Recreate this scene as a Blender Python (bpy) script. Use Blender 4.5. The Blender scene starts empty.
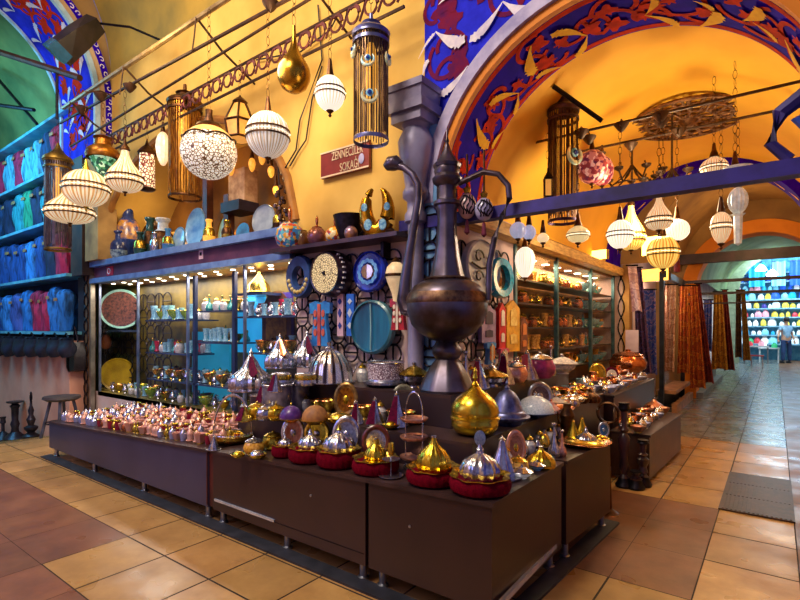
import bpy, bmesh, math, random
from mathutils import Vector, Matrix
random.seed(7)
PI = math.pi
sc = bpy.context.scene
COL = sc.collection

# ------------------------------------------------------------------ camera geometry
# world: x runs to the right along the shop front (y = 0), y runs away down the side street, z up
CAM = Vector((2.27, -3.36, 1.5)); F = 500.0; HZ = 328.0

def ray(px, py):
    u = (px - 400) / F; v = (HZ - py) / F
    return Vector((u * .8 - .6, u * .6 + .8, v))
def at(px, py, d): return CAM + ray(px, py) * d
def onY(px, py, y):
    r = ray(px, py); return at(px, py, (y - CAM.y) / r.y)
def onX(px, py, x):
    r = ray(px, py); return at(px, py, (x - CAM.x) / r.x)
def onZ(px, py, z):
    r = ray(px, py); return at(px, py, (z - CAM.z) / r.z)
def depth(p): return (Vector(p) - CAM).dot(Vector((-.6, .8, 0)))

# ------------------------------------------------------------------ mesh builder
class MB:
    def __init__(s): s.v = []; s.f = []; s.mi = []; s.m = 0; s.M = None
    def add(s, vs, fs):
        o = len(s.v)
        if s.M is not None: vs = [s.M @ Vector(p) for p in vs]
        s.v += [tuple(p) for p in vs]
        for f in fs: s.f.append([i + o for i in f]); s.mi.append(s.m)
        return s
    def box(s, c, d, rz=0, taper=1.0):
        x, y, z = [k / 2 for k in d]; vs = []
        for k in (-1, 1):
            t = taper if k > 0 else 1
            for a, b in ((-1, -1), (1, -1), (1, 1), (-1, 1)):
                p = Vector((a * x * t, b * y * t, k * z))
                if rz: p.rotate(Matrix.Rotation(rz, 3, 'Z'))
                vs.append(p + Vector(c))
        return s.add(vs, [(3, 2, 1, 0), (4, 5, 6, 7), (0, 1, 5, 4), (1, 2, 6, 5), (2, 3, 7, 6), (3, 0, 4, 7)])
    def lathe(s, prof, n=20, fl=0, amp=0.0, c=(0, 0, 0), sy=1.0, a0=0.0):
        if fl: n = max(n, fl * 4)
        vs = []; rings = []
        for (r, z) in prof:
            if r < 1e-5: rings.append([len(vs)]); vs.append((c[0], c[1], c[2] + z)); continue
            ring = []
            for i in range(n):
                a = a0 + 2 * PI * i / n; q = r * (1 + amp * math.cos(fl * a)) if fl else r
                ring.append(len(vs)); vs.append((c[0] + q * math.cos(a), c[1] + sy * q * math.sin(a), c[2] + z))
            rings.append(ring)
        fs = []
        for A, B in zip(rings, rings[1:]):
            if len(A) == 1 and len(B) == 1: continue
            if len(A) == 1: fs += [(A[0], B[(i + 1) % n], B[i]) for i in range(n)]
            elif len(B) == 1: fs += [(A[i], A[(i + 1) % n], B[0]) for i in range(n)]
            else: fs += [(A[i], A[(i + 1) % n], B[(i + 1) % n], B[i]) for i in range(n)]
        return s.add(vs, fs)
    def tube(s, pts, r, n=6, closed=False):
        pts = [Vector(p) for p in pts]; N = len(pts); vs = []; fs = []
        for i, p in enumerate(pts):
            a = pts[i - 1] if (i or closed) else p; b = pts[(i + 1) % N] if (i < N - 1 or closed) else p
            t = (b - a).normalized(); up = Vector((0, 0, 1)) if abs(t.z) < .95 else Vector((1, 0, 0))
            e1 = t.cross(up).normalized(); e2 = e1.cross(t)
            R = r[i] if isinstance(r, (list, tuple)) else r
            for k in range(n):
                q = 2 * PI * k / n; vs.append(p + e1 * (R * math.cos(q)) + e2 * (R * math.sin(q)))
        for i in range(N if closed else N - 1):
            j = (i + 1) % N
            for k in range(n): fs.append((i * n + k, i * n + (k + 1) % n, j * n + (k + 1) % n, j * n + k))
        if not closed: fs.append(tuple(range(n - 1, -1, -1))); fs.append(tuple((N - 1) * n + k for k in range(n)))
        return s.add(vs, fs)
    def ring(s, R, r, c=(0, 0, 0), axis='z', n=20, m=6, sy=1.0):
        pts = []
        for i in range(n):
            a = 2 * PI * i / n; x, y = R * math.cos(a), R * sy * math.sin(a)
            p = {'z': (x, y, 0), 'y': (x, 0, y), 'x': (0, x, y)}[axis]
            pts.append((c[0] + p[0], c[1] + p[1], c[2] + p[2]))
        return s.tube(pts, r, m, True)
    def poly(s, pts, z0, z1):
        """upright prism over an x,y outline (counter-clockwise); z0, z1 numbers or functions of x"""
        g0 = z0 if callable(z0) else (lambda x: z0); g1 = z1 if callable(z1) else (lambda x: z1)
        n = len(pts); vs = [(x, y, g0(x)) for x, y in pts] + [(x, y, g1(x)) for x, y in pts]
        fs = [tuple(range(n - 1, -1, -1)), tuple(range(n, 2 * n))]
        fs += [(i, (i + 1) % n, n + (i + 1) % n, n + i) for i in range(n)]
        return s.add(vs, fs)
    def slab(s, pts, y0, y1):
        """prism over an x,z outline between y0 and y1"""
        n = len(pts); vs = [(x, y0, z) for x, z in pts] + [(x, y1, z) for x, z in pts]
        fs = [tuple(range(n)), tuple(range(2 * n - 1, n - 1, -1))]
        fs += [(i, n + i, n + (i + 1) % n, (i + 1) % n) for i in range(n)]
        return s.add(vs, fs)
    def grid(s, fn, nu, nv, closed_u=False):
        vs = [fn(i / nu, j / nv) for j in range(nv + 1) for i in range(nu + 1)]
        fs = [(j * (nu + 1) + i, j * (nu + 1) + i + 1, (j + 1) * (nu + 1) + i + 1, (j + 1) * (nu + 1) + i) for j in range(nv) for i in range(nu)]
        return s.add(vs, fs)
    def build(s, name, mats, parent=None, loc=(0, 0, 0), rot=(0, 0, 0), smooth=True, sharp=38):
        me = bpy.data.meshes.new(name); me.from_pydata(s.v, [], s.f)
        if not isinstance(mats, (list, tuple)): mats = [mats]
        for m in mats: me.materials.append(m)
        if len(mats) > 1: me.polygons.foreach_set('material_index', s.mi)
        me.validate(); me.update()
        bm = bmesh.new(); bm.from_mesh(me); bmesh.ops.remove_doubles(bm, verts=bm.verts, dist=1e-6)
        bmesh.ops.recalc_face_normals(bm, faces=bm.faces); bm.to_mesh(me); bm.free()
        if smooth:
            me.shade_smooth(); me.set_sharp_from_angle(angle=math.radians(sharp))
            if any(n.vector.length < .5 for n in me.corner_normals): me.shade_flat()
        o = bpy.data.objects.new(name, me); COL.objects.link(o)
        o.location = loc; o.rotation_euler = rot
        if parent is not None: o.parent = parent
        return o

def tag(o, label, cat, group=None):
    o['label'] = label; o['category'] = cat
    if group: o['group'] = group
    return o
def struct(o):
    o['kind'] = 'structure'; return o
KIDS = {}
def thing(name, label, cat, loc=(0, 0, 0), rz=0, group=None, rx=0, scale=1.0):
    o = bpy.data.objects.new(name, None); COL.objects.link(o); o.empty_display_size = .05
    o.location = loc; o.rotation_euler = (rx, 0, rz)
    o.scale = scale if isinstance(scale, (list, tuple)) else (scale,) * 3
    return tag(o, label, cat, group)
def dup(root, loc, rz=0, label=None, group=None, scale=None, rx=None):
    r = root.copy(); COL.objects.link(r); r.location = loc
    r.rotation_euler = (root.rotation_euler.x if rx is None else rx, 0, rz)
    if scale is not None: r.scale = scale if isinstance(scale, (list, tuple)) else (scale,) * 3
    if label: r['label'] = label
    if group: r['group'] = group
    elif 'group' in r and label: del r['group']
    for ch in KIDS.get(root.name, []):
        c = ch.copy(); COL.objects.link(c); c.parent = r
        for g in KIDS.get(ch.name, []):
            e = g.copy(); COL.objects.link(e); e.parent = c
    return r
def note_kids():
    KIDS.clear()
    for o in sc.objects:
        if o.parent is not None: KIDS.setdefault(o.parent.name, []).append(o)

# ------------------------------------------------------------------ materials
MATS = {}
def newmat(name):
    m = bpy.data.materials.new(name); m.use_nodes = True
    nt = m.node_tree; b = nt.nodes['Principled BSDF']
    return m, nt, b
def srgb(c):
    if isinstance(c, str):
        c = tuple(int(c[i:i + 2], 16) / 255 for i in (1, 3, 5))
        c = tuple(x / 12.92 if x <= .04045 else ((x + .055) / 1.055) ** 2.4 for x in c)
    return (c[0], c[1], c[2], 1)
def tex_coord(nt, scale=(1, 1, 1), kind='Object'):
    tc = nt.nodes.new('ShaderNodeTexCoord'); mp = nt.nodes.new('ShaderNodeMapping')
    mp.inputs['Scale'].default_value = scale
    nt.links.new(tc.outputs[kind], mp.inputs['Vector']); return mp.outputs['Vector']
def ramp(nt, fac, stops, interp='LINEAR'):
    r = nt.nodes.new('ShaderNodeValToRGB'); r.color_ramp.interpolation = interp
    e = r.color_ramp.elements
    while len(e) < len(stops): e.new(.5)
    for k, (p, c) in enumerate(stops): e[k].position = p; e[k].color = srgb(c)
    nt.links.new(fac, r.inputs['Fac']); return r.outputs['Color']
def noise(nt, vec, scale, detail=4, rough=.55):
    n = nt.nodes.new('ShaderNodeTexNoise'); n.inputs['Scale'].default_value = scale
    n.inputs['Detail'].default_value = detail; n.inputs['Roughness'].default_value = rough
    nt.links.new(vec, n.inputs['Vector']); return n.outputs['Fac']
def voro(nt, vec, scale, feature='F1', out='Distance', rnd=1.0):
    n = nt.nodes.new('ShaderNodeTexVoronoi'); n.feature = feature
    n.inputs['Scale'].default_value = scale; n.inputs['Randomness'].default_value = rnd
    nt.links.new(vec, n.inputs['Vector']); return n.outputs[out]
def bump(nt, b, h, strength=.3, dist=.01):
    n = nt.nodes.new('ShaderNodeBump'); n.inputs['Strength'].default_value = strength
    n.inputs['Distance'].default_value = dist
    nt.links.new(h, n.inputs['Height']); nt.links.new(n.outputs['Normal'], b.inputs['Normal'])

def plain(name, c, c2=None, rough=.5, metal=0.0, scale=6.0, bmp=0.0, emit=0.0, ecol=None, coat=0.0, spec=None, lo=.35, hi=.65, sc3=(1, 1, 1)):
    """a colour that wanders into a second one with noise"""
    if name in MATS: return MATS[name]
    m, nt, b = newmat(name)
    vec = tex_coord(nt, sc3)
    nz = noise(nt, vec, scale)
    if c2 is None:
        k = srgb(c); c2 = tuple(x * .78 for x in k[:3])
    colr = ramp(nt, nz, [(lo, c2), (hi, c)])
    nt.links.new(colr, b.inputs['Base Color'])
    b.inputs['Roughness'].default_value = rough; b.inputs['Metallic'].default_value = metal
    if coat: b.inputs['Coat Weight'].default_value = coat; b.inputs['Coat Roughness'].default_value = .15
    if spec is not None: b.inputs['Specular IOR Level'].default_value = spec
    if bmp: bump(nt, b, noise(nt, vec, scale * 4), bmp)
    if emit:
        b.inputs['Emission Strength'].default_value = emit
        b.inputs['Emission Color'].default_value = srgb(ecol or c)
    MATS[name] = m; return m

def glow_pattern(name, stops, scale, emit, feature='DISTANCE_TO_EDGE', rough=.3, colour_cells=False, base=None, sc3=(1, 1, 1)):
    """lit glass: voronoi tesserae or filigree, colour drives both base and glow"""
    if name in MATS: return MATS[name]
    m, nt, b = newmat(name); vec = tex_coord(nt, sc3)
    if colour_cells:
        cell = voro(nt, vec, scale, 'F1', 'Color'); sep = nt.nodes.new('ShaderNodeSeparateColor')
        nt.links.new(cell, sep.inputs['Color']); colr = ramp(nt, sep.outputs['Red'], stops, 'CONSTANT')
    else:
        colr = ramp(nt, voro(nt, vec, scale, feature), stops)
    nt.links.new(colr, b.inputs['Base Color']); nt.links.new(colr, b.inputs['Emission Color'])
    b.inputs['Emission Strength'].default_value = emit; b.inputs['Roughness'].default_value = rough
    MATS[name] = m; return m

def rib_mat(name, n, light, dark, emit, rough=.25, metal=0.0, dark_emit=.25, sharp=(.25, .6)):
    """ribbed glass: n pale ribs with dark seams between them, round the local z axis"""
    if name in MATS: return MATS[name]
    m, nt, b = newmat(name); vec = tex_coord(nt)
    g = nt.nodes.new('ShaderNodeTexGradient'); g.gradient_type = 'RADIAL'; nt.links.new(vec, g.inputs['Vector'])
    def math_(op, a, k):
        x = nt.nodes.new('ShaderNodeMath'); x.operation = op; nt.links.new(a, x.inputs[0])
        if k is not None: x.inputs[1].default_value = k
        return x.outputs[0]
    w = math_('MULTIPLY_ADD', math_('SINE', math_('MULTIPLY', g.outputs['Fac'], 2 * PI * n), None), .5)
    w.node.inputs[2].default_value = .5
    colr = ramp(nt, w, [(sharp[0], dark), (sharp[1], light)])
    nt.links.new(colr, b.inputs['Base Color']); nt.links.new(colr, b.inputs['Emission Color'])
    b.inputs['Emission Strength'].default_value = emit; b.inputs['Roughness'].default_value = rough; b.inputs['Metallic'].default_value = metal
    MATS[name] = m; return m

def pane_mat(name, tint=(1, 1, 1), refl=.12):
    if name in MATS: return MATS[name]
    m = bpy.data.materials.new(name); m.use_nodes = True; nt = m.node_tree; nt.nodes.remove(nt.nodes['Principled BSDF'])
    out = nt.nodes['Material Output']; tr = nt.nodes.new('ShaderNodeBsdfTransparent'); tr.inputs[0].default_value = (*tint, 1)
    gl = nt.nodes.new('ShaderNodeBsdfGlossy'); gl.inputs['Roughness'].default_value = .03
    lw = nt.nodes.new('ShaderNodeLayerWeight'); lw.inputs['Blend'].default_value = .3
    pw = nt.nodes.new('ShaderNodeMath'); pw.operation = 'POWER'; pw.inputs[1].default_value = 3.0
    ml = nt.nodes.new('ShaderNodeMath'); ml.operation = 'MULTIPLY_ADD'; ml.inputs[1].default_value = refl * 2; ml.inputs[2].default_value = .015
    nt.links.new(lw.outputs['Facing'], pw.inputs[0]); nt.links.new(pw.outputs[0], ml.inputs[0])
    mx = nt.nodes.new('ShaderNodeMixShader')
    nt.links.new(ml.outputs[0], mx.inputs[0]); nt.links.new(tr.outputs[0], mx.inputs[1]); nt.links.new(gl.outputs[0], mx.inputs[2])
    nt.links.new(mx.outputs[0], out.inputs['Surface']); MATS[name] = m; return m
# ------------------------------------------------------------------ palette
yellow = plain('yellow plaster', '#E9C062', '#D0A046', .85, scale=1.2, bmp=.15)
palewall = plain('pale pink plaster', '#E6CCC4', '#C8A8A8', .85, scale=1.6, bmp=.2)
amber = plain('amber vault paint', '#EDB02C', '#DC9C1C', .75, scale=.8, bmp=.08)
ochre = plain('ochre vault plaster', '#B08A4E', '#8A6840', .85, scale=1.4, bmp=.15)
orangearch = plain('orange arch paint', '#F0931C', '#DD7E10', .7, scale=2)
beige = plain('beige pier plaster', '#D3B48A', '#B8946C', .85, scale=2.5, bmp=.2)
greenvault = plain('grey green plaster', '#8FA070', '#6C8050', .85, scale=1.1, bmp=.2)
bluepaint = plain('cobalt ground paint', '#2A30E0', '#1C1EB4', .7, scale=5, bmp=.1, spec=.08)
purplepaint = plain('violet ground paint', '#3204C0', '#22029A', .75, scale=5, bmp=.1, spec=.05)
rust = plain('rust red paint', '#D83410', '#A8240C', .75, scale=9, spec=.05)
rustdeep = plain('brown red paint', '#7A1A38', '#561A50', .75, scale=9, spec=.05)
leafwhite = plain('chalky white paint', '#EDE3E8', '#C9BEDA', .7, scale=12)
leafgold = plain('yellow leaf paint', '#FFC420', '#F0A810', .7, scale=12, spec=.1)
lilac = plain('lilac moulding', '#BDB4D6', '#8E86B8', .6, scale=6, bmp=.2)
icewhite = plain('pale blue moulding', '#BFD8E2', '#8FB4CC', .6, scale=6)
iceblue = plain('sky blue plaster', '#7FB4E0', '#5A8CC8', .7, scale=4, bmp=.2)
tile_y = None
def floor_mat(name, c, c2, rough):
    m, nt, b = newmat(name); vec = tex_coord(nt)
    att = nt.nodes.new('ShaderNodeAttribute'); att.attribute_name = 'tint'
    nz = noise(nt, vec, 3.5, 6, .65); colr = ramp(nt, nz, [(.32, c2), (.66, c)])
    mx = nt.nodes.new('ShaderNodeMix'); mx.data_type = 'RGBA'; mx.blend_type = 'MULTIPLY'; mx.inputs['Factor'].default_value = 1
    nt.links.new(colr, mx.inputs['A']); nt.links.new(att.outputs['Color'], mx.inputs['B'])
    nt.links.new(mx.outputs['Result'], b.inputs['Base Color'])
    rr = ramp(nt, noise(nt, vec, 3, 2), [(.3, (rough,) * 3), (.7, (rough + .2,) * 3)]); nt.links.new(rr, b.inputs['Roughness'])
    bump(nt, b, noise(nt, vec, 30, 4), .03); return m
tile_y = floor_mat('honey stone tile', '#C4975A', '#A57A44', .22)
tile_g = floor_mat('stone tile in cyan light', '#8C8A86', '#66625E', .16)  # the end stall's cool light on the far tiles is put into this grey
tile_b = floor_mat('brown stone tile', '#8C5A3C', '#6C442E', .26)
grout = plain('dark grout', '#3A2A22', '#241A18', .8, scale=20)
ironmat = plain('black wrought iron', '#2B2430', '#16131A', .45, .8, scale=20)
steelblue = plain('tarnished blue steel', '#8086B8', '#4A4870', .34, .75, scale=5, bmp=.05)
bronze = plain('dark bronze', '#6A4526', '#33201A', .4, .9, scale=14, bmp=.1)
brass = plain('polished brass', '#E8C858', '#AC8A2C', .26, .95, scale=6)
copper = plain('polished copper', '#E59A6A', '#C06A40', .25, .95, scale=8)
rosecopper = plain('rose copper', '#F2BDA4', '#D88E78', .3, .85, scale=12)
silver = plain('bright silver', '#E4E4EC', '#9A98AC', .23, .95, scale=10)
steel = plain('brushed steel', '#C8CBD6', '#9598AA', .28, .95, scale=14)
darkbeam = plain('navy painted beam', '#3A2F8C', '#221A52', .5, .2, scale=4, bmp=.15)
brownwood = plain('dark stained board', '#3A2628', '#281A1C', .38, scale=2.2, sc3=(1, 1, 6), spec=.6)
topwood = plain('worn counter top', '#46302E', '#2A1C1C', .35, scale=5)
oak = plain('old oak', '#8A6440', '#5C3E28', .55, scale=6, sc3=(6, 6, 1))
maroon = plain('maroon ribbon', '#6E0838', '#48062A', .6, scale=10, spec=.1)
velvet = plain('crimson velvet', '#7E0420', '#3E0210', .9, scale=14, sc3=(1, 1, 4), spec=.05)

# ------------------------------------------------------------------ floor of separate stone tiles
def floor_z(x): return 0.0 if x > -5.7 else .17 * (x + 5.7)
def is_honey(x, y):
    if x < -1.43: return -1.68 < y
    if x < .9 and y < -1.0: return y > -2.2
    if x > 1.9 and x < 2.4: return not (1.52 < y < 2.83)
    if x >= .9 and x <= 1.9:
        if y < -.2: return True
        return y > 1.36
    if x >= 2.4: return False
    return True
fl = MB(); tints = []
def tile(x0, x1, y0, y1, kind):
    if y0 > 4.4 and kind == 0: kind = 3
    g = .002 if kind == 1 else .006; fl.m = kind
    e = .003
    vs = [(x0 + g, y0 + g, floor_z(x0) + e), (x1 - g, y0 + g, floor_z(x1) + e), (x1 - g, y1 - g, floor_z(x1) + e), (x0 + g, y1 - g, floor_z(x0) + e)]
    fl.add(vs, [(0, 1, 2, 3)])
    t = random.uniform(.82, 1.08); tints.append((t, t * random.uniform(.96, 1.02), t * random.uniform(.9, 1.04), 1))
# base sheet under the tiles
fl.m = 2
bx = [-13, -5.7, 5.2]
for x0, x1 in zip(bx, bx[1:]):
    fl.add([(x0, -9, floor_z(x0)), (x1, -9, floor_z(x1)), (x1, 28, floor_z(x1)), (x0, 28, floor_z(x0))], [(0, 1, 2, 3)]); tints.append((1, 1, 1, 1))
ys_front = [-8.4, -7.8, -7.2, -6.6, -6.0, -5.4, -4.8, -4.2, -3.7, -3.2, -2.7, -2.19, -1.66, -1.25, -.7, -.15, .4]
xs_left = [-12.36 + .555 * i for i in range(17)] + [-2.56, -2.02, -1.45, -.94, -.43, .08, .6, .9]
xs_left = [x for x in xs_left if x < -2.9] + [-2.56, -2.02, -1.45, -.94, -.43, .08, .6, 1.0]
for x0, x1 in zip(xs_left, xs_left[1:]):
    for y0, y1 in zip(ys_front, ys_front[1:]):
        tile(x0, x1, y0, y1, 0 if is_honey((x0 + x1) / 2, (y0 + y1) / 2) else 1)
ys_side = [-8.4 + .545 * i for i in range(15)] + [-.2, .41, .95, 1.36, 1.95, 2.5]
ys_side = [y for y in ys_side if y < -.6] + [-.2, .41, .95, 1.52, 2.08, 2.83]
ys_side += [2.83 + .56 * (i + 1) for i in range(44)]
xs_side = [1.0, 1.47, 1.9, 2.39, 2.95, 3.5, 4.05, 4.6, 5.1]
for x0, x1 in zip(xs_side, xs_side[1:]):
    for y0, y1 in zip(ys_side, ys_side[1:]):
        if 1.9 <= x0 < 2.3 and 1.5 < (y0 + y1) / 2 < 2.83: continue
        tile(x0, x1, y0, y1, 0 if is_honey((x0 + x1) / 2, (y0 + y1) / 2) else 1)
for y0, y1 in zip(ys_side, ys_side[1:]):
    if y0 > .4:
        for x0, x1 in ((0, .5), (.5, 1.0)): tile(x0, x1, y0, y1, 0)
fo = fl.build('floor', [tile_y, tile_b, grout, tile_g], smooth=False)
ca = fo.data.attributes.new('tint', 'FLOAT_COLOR', 'FACE')
ca.data.foreach_set('color', [k for t in tints[:len(fo.data.polygons)] for k in t])
struct(fo)
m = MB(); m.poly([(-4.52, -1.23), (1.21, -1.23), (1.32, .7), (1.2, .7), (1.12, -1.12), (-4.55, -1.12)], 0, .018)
struct(m.build('trim_20', plain('shaded floor strip', '#34343E', '#22222A', .5, scale=8), smooth=False))  # dark strip laid on the floor for the shade along the counter bases
# drain grating in the side street
g = thing('drain_grating', 'dark ribbed drain grating set in the honey-coloured tiles of the street', 'grating', (2.145, 2.17, .004))
gm = plain('grating iron', '#4A2C1E', '#2A1A14', .45, .1, scale=20)
m = MB(); m.box((0, 0, .006), (.5, 1.31, .012)); m.build('plate', gm, g, smooth=False)
m = MB()
for i in range(16):
    for j in range(3): m.box((-.22 + .0295 * i, -.43 + .43 * j, .012), (.014, .42, .008))
m.build('rib_pattern', gm, g, smooth=False)

# ------------------------------------------------------------------ shop front wall with its arched niche (plane y = 0)
def niche_z(x):
    q = 1 - ((x + 3.7) / 2.17) ** 2
    return 2.52 + 1.5 * math.sqrt(max(0, q))
w = MB()
TOP = 5.2
N = 40
for i in range(N):
    x0 = -5.87 + 4.34 * i / N; x1 = -5.87 + 4.34 * (i + 1) / N
    z0, z1 = niche_z(x0), niche_z(x1)
    w.add([(x0, 0, z0), (x1, 0, z1), (x1, 0, TOP), (x0, 0, TOP)], [(0, 1, 2, 3)])
    w.add([(x0, 0, z0), (x1, 0, z1), (x1, .9, z1), (x0, .9, z0)], [(0, 1, 2, 3)])
w.add([(-6.35, 0, 2.5), (-5.87, 0, 2.5), (-5.87, 0, TOP), (-6.35, 0, TOP)], [(0, 1, 2, 3)])
w.add([(-1.53, 0, 2.25), (0, 0, 2.25), (0, 0, TOP), (-1.53, 0, TOP)], [(0, 1, 2, 3)])
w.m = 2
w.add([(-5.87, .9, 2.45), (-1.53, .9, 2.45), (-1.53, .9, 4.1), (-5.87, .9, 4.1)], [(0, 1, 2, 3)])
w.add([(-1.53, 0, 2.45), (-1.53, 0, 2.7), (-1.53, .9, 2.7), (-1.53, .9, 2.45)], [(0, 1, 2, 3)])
w.m = 1
w.add([(-6.4, 0, 0), (-1.53, 0, 0), (-1.53, 0, .53), (-6.4, 0, .53)], [(0, 1, 2, 3)])
w.add([(-1.53, 0, 0), (0, 0, 0), (0, 0, 2.25), (-1.53, 0, 2.25)], [(0, 1, 2, 3)])
w.add([(-1.53, 0, 0), (-1.53, 0, 2.4), (-1.53, 1.2, 2.4), (-1.53, 1.2, 0)], [(0, 1, 2, 3)])
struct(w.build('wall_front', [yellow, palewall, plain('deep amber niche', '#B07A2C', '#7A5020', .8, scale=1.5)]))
# raised plaster rim round the niche
t = MB(); t.tube([(x, -.01, niche_z(x)) for x in [-5.869 + 4.338 * (i / 36) for i in range(37)]], .045, 8)
struct(t.build('trim_1', plain('brown niche rim', '#B0762E', '#8A5A28', .7)))
# vault over the crossing, springing from the top of the front wall
v = MB()
v.grid(lambda a, b: (-5.6 + 5.6 * a, -2.4 + 2.4 * math.cos(b * PI), 5.2 + 2.4 * math.sin(b * PI)), 14, 28)
struct(v.build('ceiling_crossing', plain('olive ochre vault', '#B8963E', '#85743A', .85, scale=1.1, bmp=.2)))
v = MB()
v.grid(lambda a, b: (0 + 5 * a, -2.4 + 2.4 * math.cos(b * PI), 5.2 + 2.4 * math.sin(b * PI)), 12, 28)
struct(v.build('ceiling_crossing_right', ochre))
# wall across the crossing, behind where the photograph was taken
v = MB(); v.add([(-5.6, -4.8, 0), (1.0, -4.8, 0), (1.0, -4.8, 5.2), (-5.6, -4.8, 5.2)], [(0, 1, 2, 3)])
v.add([(3.6, -4.8, 0), (5, -4.8, 0), (5, -4.8, 5.2), (3.6, -4.8, 5.2)], [(0, 1, 2, 3)])
struct(v.build('wall_opposite', palewall))

# ------------------------------------------------------------------ painted leaf ornaments
LEAF = [(0, -.012, .012), (.2, -.02, .04), (.4, -.045, .085), (.6, -.07, .13), (.74, -.08, .15), (.8, -.06, .11), (.84, -.11, .17), (.88, -.07, .11), (.95, -.11, .14), (1.0, -.04, .06), (1.06, .0, .02)]
def leaf(mb, uv0, uv1, fn, wide=1.0, flip=1):
    a = Vector(uv0); b = Vector(uv1); d = b - a; nrm = Vector((-d.y, d.x)) * flip
    L = []
    for t, lo, hi in LEAF:
        bow = .10 * math.sin(PI * min(t, 1))
        L.append((a + d * (t * .93) + nrm * (lo * wide + bow * .5), a + d * (t * .93) + nrm * (hi * wide + bow * .5)))
    vs = []; fs = []
    for lo, hi in L: vs += [fn(*lo), fn(*hi)]
    for i in range(len(L) - 1): fs.append((2 * i, 2 * i + 2, 2 * i + 3, 2 * i + 1))
    mb.add(vs, fs)
def ribbon(mb, pts, wdt, fn):
    vs = []; fs = []
    for i, p in enumerate(pts):
        a = Vector(pts[max(i - 1, 0)]); b = Vector(pts[min(i + 1, len(pts) - 1)]); d = (b - a).normalized(); n = Vector((-d.y, d.x)) * wdt / 2
        p = Vector(p); vs += [fn(*(p - n)), fn(*(p + n))]
    for i in range(len(pts) - 1): fs.append((2 * i, 2 * i + 2, 2 * i + 3, 2 * i + 1))
    mb.add(vs, fs)
def spiral(c, r, a0, turn, n=18):
    return [(c[0] + r * (1 - .6 * k / n) * math.cos(a0 + turn * k / n), c[1] + r * (1 - .6 * k / n) * math.sin(a0 + turn * k / n)) for k in range(n + 1)]
def blob(mb, c, r, a, fn):
    """a lobed painted leaf"""
    vs = [fn(*c)]; n = 22
    for k in range(n):
        q = 2 * PI * k / n; R = r * (.62 + .3 * math.cos(q) + .22 * math.cos(5 * q))
        vs.append(fn(c[0] + R * math.cos(q + a), c[1] + R * math.sin(q + a)))
    mb.add(vs, [(0, k + 1, (k + 1) % n + 1) for k in range(n)])

# ------------------------------------------------------------------ great painted arch over the side street
ACX, ACZ, AR = 1.36, 2.49, 1.19
def arch_wall(mb, y, cx, cz, r, x0, x1, ztop, n=40, zl=0):
    """wall face in plane y with a round-headed opening"""
    vs = []
    for i in range(n):
        a0 = PI - PI * i / n; a1 = PI - PI * (i + 1) / n
        p0 = (cx + r * math.cos(a0), cz + r * math.sin(a0)); p1 = (cx + r * math.cos(a1), cz + r * math.sin(a1))
        mb.add([(p0[0], y, p0[1]), (p1[0], y, p1[1]), (p1[0], y, ztop), (p0[0], y, ztop)], [(0, 1, 2, 3)])
    mb.add([(x0, y, zl), (cx - r, y, zl), (cx - r, y, ztop), (x0, y, ztop)], [(0, 1, 2, 3)])
    mb.add([(cx + r, y, 0), (x1, y, 0), (x1, y, ztop), (cx + r, y, ztop)], [(0, 1, 2, 3)])
aw = MB(); arch_wall(aw, 0, ACX, ACZ, AR + .14, 0, 5, 5.22)
fnF = lambda u, v: (u, -.004, v)
fnF2 = lambda u, v: (u, -.022, v)
rnd = random.Random(3)
aw.m = 1
for k in range(34):
    c = (rnd.uniform(.1, 1.1) if k < 24 else rnd.uniform(1.1, 2.9), rnd.uniform(2.5, 4.3))
    if (c[0] - ACX) ** 2 + (c[1] - ACZ) ** 2 < (AR + .27) ** 2: continue
    o1 = .003 + .0002 * k; fk = lambda u, v, o1=o1: (u, -o1, v)
    ribbon(aw, spiral(c, rnd.uniform(.13, .22), rnd.uniform(0, 6), rnd.choice((-3.5, 3.5)), 14), .035, fk)
    blob(aw, (c[0] + .08, c[1]), rnd.uniform(.09, .15), rnd.uniform(0, 6), lambda u, v, o1=o1: (u, -o1 - .0001, v))
aw.m = 2
def lf(p0, p1, wide=1.0, flip=1):
    a = onY(*p0, 0); b = onY(*p1, 0); leaf(aw, (a.x, a.z), (b.x, b.z), fnF2, wide, flip)
for p0, p1, w_, f_ in [((504, 3), (470, 44), .9, 1), ((504, 3), (542, 14), 1.3, -1), ((437, 33), (467, 43), 1.3, -1), ((469, 67), (440, 98), .9, 1), ((469, 67), (486, 78), 1.2, -1),
                       ((440, 118), (458, 128), 1.3, 1), ((420, 60), (437, 33), .5, 1), ((556, -18), (545, 6), 1.2, 1), ((440, 6), (455, -6), 1.4, 1), ((424, 78), (430, 60), 1.2, 1)]:
    lf(p0, p1, w_, f_)
for k in range(5):
    x = 2.55 + .5 * k
    leaf(aw, (x, 3.4), (x - .2, 3.75), fnF2, 1, 1); leaf(aw, (x, 3.4), (x + .22, 3.7), fnF2, 1, -1)
struct(aw.build('wall_arch', [bluepaint, rustdeep, leafwhite], smooth=False))
# pilaster strip of sky-blue plaster at the corner, left of the arch
m = MB(); m.box((.085, -.03, 1.55), (.13, .05, 3.1)); struct(m.build('trim_2', iceblue, smooth=False))
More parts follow.
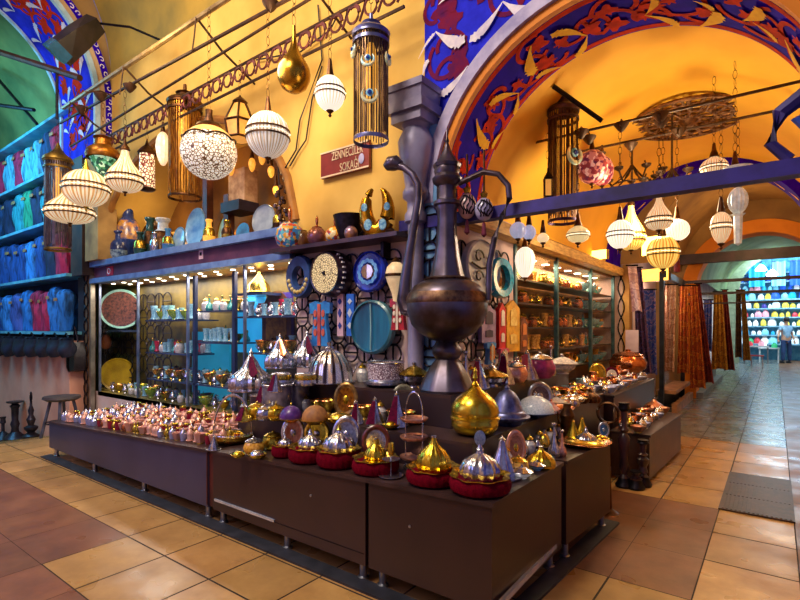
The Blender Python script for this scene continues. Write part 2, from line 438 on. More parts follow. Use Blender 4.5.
# mouldings: lilac outside, gold inside
def arch_ring(mb, y0, y1, cx, cz, r0, r1, zb=0.0, n=48):
    P = [(-r1, zb - cz)] if zb < cz else []
    outer = [(cx - r1, zb)] + [(cx + r1 * math.cos(PI - PI * i / n), cz + r1 * math.sin(PI - PI * i / n)) for i in range(n + 1)] + [(cx + r1, zb)]
    inner = [(cx - r0, zb)] + [(cx + r0 * math.cos(PI - PI * i / n), cz + r0 * math.sin(PI - PI * i / n)) for i in range(n + 1)] + [(cx + r0, zb)]
    k = len(outer)
    vs = [(x, y0, z) for x, z in outer] + [(x, y0, z) for x, z in inner] + [(x, y1, z) for x, z in outer] + [(x, y1, z) for x, z in inner]
    fs = []
    for i in range(k - 1):
        fs += [(i, i + 1, k + i + 1, k + i), (2 * k + i, 3 * k + i, 3 * k + i + 1, 2 * k + i + 1), (i, 2 * k + i, 2 * k + i + 1, i + 1), (k + i, k + i + 1, 3 * k + i + 1, 3 * k + i)]
    mb.add(vs, fs)
m = MB(); arch_ring(m, -.06, .02, ACX, ACZ, AR + .055, AR + .15, 2.49); struct(m.build('trim_3', lilac))
m = MB(); arch_ring(m, -.03, .02, ACX, ACZ, AR - .002, AR + .054, 2.49); struct(m.build('trim_4', orangearch))
# painted soffit, .8 m deep
DEP = .62
so = MB()
def fnI(off):
    def f(u, v):      # u: arc length from the left springing, v: depth into the street
        a = PI - u / AR
        if u < 0: return (ACX - AR + off, v, ACZ + u)
        return (ACX + (AR - off) * math.cos(a), v, ACZ + (AR - off) * math.sin(a))
    return f
f0 = fnI(0)
so.grid(lambda a, b: f0((PI * AR) * a, .02 + (DEP - .02) * b), 60, 6)
so.m = 4
so.add([(ACX + AR, .02, 0), (ACX + AR, DEP, 0), (ACX + AR, DEP, 2.5), (ACX + AR, .02, 2.5)], [(0, 1, 2, 3)])
f3 = fnI(.016)
so.m = 1
for v in (.05, .58): ribbon(so, [(.058 * i, v) for i in range(64)], .05, fnI(.003))
for k in range(27):
    c = (.18 + 3.4 * k / 27, rnd.uniform(.15, .48)); s_ = rnd.choice((-1, 1))
    f1, f2 = fnI(.004 + .0002 * k), fnI(.010 + .0002 * k)
    ribbon(so, spiral(c, rnd.uniform(.15, .22), rnd.uniform(0, 6), s_ * 4), .035, f1)
    blob(so, (c[0] + rnd.uniform(-.1, .1), c[1]), rnd.uniform(.075, .115), rnd.uniform(0, 6), f2)
def onArch(px, py):
    r = ray(px, py); best = None
    for i in range(1, 4000):
        p = CAM + r * (i * .0025 + 2)
        q = math.hypot(p.x - ACX, p.z - ACZ)
        if q > AR and p.y > -.05:
            a = math.atan2(p.z - ACZ, p.x - ACX); return ((PI - a) * AR, max(.03, min(.6, p.y)))
    return None
so.m = 2
for p0, p1, w_, f_ in [((587, 34), (549, 33), 1, 1), ((587, 34), (578, 59), 1.1, -1), ((530, 44), (533, 74), 1.2, 1), ((568, 72), (534, 77), 1.0, 1), ((518, 92), (487, 104), .9, 1), ((517, 92), (521, 121), 1.0, -1),
                       ((475, 118), (487, 148), 1.1, 1), ((514, 136), (490, 149), 1.1, 1), ((646, 12), (656, -4), 1.2, 1), ((645, 13), (681, 25), 1.0, -1), ((700, 26), (722, 10), 1.4, 1), ((694, -2), (716, 8), 1.3, -1),
                       ((755, 20), (781, 41), 1.0, -1), ((745, 18), (764, 6), 1.4, 1)]:
    a, b = onArch(*p0), onArch(*p1)
    if a and b: leaf(so, a, b, f3, w_, f_)
for k in range(5):
    u = 3.0 + .25 * k; leaf(so, (u, .3), (u + .2, .55), f3, 1, 1)
struct(so.build('trim_5', [purplepaint, rust, leafgold, leafwhite, beige], smooth=True))

# ------------------------------------------------------------------ vaulted bays of the side street
def vault(name, mats, y0, y1, cx, cz, r, zb=None, n=30):
    v = MB(); v.grid(lambda a, b: (cx - r * math.cos(PI * a), y0 + (y1 - y0) * b, cz + r * math.sin(PI * a)), n, 8)
    return struct(v.build(name, mats))
B1C, B1Z, B1R = 1.42, 2.62, 1.42
vault('ceiling_bay', amber, DEP, 5.4, B1C, B1Z, B1R)
m = MB()      # filler face between the painted arch and the larger bay
for i in range(40):
    a0 = PI * i / 40; a1 = PI * (i + 1) / 40
    m.add([(ACX - AR * math.cos(a0), DEP, ACZ + AR * math.sin(a0)), (ACX - AR * math.cos(a1), DEP, ACZ + AR * math.sin(a1)), (B1C - B1R * math.cos(a1), DEP, B1Z + B1R * math.sin(a1)), (B1C - B1R * math.cos(a0), DEP, B1Z + B1R * math.sin(a0))], [(0, 1, 2, 3)])
struct(m.build('wall_bay', amber))
# painted rib at the far end of the first bay
rb = MB(); arch_ring(rb, 5.4, 5.9, B1C, B1Z, B1R - .12, B1R + .02, 2.45)
rb.m = 1
for k in range(16):
    a = PI * (k + .5) / 16
    fr = lambda u, v: (B1C + (B1R - .124) * math.cos(PI - u / B1R), 5.4 + v, B1Z + (B1R - .124) * math.sin(PI - u / B1R))
    fq = lambda u, v: (B1C + (B1R - .12 + v) * math.cos(PI - u / B1R), 5.396, B1Z + (B1R - .12 + v) * math.sin(PI - u / B1R))
    leaf(rb, (a * B1R, .25), (a * B1R + .22, .12 + .2 * (k % 2)), fr, 1, 1)
struct(rb.build('trim_6', [purplepaint, leafgold]))
vault('ceiling_bay_middle', ochre, 5.9, 9.0, 2.0, 2.72, 1.36)
m = MB(); arch_wall(m, 5.88, 2.0, 2.72, 1.36, .0, 5, 4.4, zl=2.6); struct(m.build('wall_rib', ochre))
m = MB(); arch_wall(m, 9.0, 2.02, 2.32, 1.3, .0, 5, 4.6); struct(m.build('wall_far_arch', ochre))
m = MB(); arch_ring(m, 8.96, 9.5, 2.02, 2.32, 1.1, 1.36, 0); struct(m.build('trim_7', orangearch))
vault('ceiling_far', greenvault, 9.5, 22.5, 2.3, 2.9, 1.75)
m = MB(); arch_wall(m, 9.52, 2.3, 2.9, 1.75, .0, 5, 5); struct(m.build('wall_far_bay', greenvault))
m = MB(); arch_wall(m, 22.4, 2.6, 3.0, 1.55, .0, 5, 5.2); struct(m.build('wall_end_arch', plain('pale end arch', '#B9C6A8', '#98A88C', .8)))
# right-hand side of the street
m = MB(); m.add([(2.84, DEP, 0), (2.84, 5.9, 0), (2.84, 5.9, 2.66), (2.84, DEP, 2.66)], [(0, 1, 2, 3)])
m.add([(3.36, 5.9, 0), (3.36, 9, 0), (3.36, 9, 2.8), (3.36, 5.9, 2.8)], [(0, 1, 2, 3)])
m.add([(4.05, 9.5, 0), (4.05, 22.4, 0), (4.05, 22.4, 2.95), (4.05, 9.5, 2.95)], [(0, 1, 2, 3)])
struct(m.build('wall_right', beige, smooth=False))
# left-hand side above and behind the shops
m = MB(); m.add([(-.6, DEP, 2.62), (0, DEP, 2.62), (0, 6.1, 2.62), (-.6, 6.1, 2.62)], [(0, 1, 2, 3)])
m.add([(0, 0.02, 0), (0, 1.72, 0), (0, 1.72, 2.62), (0, 0.02, 2.62)], [(0, 1, 2, 3)])
m.add([(-.62, 1.72, 0), (-.62, 5.95, 0), (-.62, 5.95, 2.62), (-.62, 1.72, 2.62)], [(0, 1, 2, 3)])
m.add([(-.62, 1.72, 0), (0, 1.72, 0), (0, 1.72, 2.62), (-.62, 1.72, 2.62)], [(0, 1, 2, 3)])
m.add([(-.62, 5.95, 0), (.14, 5.95, 0), (.14, 5.95, 2.9), (-.62, 5.95, 2.9)], [(0, 1, 2, 3)])
m.add([(.14, 5.95, 0), (.14, 23, 0), (.14, 23, 4.0), (.14, 5.95, 4.0)], [(0, 1, 2, 3)])
struct(m.build('wall_left', palewall, smooth=False))
m = MB(); m.add([(.2, 26, 0), (6, 26, 0), (6, 26, 5.2), (.2, 26, 5.2)], [(0, 1, 2, 3)])
m.add([(.2, 22.4, 5.2), (6, 22.4, 5.2), (6, 26, 5.2), (.2, 26, 5.2)], [(0, 1, 2, 3)])
m.add([(6, 22.4, 0), (6, 26, 0), (6, 26, 5.2), (6, 22.4, 5.2)], [(0, 1, 2, 3)])
struct(m.build('wall_end', plain('cyan lit plaster', '#7CC4DC', '#4E9CC8', .8), smooth=False))

# ------------------------------------------------------------------ arch and vault at the left
LX, LCY, LCZ, LR = -5.6, -1.8, 4.78, 1.59
def yz_ring(mb, x0, x1, r0, r1, zb, n=44):
    pr = [(r1, 0)]; vs = []; fs = []
    def prof(r): return [(LCY + r, zb)] + [(LCY + r * math.cos(PI * i / n), LCZ + r * math.sin(PI * i / n)) for i in range(n + 1)] + [(LCY - r, zb)]
    A, B = prof(r1), prof(r0); k = len(A)
    vs = [(x0, y, z) for y, z in A] + [(x0, y, z) for y, z in B] + [(x1, y, z) for y, z in A] + [(x1, y, z) for y, z in B]
    for i in range(k - 1):
        fs += [(i, i + 1, k + i + 1, k + i), (2 * k + i, 3 * k + i, 3 * k + i + 1, 2 * k + i + 1), (i, 2 * k + i, 2 * k + i + 1, i + 1), (k + i, k + i + 1, 3 * k + i + 1, 3 * k + i)]
    mb.add(vs, fs)
la = MB(); yz_ring(la, LX - 1.2, LX - .02, LR, LR + .09, 4.05)
la.m = 1
def fnL(off):
    def f(u, v):
        a = u / LR
        if u < 0: return (v, LCY + LR - off, LCZ + u)
        return (v, LCY + (LR - off) * math.cos(a), LCZ + (LR - off) * math.sin(a))
    return f
g1, g2 = fnL(.004), fnL(.008)
for k in range(26):
    c = (-.4 + .15 * k, LX - rnd.uniform(.2, 1.0)); blob(la, c, .17, rnd.uniform(0, 6), g1)
    ribbon(la, spiral(c, .2, rnd.uniform(0, 6), 4.5), .04, g1)
la.m = 2
for k in range(9):
    u = -.45 + .45 * k
    leaf(la, (u, LX - .36), (u + .16, LX - .6), g2, 1.1, 1); leaf(la, (u, LX - .36), (u + .2, LX - .1), g2, 1.1, -1)
    leaf(la, (u + .2, LX - .95), (u + .42, LX - .75), g2, 1.1, -1); leaf(la, (u + .2, LX - .95), (u + .3, LX - 1.15), g2, 1.1, 1)
struct(la.build('trim_8', [bluepaint, rust, leafwhite]))
m = MB(); yz_ring(m, LX - 1.25, LX - 1.19, LR - .03, LR + .06, 4.05); struct(m.build('trim_9', icewhite))
m = MB(); yz_ring(m, LX - .03, LX + .03, LR - .02, LR + .05, 4.05); struct(m.build('trim_10', icewhite))
m = MB(); yz_ring(m, LX - .1, LX + .01, LR + .05, LR + .13, 4.05); struct(m.build('trim_11', beige))
bp = MB(); yz_ring(bp, LX - .1, LX + .02, LR + .13, LR + .22, 4.05); bp.m = 1
fo_ = lambda u, v: (LX + .024, LCY + (LR + .175 + v) * math.cos(u / LR), LCZ + (LR + .175 + v) * math.sin(u / LR)) if u > 0 else (LX + .024, LCY + LR + .175 + v, LCZ + u)
for k in range(60):
    ribbon(bp, spiral((-.5 + .09 * k, .012 * (-1) ** k), .034, k, 5, 8), .014, fo_)
struct(bp.build('trim_12', [purplepaint, leafwhite]))
m = MB(); m.box((LX - .2, -.06, 3.28), (.44, .26, 1.56)); m.m = 1; m.box((LX - .66, -.04, 3.2), (.42, .36, 1.8)); struct(m.build('wall_left_pier', [plain('honey pier plaster', '#C09A5C', '#8A6A40', .85, scale=2.5, bmp=.2), plain('dark pier timber', '#4A3428', '#2A1E1C', .6, scale=4)], smooth=False))
m = MB()   # wall above and right of the arch ring, up to the crossing vault
for i in range(40):
    a0, a1 = PI * i / 40, PI * (i + 1) / 40; r = LR + .2
    m.add([(LX - .05, LCY + r * math.cos(a0), LCZ + r * math.sin(a0)), (LX - .05, LCY + r * math.cos(a1), LCZ + r * math.sin(a1)), (LX - .05, -2.4 + 2.42 * math.cos(a1), 5.2 + 2.42 * math.sin(a1)), (LX - .05, -2.4 + 2.42 * math.cos(a0), 5.2 + 2.42 * math.sin(a0))], [(0, 1, 2, 3)])
struct(m.build('wall_left_arch', ochre))
gl_ = plain('plaster in green light', '#86985A', '#4E6A3E', .85, scale=1.0, bmp=.2)  # cyan-green light on the left vault is put into the plaster colour
v = MB(); v.grid(lambda a, b: (-6.8 - 5.1 * b, LCY + (LR + .2) * math.cos(PI * a), LCZ + (LR + .2) * math.sin(PI * a)), 30, 8)
v.add([(-11.9, .1, -1.2), (-11.9, -3.6, -1.2), (-11.9, -3.6, 4.7), (-11.9, .1, 4.7)], [(0, 1, 2, 3)])
v.grid(lambda a, b: (-11.9, LCY + 1.86 * math.cos(PI * a) * b, LCZ + 1.86 * math.sin(PI * a) * b), 20, 3)
struct(v.build('ceiling_left', gl_))
m = MB(); m.add([(-6.3, .12, -1), (-11.9, .12, -1.3), (-11.9, .12, 4.7), (-6.3, .12, 4.7)], [(0, 1, 2, 3)]); struct(m.build('wall_stall', gl_, smooth=False))
m = MB(); m.box((-9.1, -.13, .1), (5.5, .3, 2.4)); struct(m.build('wall_left_low', plain('salmon plaster', '#E8AC90', '#D09078', .85, scale=1.2), smooth=False))
# ------------------------------------------------------------------ rods, girder and lamps
warmglass = rib_mat('lit cream ribbed glass', 34, '#FFE8C0', '#CE9E60', .42)
whiteglass = plain('lit white glass', '#FFF4E2', '#F0D8B4', .25, scale=20, emit=.6, ecol='#FFD8A0')
goldrib = rib_mat('lit amber ribbed glass', 28, '#FFD870', '#C88A28', .6)
whiterib = rib_mat('lit white ribbed glass', 26, '#FFF8EC', '#E0C8A4', .85)
goldglass = plain('lit amber glass', '#FFC85A', '#E89A2C', .3, scale=22, emit=.55, ecol='#FFB040')
clearrib = rib_mat('clear ribbed glass ball', 38, '#F4EEE4', '#C4AC8C', .3)
clearglass = plain('clear ribbed glass', '#E8EEF4', '#AFC0D0', .12, scale=18, emit=.08, ecol='#FFF0D8')
dimpanel = plain('tinted lantern glass', '#D89A3A', '#A86A20', .3, scale=9, emit=.5, ecol='#FFB050')
filigree = glow_pattern('filigree glass', [(0, '#4A3018'), (.07, '#6A4620'), (.13, '#FFF3DC'), (1, '#FFFFFF')], 38, .5)
mosaic_green = glow_pattern('green mosaic glass', [(0, '#1C4A3C'), (.3, '#3C8A5A'), (.55, '#7AC8A0'), (.8, '#BFE8C0')], 32, .35, colour_cells=True)
mosaic_red = glow_pattern('red mosaic glass', [(0, '#8A2A30'), (.3, '#C8746A'), (.6, '#E8B0A0'), (.8, '#6A2040')], 30, .3, colour_cells=True)
mosaic_multi = glow_pattern('many coloured mosaic', [(0, '#2A7AC0'), (.2, '#E0A030'), (.4, '#C83A30'), (.55, '#58B0C0'), (.75, '#EAD8B0'), (.9, '#704028')], 34, .08, colour_cells=True)
lattice_red = glow_pattern('lattice glass', [(0, '#5A1C18'), (.1, '#7A2A1C'), (.16, '#FFE8B8'), (1, '#FFF6DC')], 24, .7)
tasselred = plain('wine tassel', '#8A2048', '#5E1030', .7, scale=20)
cablemat = plain('black cable', '#231A18', '#141010', .6)
rodmat = plain('rusty rod', '#5A3E2A', '#32221A', .5, .5, scale=9)

jewelm = plain('lit band jewel', '#FFF4E2', None, .25, emit=1.2, ecol='#FFE6C0')
ZR = 3.4
P_ROD = -.7   # the plane of the lamp rods
ZROD = 4.15
def rod(name, p0, p1, r, mat, label, cat='rod'):
    m = MB(); m.tube([p0, p1], r, 8); return tag(m.build(name, mat), label, cat)
rod('hanging_rod', (-5.5, P_ROD, 4.28), (.6, P_ROD, 4.08), .016, rodmat, 'thin brown rod the front row of lamps hangs from')
rod('hanging_rod', (-5.55, -.55, 4.02), (.1, -.55, 4.2), .013, rodmat, 'second thin rod close to the scrollwork girder')
rod('conduit_pipe', (-5.5, -.66, 4.5), (1.2, -.66, 4.5), .026, plain('pale conduit', '#B9A070', '#8A6E44', .45, .4), 'thick pale conduit pipe above the lamp rods', 'pipe')
# wall brackets that carry the rods
for k, x in enumerate((-5.2, -3.7, -2.2, -.8)):
    b = thing('rod_bracket', 'thin iron bracket holding the lamp rods at the %s' % ('far left end', 'left of the brass drop', 'middle of the row', 'end near the column')[k], 'bracket', (x, 0, 4.0))
    m = MB(); m.tube([(0, 0, .12), (0, -.4, .3), (0, -.68, .5)], .012, 6); m.build('arm', rodmat, b)
    m = MB(); m.tube([(0, -.68, .5), (0, -.7, .3), (0, -.72, .16)], .008, 6); m.build('stay', rodmat, b)
# scrollwork girder
gd = thing('scroll_girder', 'long ornate girder of iron scrollwork running above the niche', 'girder', (-2.75, -.28, 4.1))
m = MB(); m.tube([(-2.75, 0, .02), (2.75, 0, .08)], .014, 6); m.tube([(-2.75, 0, -.2), (2.75, 0, -.14)], .014, 6); m.build('rail', rodmat, gd)
m = MB()
for k in range(28):
    x = -2.65 + .195 * k; z = -.06 + .06 * (x + 2.75) / 5.5
    m.tube([(x + .075 * math.cos(a) * (1 - .1 * a / PI), 0, z + .085 * math.sin(a) * (1 - .1 * a / PI)) for a in [i * PI / 6 for i in range(17)]], .011, 5)
    m.tube([(x + .07, 0, z - .08), (x + .11, 0, z), (x + .13, 0, z + .08)], .011, 5)
m.build('scroll', plain('rosy iron scroll', '#7A3A3A', '#4A2020', .5, .4, scale=10), gd)

def chain(parent, z0, z1, mat, r=.008, links=True, name='chain'):
    m = MB()
    if links and z1 - z0 < 3:
        n = max(2, int((z1 - z0) / .07)); h = (z1 - z0) / n
        for i in range(n):
            m.ring(h * .5, r * .55, (0, 0, z0 + h * (i + .5)), 'y' if i % 2 else 'x', 8, 4, 1.0)
            m.M = None
        # narrow the rings
        m.v = [(x * .45, y * .45, z) for x, y, z in m.v]
    else:
        m.tube([(0, 0, z0), (0, 0, z1)], r, 5)
    return m.build(name, mat, parent)

PROFS = {
    'ball': [(0, 0)] + [(math.sin(PI * i / 12), .5 - .5 * math.cos(PI * i / 12)) for i in range(1, 12)] + [(.12, 1)],
    'drop': [(0, 0), (.42, .01), (.75, .07), (.94, .17), (1, .28), (.95, .39), (.8, .5), (.6, .6), (.42, .7), (.3, .8), (.22, .9), (.2, 1)],
    'egg': [(0, 0), (.3, .03), (.6, .14), (.85, .32), (1, .55), (.95, .72), (.75, .88), (.45, .96), (.25, 1)],
    'flat': [(0, 0), (.5, .06), (.85, .22), (1, .45), (.95, .62), (.75, .8), (.45, .92), (.25, 1)],
}
def glass_lamp(px, yb, yt, wpx, y0, label, shape='ball', glass=None, fl=18, band=True, zrod=ZROD, name='glass_lamp', cap=bronze, chainm=bronze, bandm=None, cat='hanging lamp', tip=True, group=None, amp=.05, tassel=None):
    """px, y of bottom and top of the glass in the photograph's frame give the place on plane y0 and the size"""
    p = onY(px, yb, y0); d = depth(p); h = (yb - yt) * d / F; R = wpx * d / F / 2
    t = thing(name, label, cat, p, rz=random.uniform(0, 3), group=group)
    m = MB(); m.lathe([(r * R, z * h) for r, z in PROFS[shape]], 24, fl, amp); m.build('glass_shade', glass or warmglass, t)
    prof = PROFS[shape]; k = max(range(len(prof)), key=lambda i: prof[i][0]); zc = prof[k][1] * h
    if band:
        m = MB(); bw = .09 * h
        m.lathe([(R * 1.0, zc - bw), (R * 1.05, zc - bw), (R * 1.05, zc - bw * .6), (R * 1.01, zc - bw * .6)], 28)
        m.lathe([(R * 1.0, zc + bw * .6), (R * 1.05, zc + bw * .6), (R * 1.05, zc + bw), (R * 1.0, zc + bw)], 28)
        b = m.build('metal_band', bandm or bronze, t)
        m = MB(); m.ring(R * 1.015, .004, (0, 0, zc), 'z', 20, 4)
        for i in range(10):
            a = 2 * PI * i / 10; m.lathe([(0, -.03 * h), (.035 * h, 0), (0, .03 * h)], 6, c=(R * 1.03 * math.cos(a), R * 1.03 * math.sin(a), zc))
        m.build('jewel_pattern', jewelm, b)
    rt = prof[-1][0] * R
    m = MB(); m.lathe([(rt * 1.02, h * .98), (max(rt * 1.5, .03), h), (max(rt * 1.2, .025), h + .03), (.02, h + .06), (.012, h + .12), (0, h + .13)], 14); m.build('cap', cap, t)
    if tip:
        m = MB(); m.lathe([(0, -.05), (.014, -.035), (.008, -.02), (.03, 0), (.02, .01)], 8); m.build('finial', cap, t)
    if tassel:
        m = MB(); m.lathe([(0, -.02), (.012, -.04), (.02, -.07), (.028, -tassel), (0, -tassel - .01)], 10); m.build('tassel', tasselred, t)
    top = zrod - p.z
    if top > h + .15: chain(t, h + .12, top, chainm)
    if zrod > 3 and p.y < -.3 or zrod == ZR:
        hy, hz = (-.7, 4.19) if p.y < 0 else min(((1.7, 3.45), (2.4, 3.5)), key=lambda q: abs(q[0] - p.y))
        t.rotation_euler.z = 0
        m = MB(); m.tube([(0, 0, top - .02), (0, (hy - p.y) * .5, max(top, hz - p.z) + .01), (0, hy - p.y, hz - p.z)], .009, 5); m.build('hook', rodmat, t)
        m = MB(); m.lathe([(.008, -.07), (.03, -.05), (.065, 0), (.07, .012), (0, .012)], 14); m.build('canopy_cup', rodmat, t, (0, (hy - p.y) * .5, max(top, hz - p.z) - .04))
    return t

# --- left-hand group, in front of the niche
glass_lamp(70, 223, 186, 43, -.95, 'lowest and leftmost cream glass lamp, squat drop with a metal belt', 'drop', cap=bronze)
glass_lamp(86, 207, 170, 41, -1.0, 'cream ribbed globe lamp just above the squat drop lamp', 'ball', cap=brass)
glass_lamp(125, 192, 150, 33, -.8, 'cream teardrop lamp right of the green mosaic cone lamp', 'drop', cap=bronze)
glass_lamp(268, 158, 112, 42, -.75, 'large ribbed crystal ball lamp right of the brass-framed lantern', 'ball', clearrib, 24, amp=.03, cap=bronze)
glass_lamp(330, 111, 76, 30, -.75, 'small white bowl lamp with a dark belt left of the chain lantern with crescents', 'ball', whiterib, 0, cap=bronze)
glass_lamp(163, 166, 132, 13, -.2, 'narrow white ribbed lamp half hidden left of the tall chain lantern', 'egg', whiteglass, 10, band=False, tip=False)
# filigree globe with a bell cap
p = onY(209, 179, -.9); d = depth(p); R = 27 * d / F; h = 53 * d / F
t = thing('filigree_lamp', 'big white globe lamp with dark filigree lace and scalloped upper edge', 'hanging lamp', p, .4)
m = MB(); m.lathe([(0, 0)] + [(R * math.sin(PI * i / 16), h / 2 - h / 2 * math.cos(PI * i / 16)) for i in range(1, 12)], 32); m.build('lace_globe', filigree, t)
m = MB(); m.lathe([(R * math.sin(PI * i / 16) * 1.005, h / 2 - h / 2 * math.cos(PI * i / 16)) for i in range(11, 15)] + [(.3 * R, .98 * h)], 32); m.build('upper_shade', plain('amber upper glass', '#F2C27A', '#D8963C', .3, scale=12, emit=.5, ecol='#FFC070'), t)
m = MB(); m.tube([(R * .94 * math.cos(a) , R * .94 * math.sin(a), h * .70 + .025 * abs(math.sin(a * 3))) for a in [2 * PI * i / 72 for i in range(72)]], .008, 5, True); m.build('scallop_edge', bronze, t)
m = MB(); m.lathe([(.45 * R, h * .93), (.5 * R, h * .96), (.42 * R, h * 1.02), (.2 * R, h * 1.06), (.12 * R, h * 1.2), (.03, h * 1.3), (0, h * 1.3)], 20); m.build('cap', bronze, t)
chain(t, h * 1.28, ZROD + .1 - p.z, bronze)
# brass drop
p = onY(294, 92, -.7); d = depth(p); R = 16.5 * d / F; h = 66 * d / F
t = thing('brass_drop', 'plain polished brass drop with a slender neck hanging beside the ribbed ball', 'hanging ornament', p)
m = MB(); m.lathe([(0, 0), (.4 * R, .01 * h), (.75 * R, .07 * h), (.97 * R, .19 * h), (R, .27 * h), (.93 * R, .36 * h), (.72 * R, .46 * h), (.45 * R, .56 * h), (.25 * R, .67 * h), (.14 * R, .8 * h), (.1 * R, h), (0, h)], 32); m.build('body', plain('aged brass', '#C99A30', '#8A6420', .25, .95, scale=4), t)
chain(t, h, ZROD - p.z, bronze)
# framed brass lantern
p = onY(240, 141, -.35); d = depth(p); R = 15 * d / F; h = 44 * d / F
t = thing('framed_lantern', 'six-sided brass lantern with amber panes behind the ribbed crystal ball', 'lantern', p, .3)
m = MB(); m.lathe([(0, 0), (.75 * R, .02 * h), (.8 * R, .05 * h), (R, .4 * h), (.95 * R, .42 * h), (.4 * R, .85 * h)], 6); m.build('pane', dimpanel, t, smooth=False)
m = MB()
for i in range(6):
    a = 2 * PI * i / 6; c, s_ = math.cos(a), math.sin(a); m.tube([(.8 * R * c, .8 * R * s_, .04 * h), (R * c, R * s_, .41 * h), (.4 * R * c, .4 * R * s_, .86 * h)], .012, 5)
for r, z in ((.82, .05), (1.0, .41), (.4, .85)): m.tube([(r * R * math.cos(2 * PI * i / 6), r * R * math.sin(2 * PI * i / 6), z * h) for i in range(6)], .013, 5, True)
m.build('frame', bronze, t)
m = MB(); m.lathe([(.42 * R, .84 * h), (.5 * R, .88 * h), (.3 * R, .95 * h), (.1 * R, h), (0, 1.05 * h)], 12); m.build('cap', bronze, t)
chain(t, h, ZROD - p.z, bronze)
# green mosaic cone under a bronze saucer
p = onY(103, 182, -.75); d = depth(p); k = d / F
t = thing('mosaic_lamp', 'pointed green mosaic lamp under a bronze saucer at the left', 'hanging lamp', p)
m = MB(); m.lathe([(0, 0), (.1 * 14 * k, 3 * k), (10 * k, 17 * k), (12 * k, 23 * k), (9 * k, 24 * k)], 20); m.build('mosaic_cone', mosaic_green, t)
m = MB(); m.lathe([(15 * k, 23 * k), (16 * k, 26 * k), (14 * k, 32 * k), (8 * k, 36 * k), (7 * k, 42 * k), (9 * k, 44 * k), (3 * k, 47 * k), (0, 48 * k)], 24); m.build('saucer', plain('amber bronze', '#B8791E', '#6A3C18', .35, .8, scale=8), t)
m = MB(); m.lathe([(0, -4 * k), (1.2 * k, -2 * k), (.6 * k, 0), (0, k)], 8); m.build('finial', bronze, t)
chain(t, 47 * k, ZROD - p.z, bronze)
# lattice cylinder lantern
p = onY(147, 188, -.25); d = depth(p); k = d / F
t = thing('lattice_lantern', 'narrow cylinder lantern with red lattice left of the tall chain lantern', 'lantern', p)
m = MB(); m.lathe([(0, 0), (7 * k, 0), (7.5 * k, 3 * k), (7 * k, 34 * k), (0, 34 * k)], 20); m.build('lattice_shade', lattice_red, t)
m = MB(); m.lathe([(8 * k, 33 * k), (9 * k, 35 * k), (6 * k, 39 * k), (2 * k, 43 * k), (0, 50 * k)], 16); m.lathe([(7 * k, 0), (8.5 * k, -1 * k), (6 * k, -3 * k), (0, -4 * k)], 16); m.build('cap', bronze, t)
chain(t, 48 * k, ZROD - p.z, bronze)

def chain_lantern(px, yb, yt, wpx, y0, label, capm, strandm, emblem=(), zrod=ZROD, inner=None, capshape='dome'):
    p = onY(px, yb, y0); d = depth(p); k = d / F; h = (yb - yt) * k; R = wpx * k / 2
    t = thing('chain_lantern', label, 'lantern', p, math.radians(36))
    n = 38; m = MB()
    for i in range(n):
        a = 2 * PI * i / n; zz = .05 * h * abs(math.sin(a * 3))
        m.box((R * .95 * math.cos(a), R * .95 * math.sin(a), (zz + h * .86) / 2), (.04 * R, .05 * R, h * .86 - zz), a)
    for i in range(9):
        a = 2 * PI * i / 9; m.box((R * .6 * math.cos(a), R * .6 * math.sin(a), h * .45), (.06 * R, .06 * R, h * .8), a)
    m.build('chain_curtain', strandm, t, smooth=False)
    m = MB()
    for z in (.86, .80): m.lathe([(R * .97, z * h - .012), (R * 1.04, z * h - .012), (R * 1.04, z * h + .012), (R * .97, z * h + .012)], 28)
    m.build('hoop', capm, t)
    m = MB()
    if capshape == 'dome': m.lathe([(R * 1.02, .85 * h), (R * 1.08, .88 * h), (R * .95, .9 * h), (R * .5, .92 * h), (R * .45, .95 * h), (R * .55, .965 * h), (R * .3, .985 * h), (R * .12, h), (R * .1, 1.05 * h), (0, 1.06 * h)], 24)
    else: m.lathe([(R * 1.02, .85 * h), (R * 1.12, .87 * h), (R * 1.05, .9 * h), (R * .6, .94 * h), (R * .25, .99 * h), (R * .1, 1.04 * h), (0, 1.06 * h)], 24)
    c = m.build('cap', capm, t)
    m = MB(); m.lathe([(R * .98, -.01), (R, .0), (R * .98, .02)], 24); m.build('fringe_rim', capm, t)
    for (ex, ez, er, kind) in emblem:
        a = ex; x, y = R * 1.02 * math.sin(a), -R * 1.02 * math.cos(a)
        M_ = Matrix.Translation((x, y, ez * h)) @ Matrix.Rotation(a, 4, 'Z') @ Matrix.Rotation(PI / 2, 4, 'X')
        m = MB(); m.M = M_; cr = []
        for i in range(21):
            q = -2.3 + 4.6 * i / 20 - PI / 2; cr.append((er * math.cos(q), er * math.sin(q), 0))
        m.tube(cr, [er * (.08 + .2 * math.sin(PI * i / 20)) for i in range(21)], 6)
        o = m.build('crescent', plain('pearl crescent', '#F0D890', '#8AC8E0', .3, .3, scale=20, emit=.1), t)
        m = MB(); m.M = M_ @ Matrix.Translation((0, er * .15, .01)); m.lathe([(0, .012), (er * .28, .008), (er * .3, 0), (0, 0)], 14); m.build('pupil', plain('deep blue bead', '#1848B0', '#0C2870', .2, coat=.5), o)
        m = MB(); m.M = M_ @ Matrix.Translation((0, er * .15, 0)); m.lathe([(0, .01), (er * .5, .006), (er * .52, 0), (0, 0)], 16); m.build('eye_disc', plain('turquoise bead', '#48B8E8', '#BFE8F4', .2, scale=24, coat=.5), o)
    if inner:
        m = MB(); m.lathe([(0, .3 * h), (R * .35, .34 * h), (R * .4, .6 * h), (R * .2, .8 * h), (0, .82 * h)], 14); m.build('bulb_shade', inner, t)
    chain(t, h * 1.05, zrod - p.z, bronze)
    return t
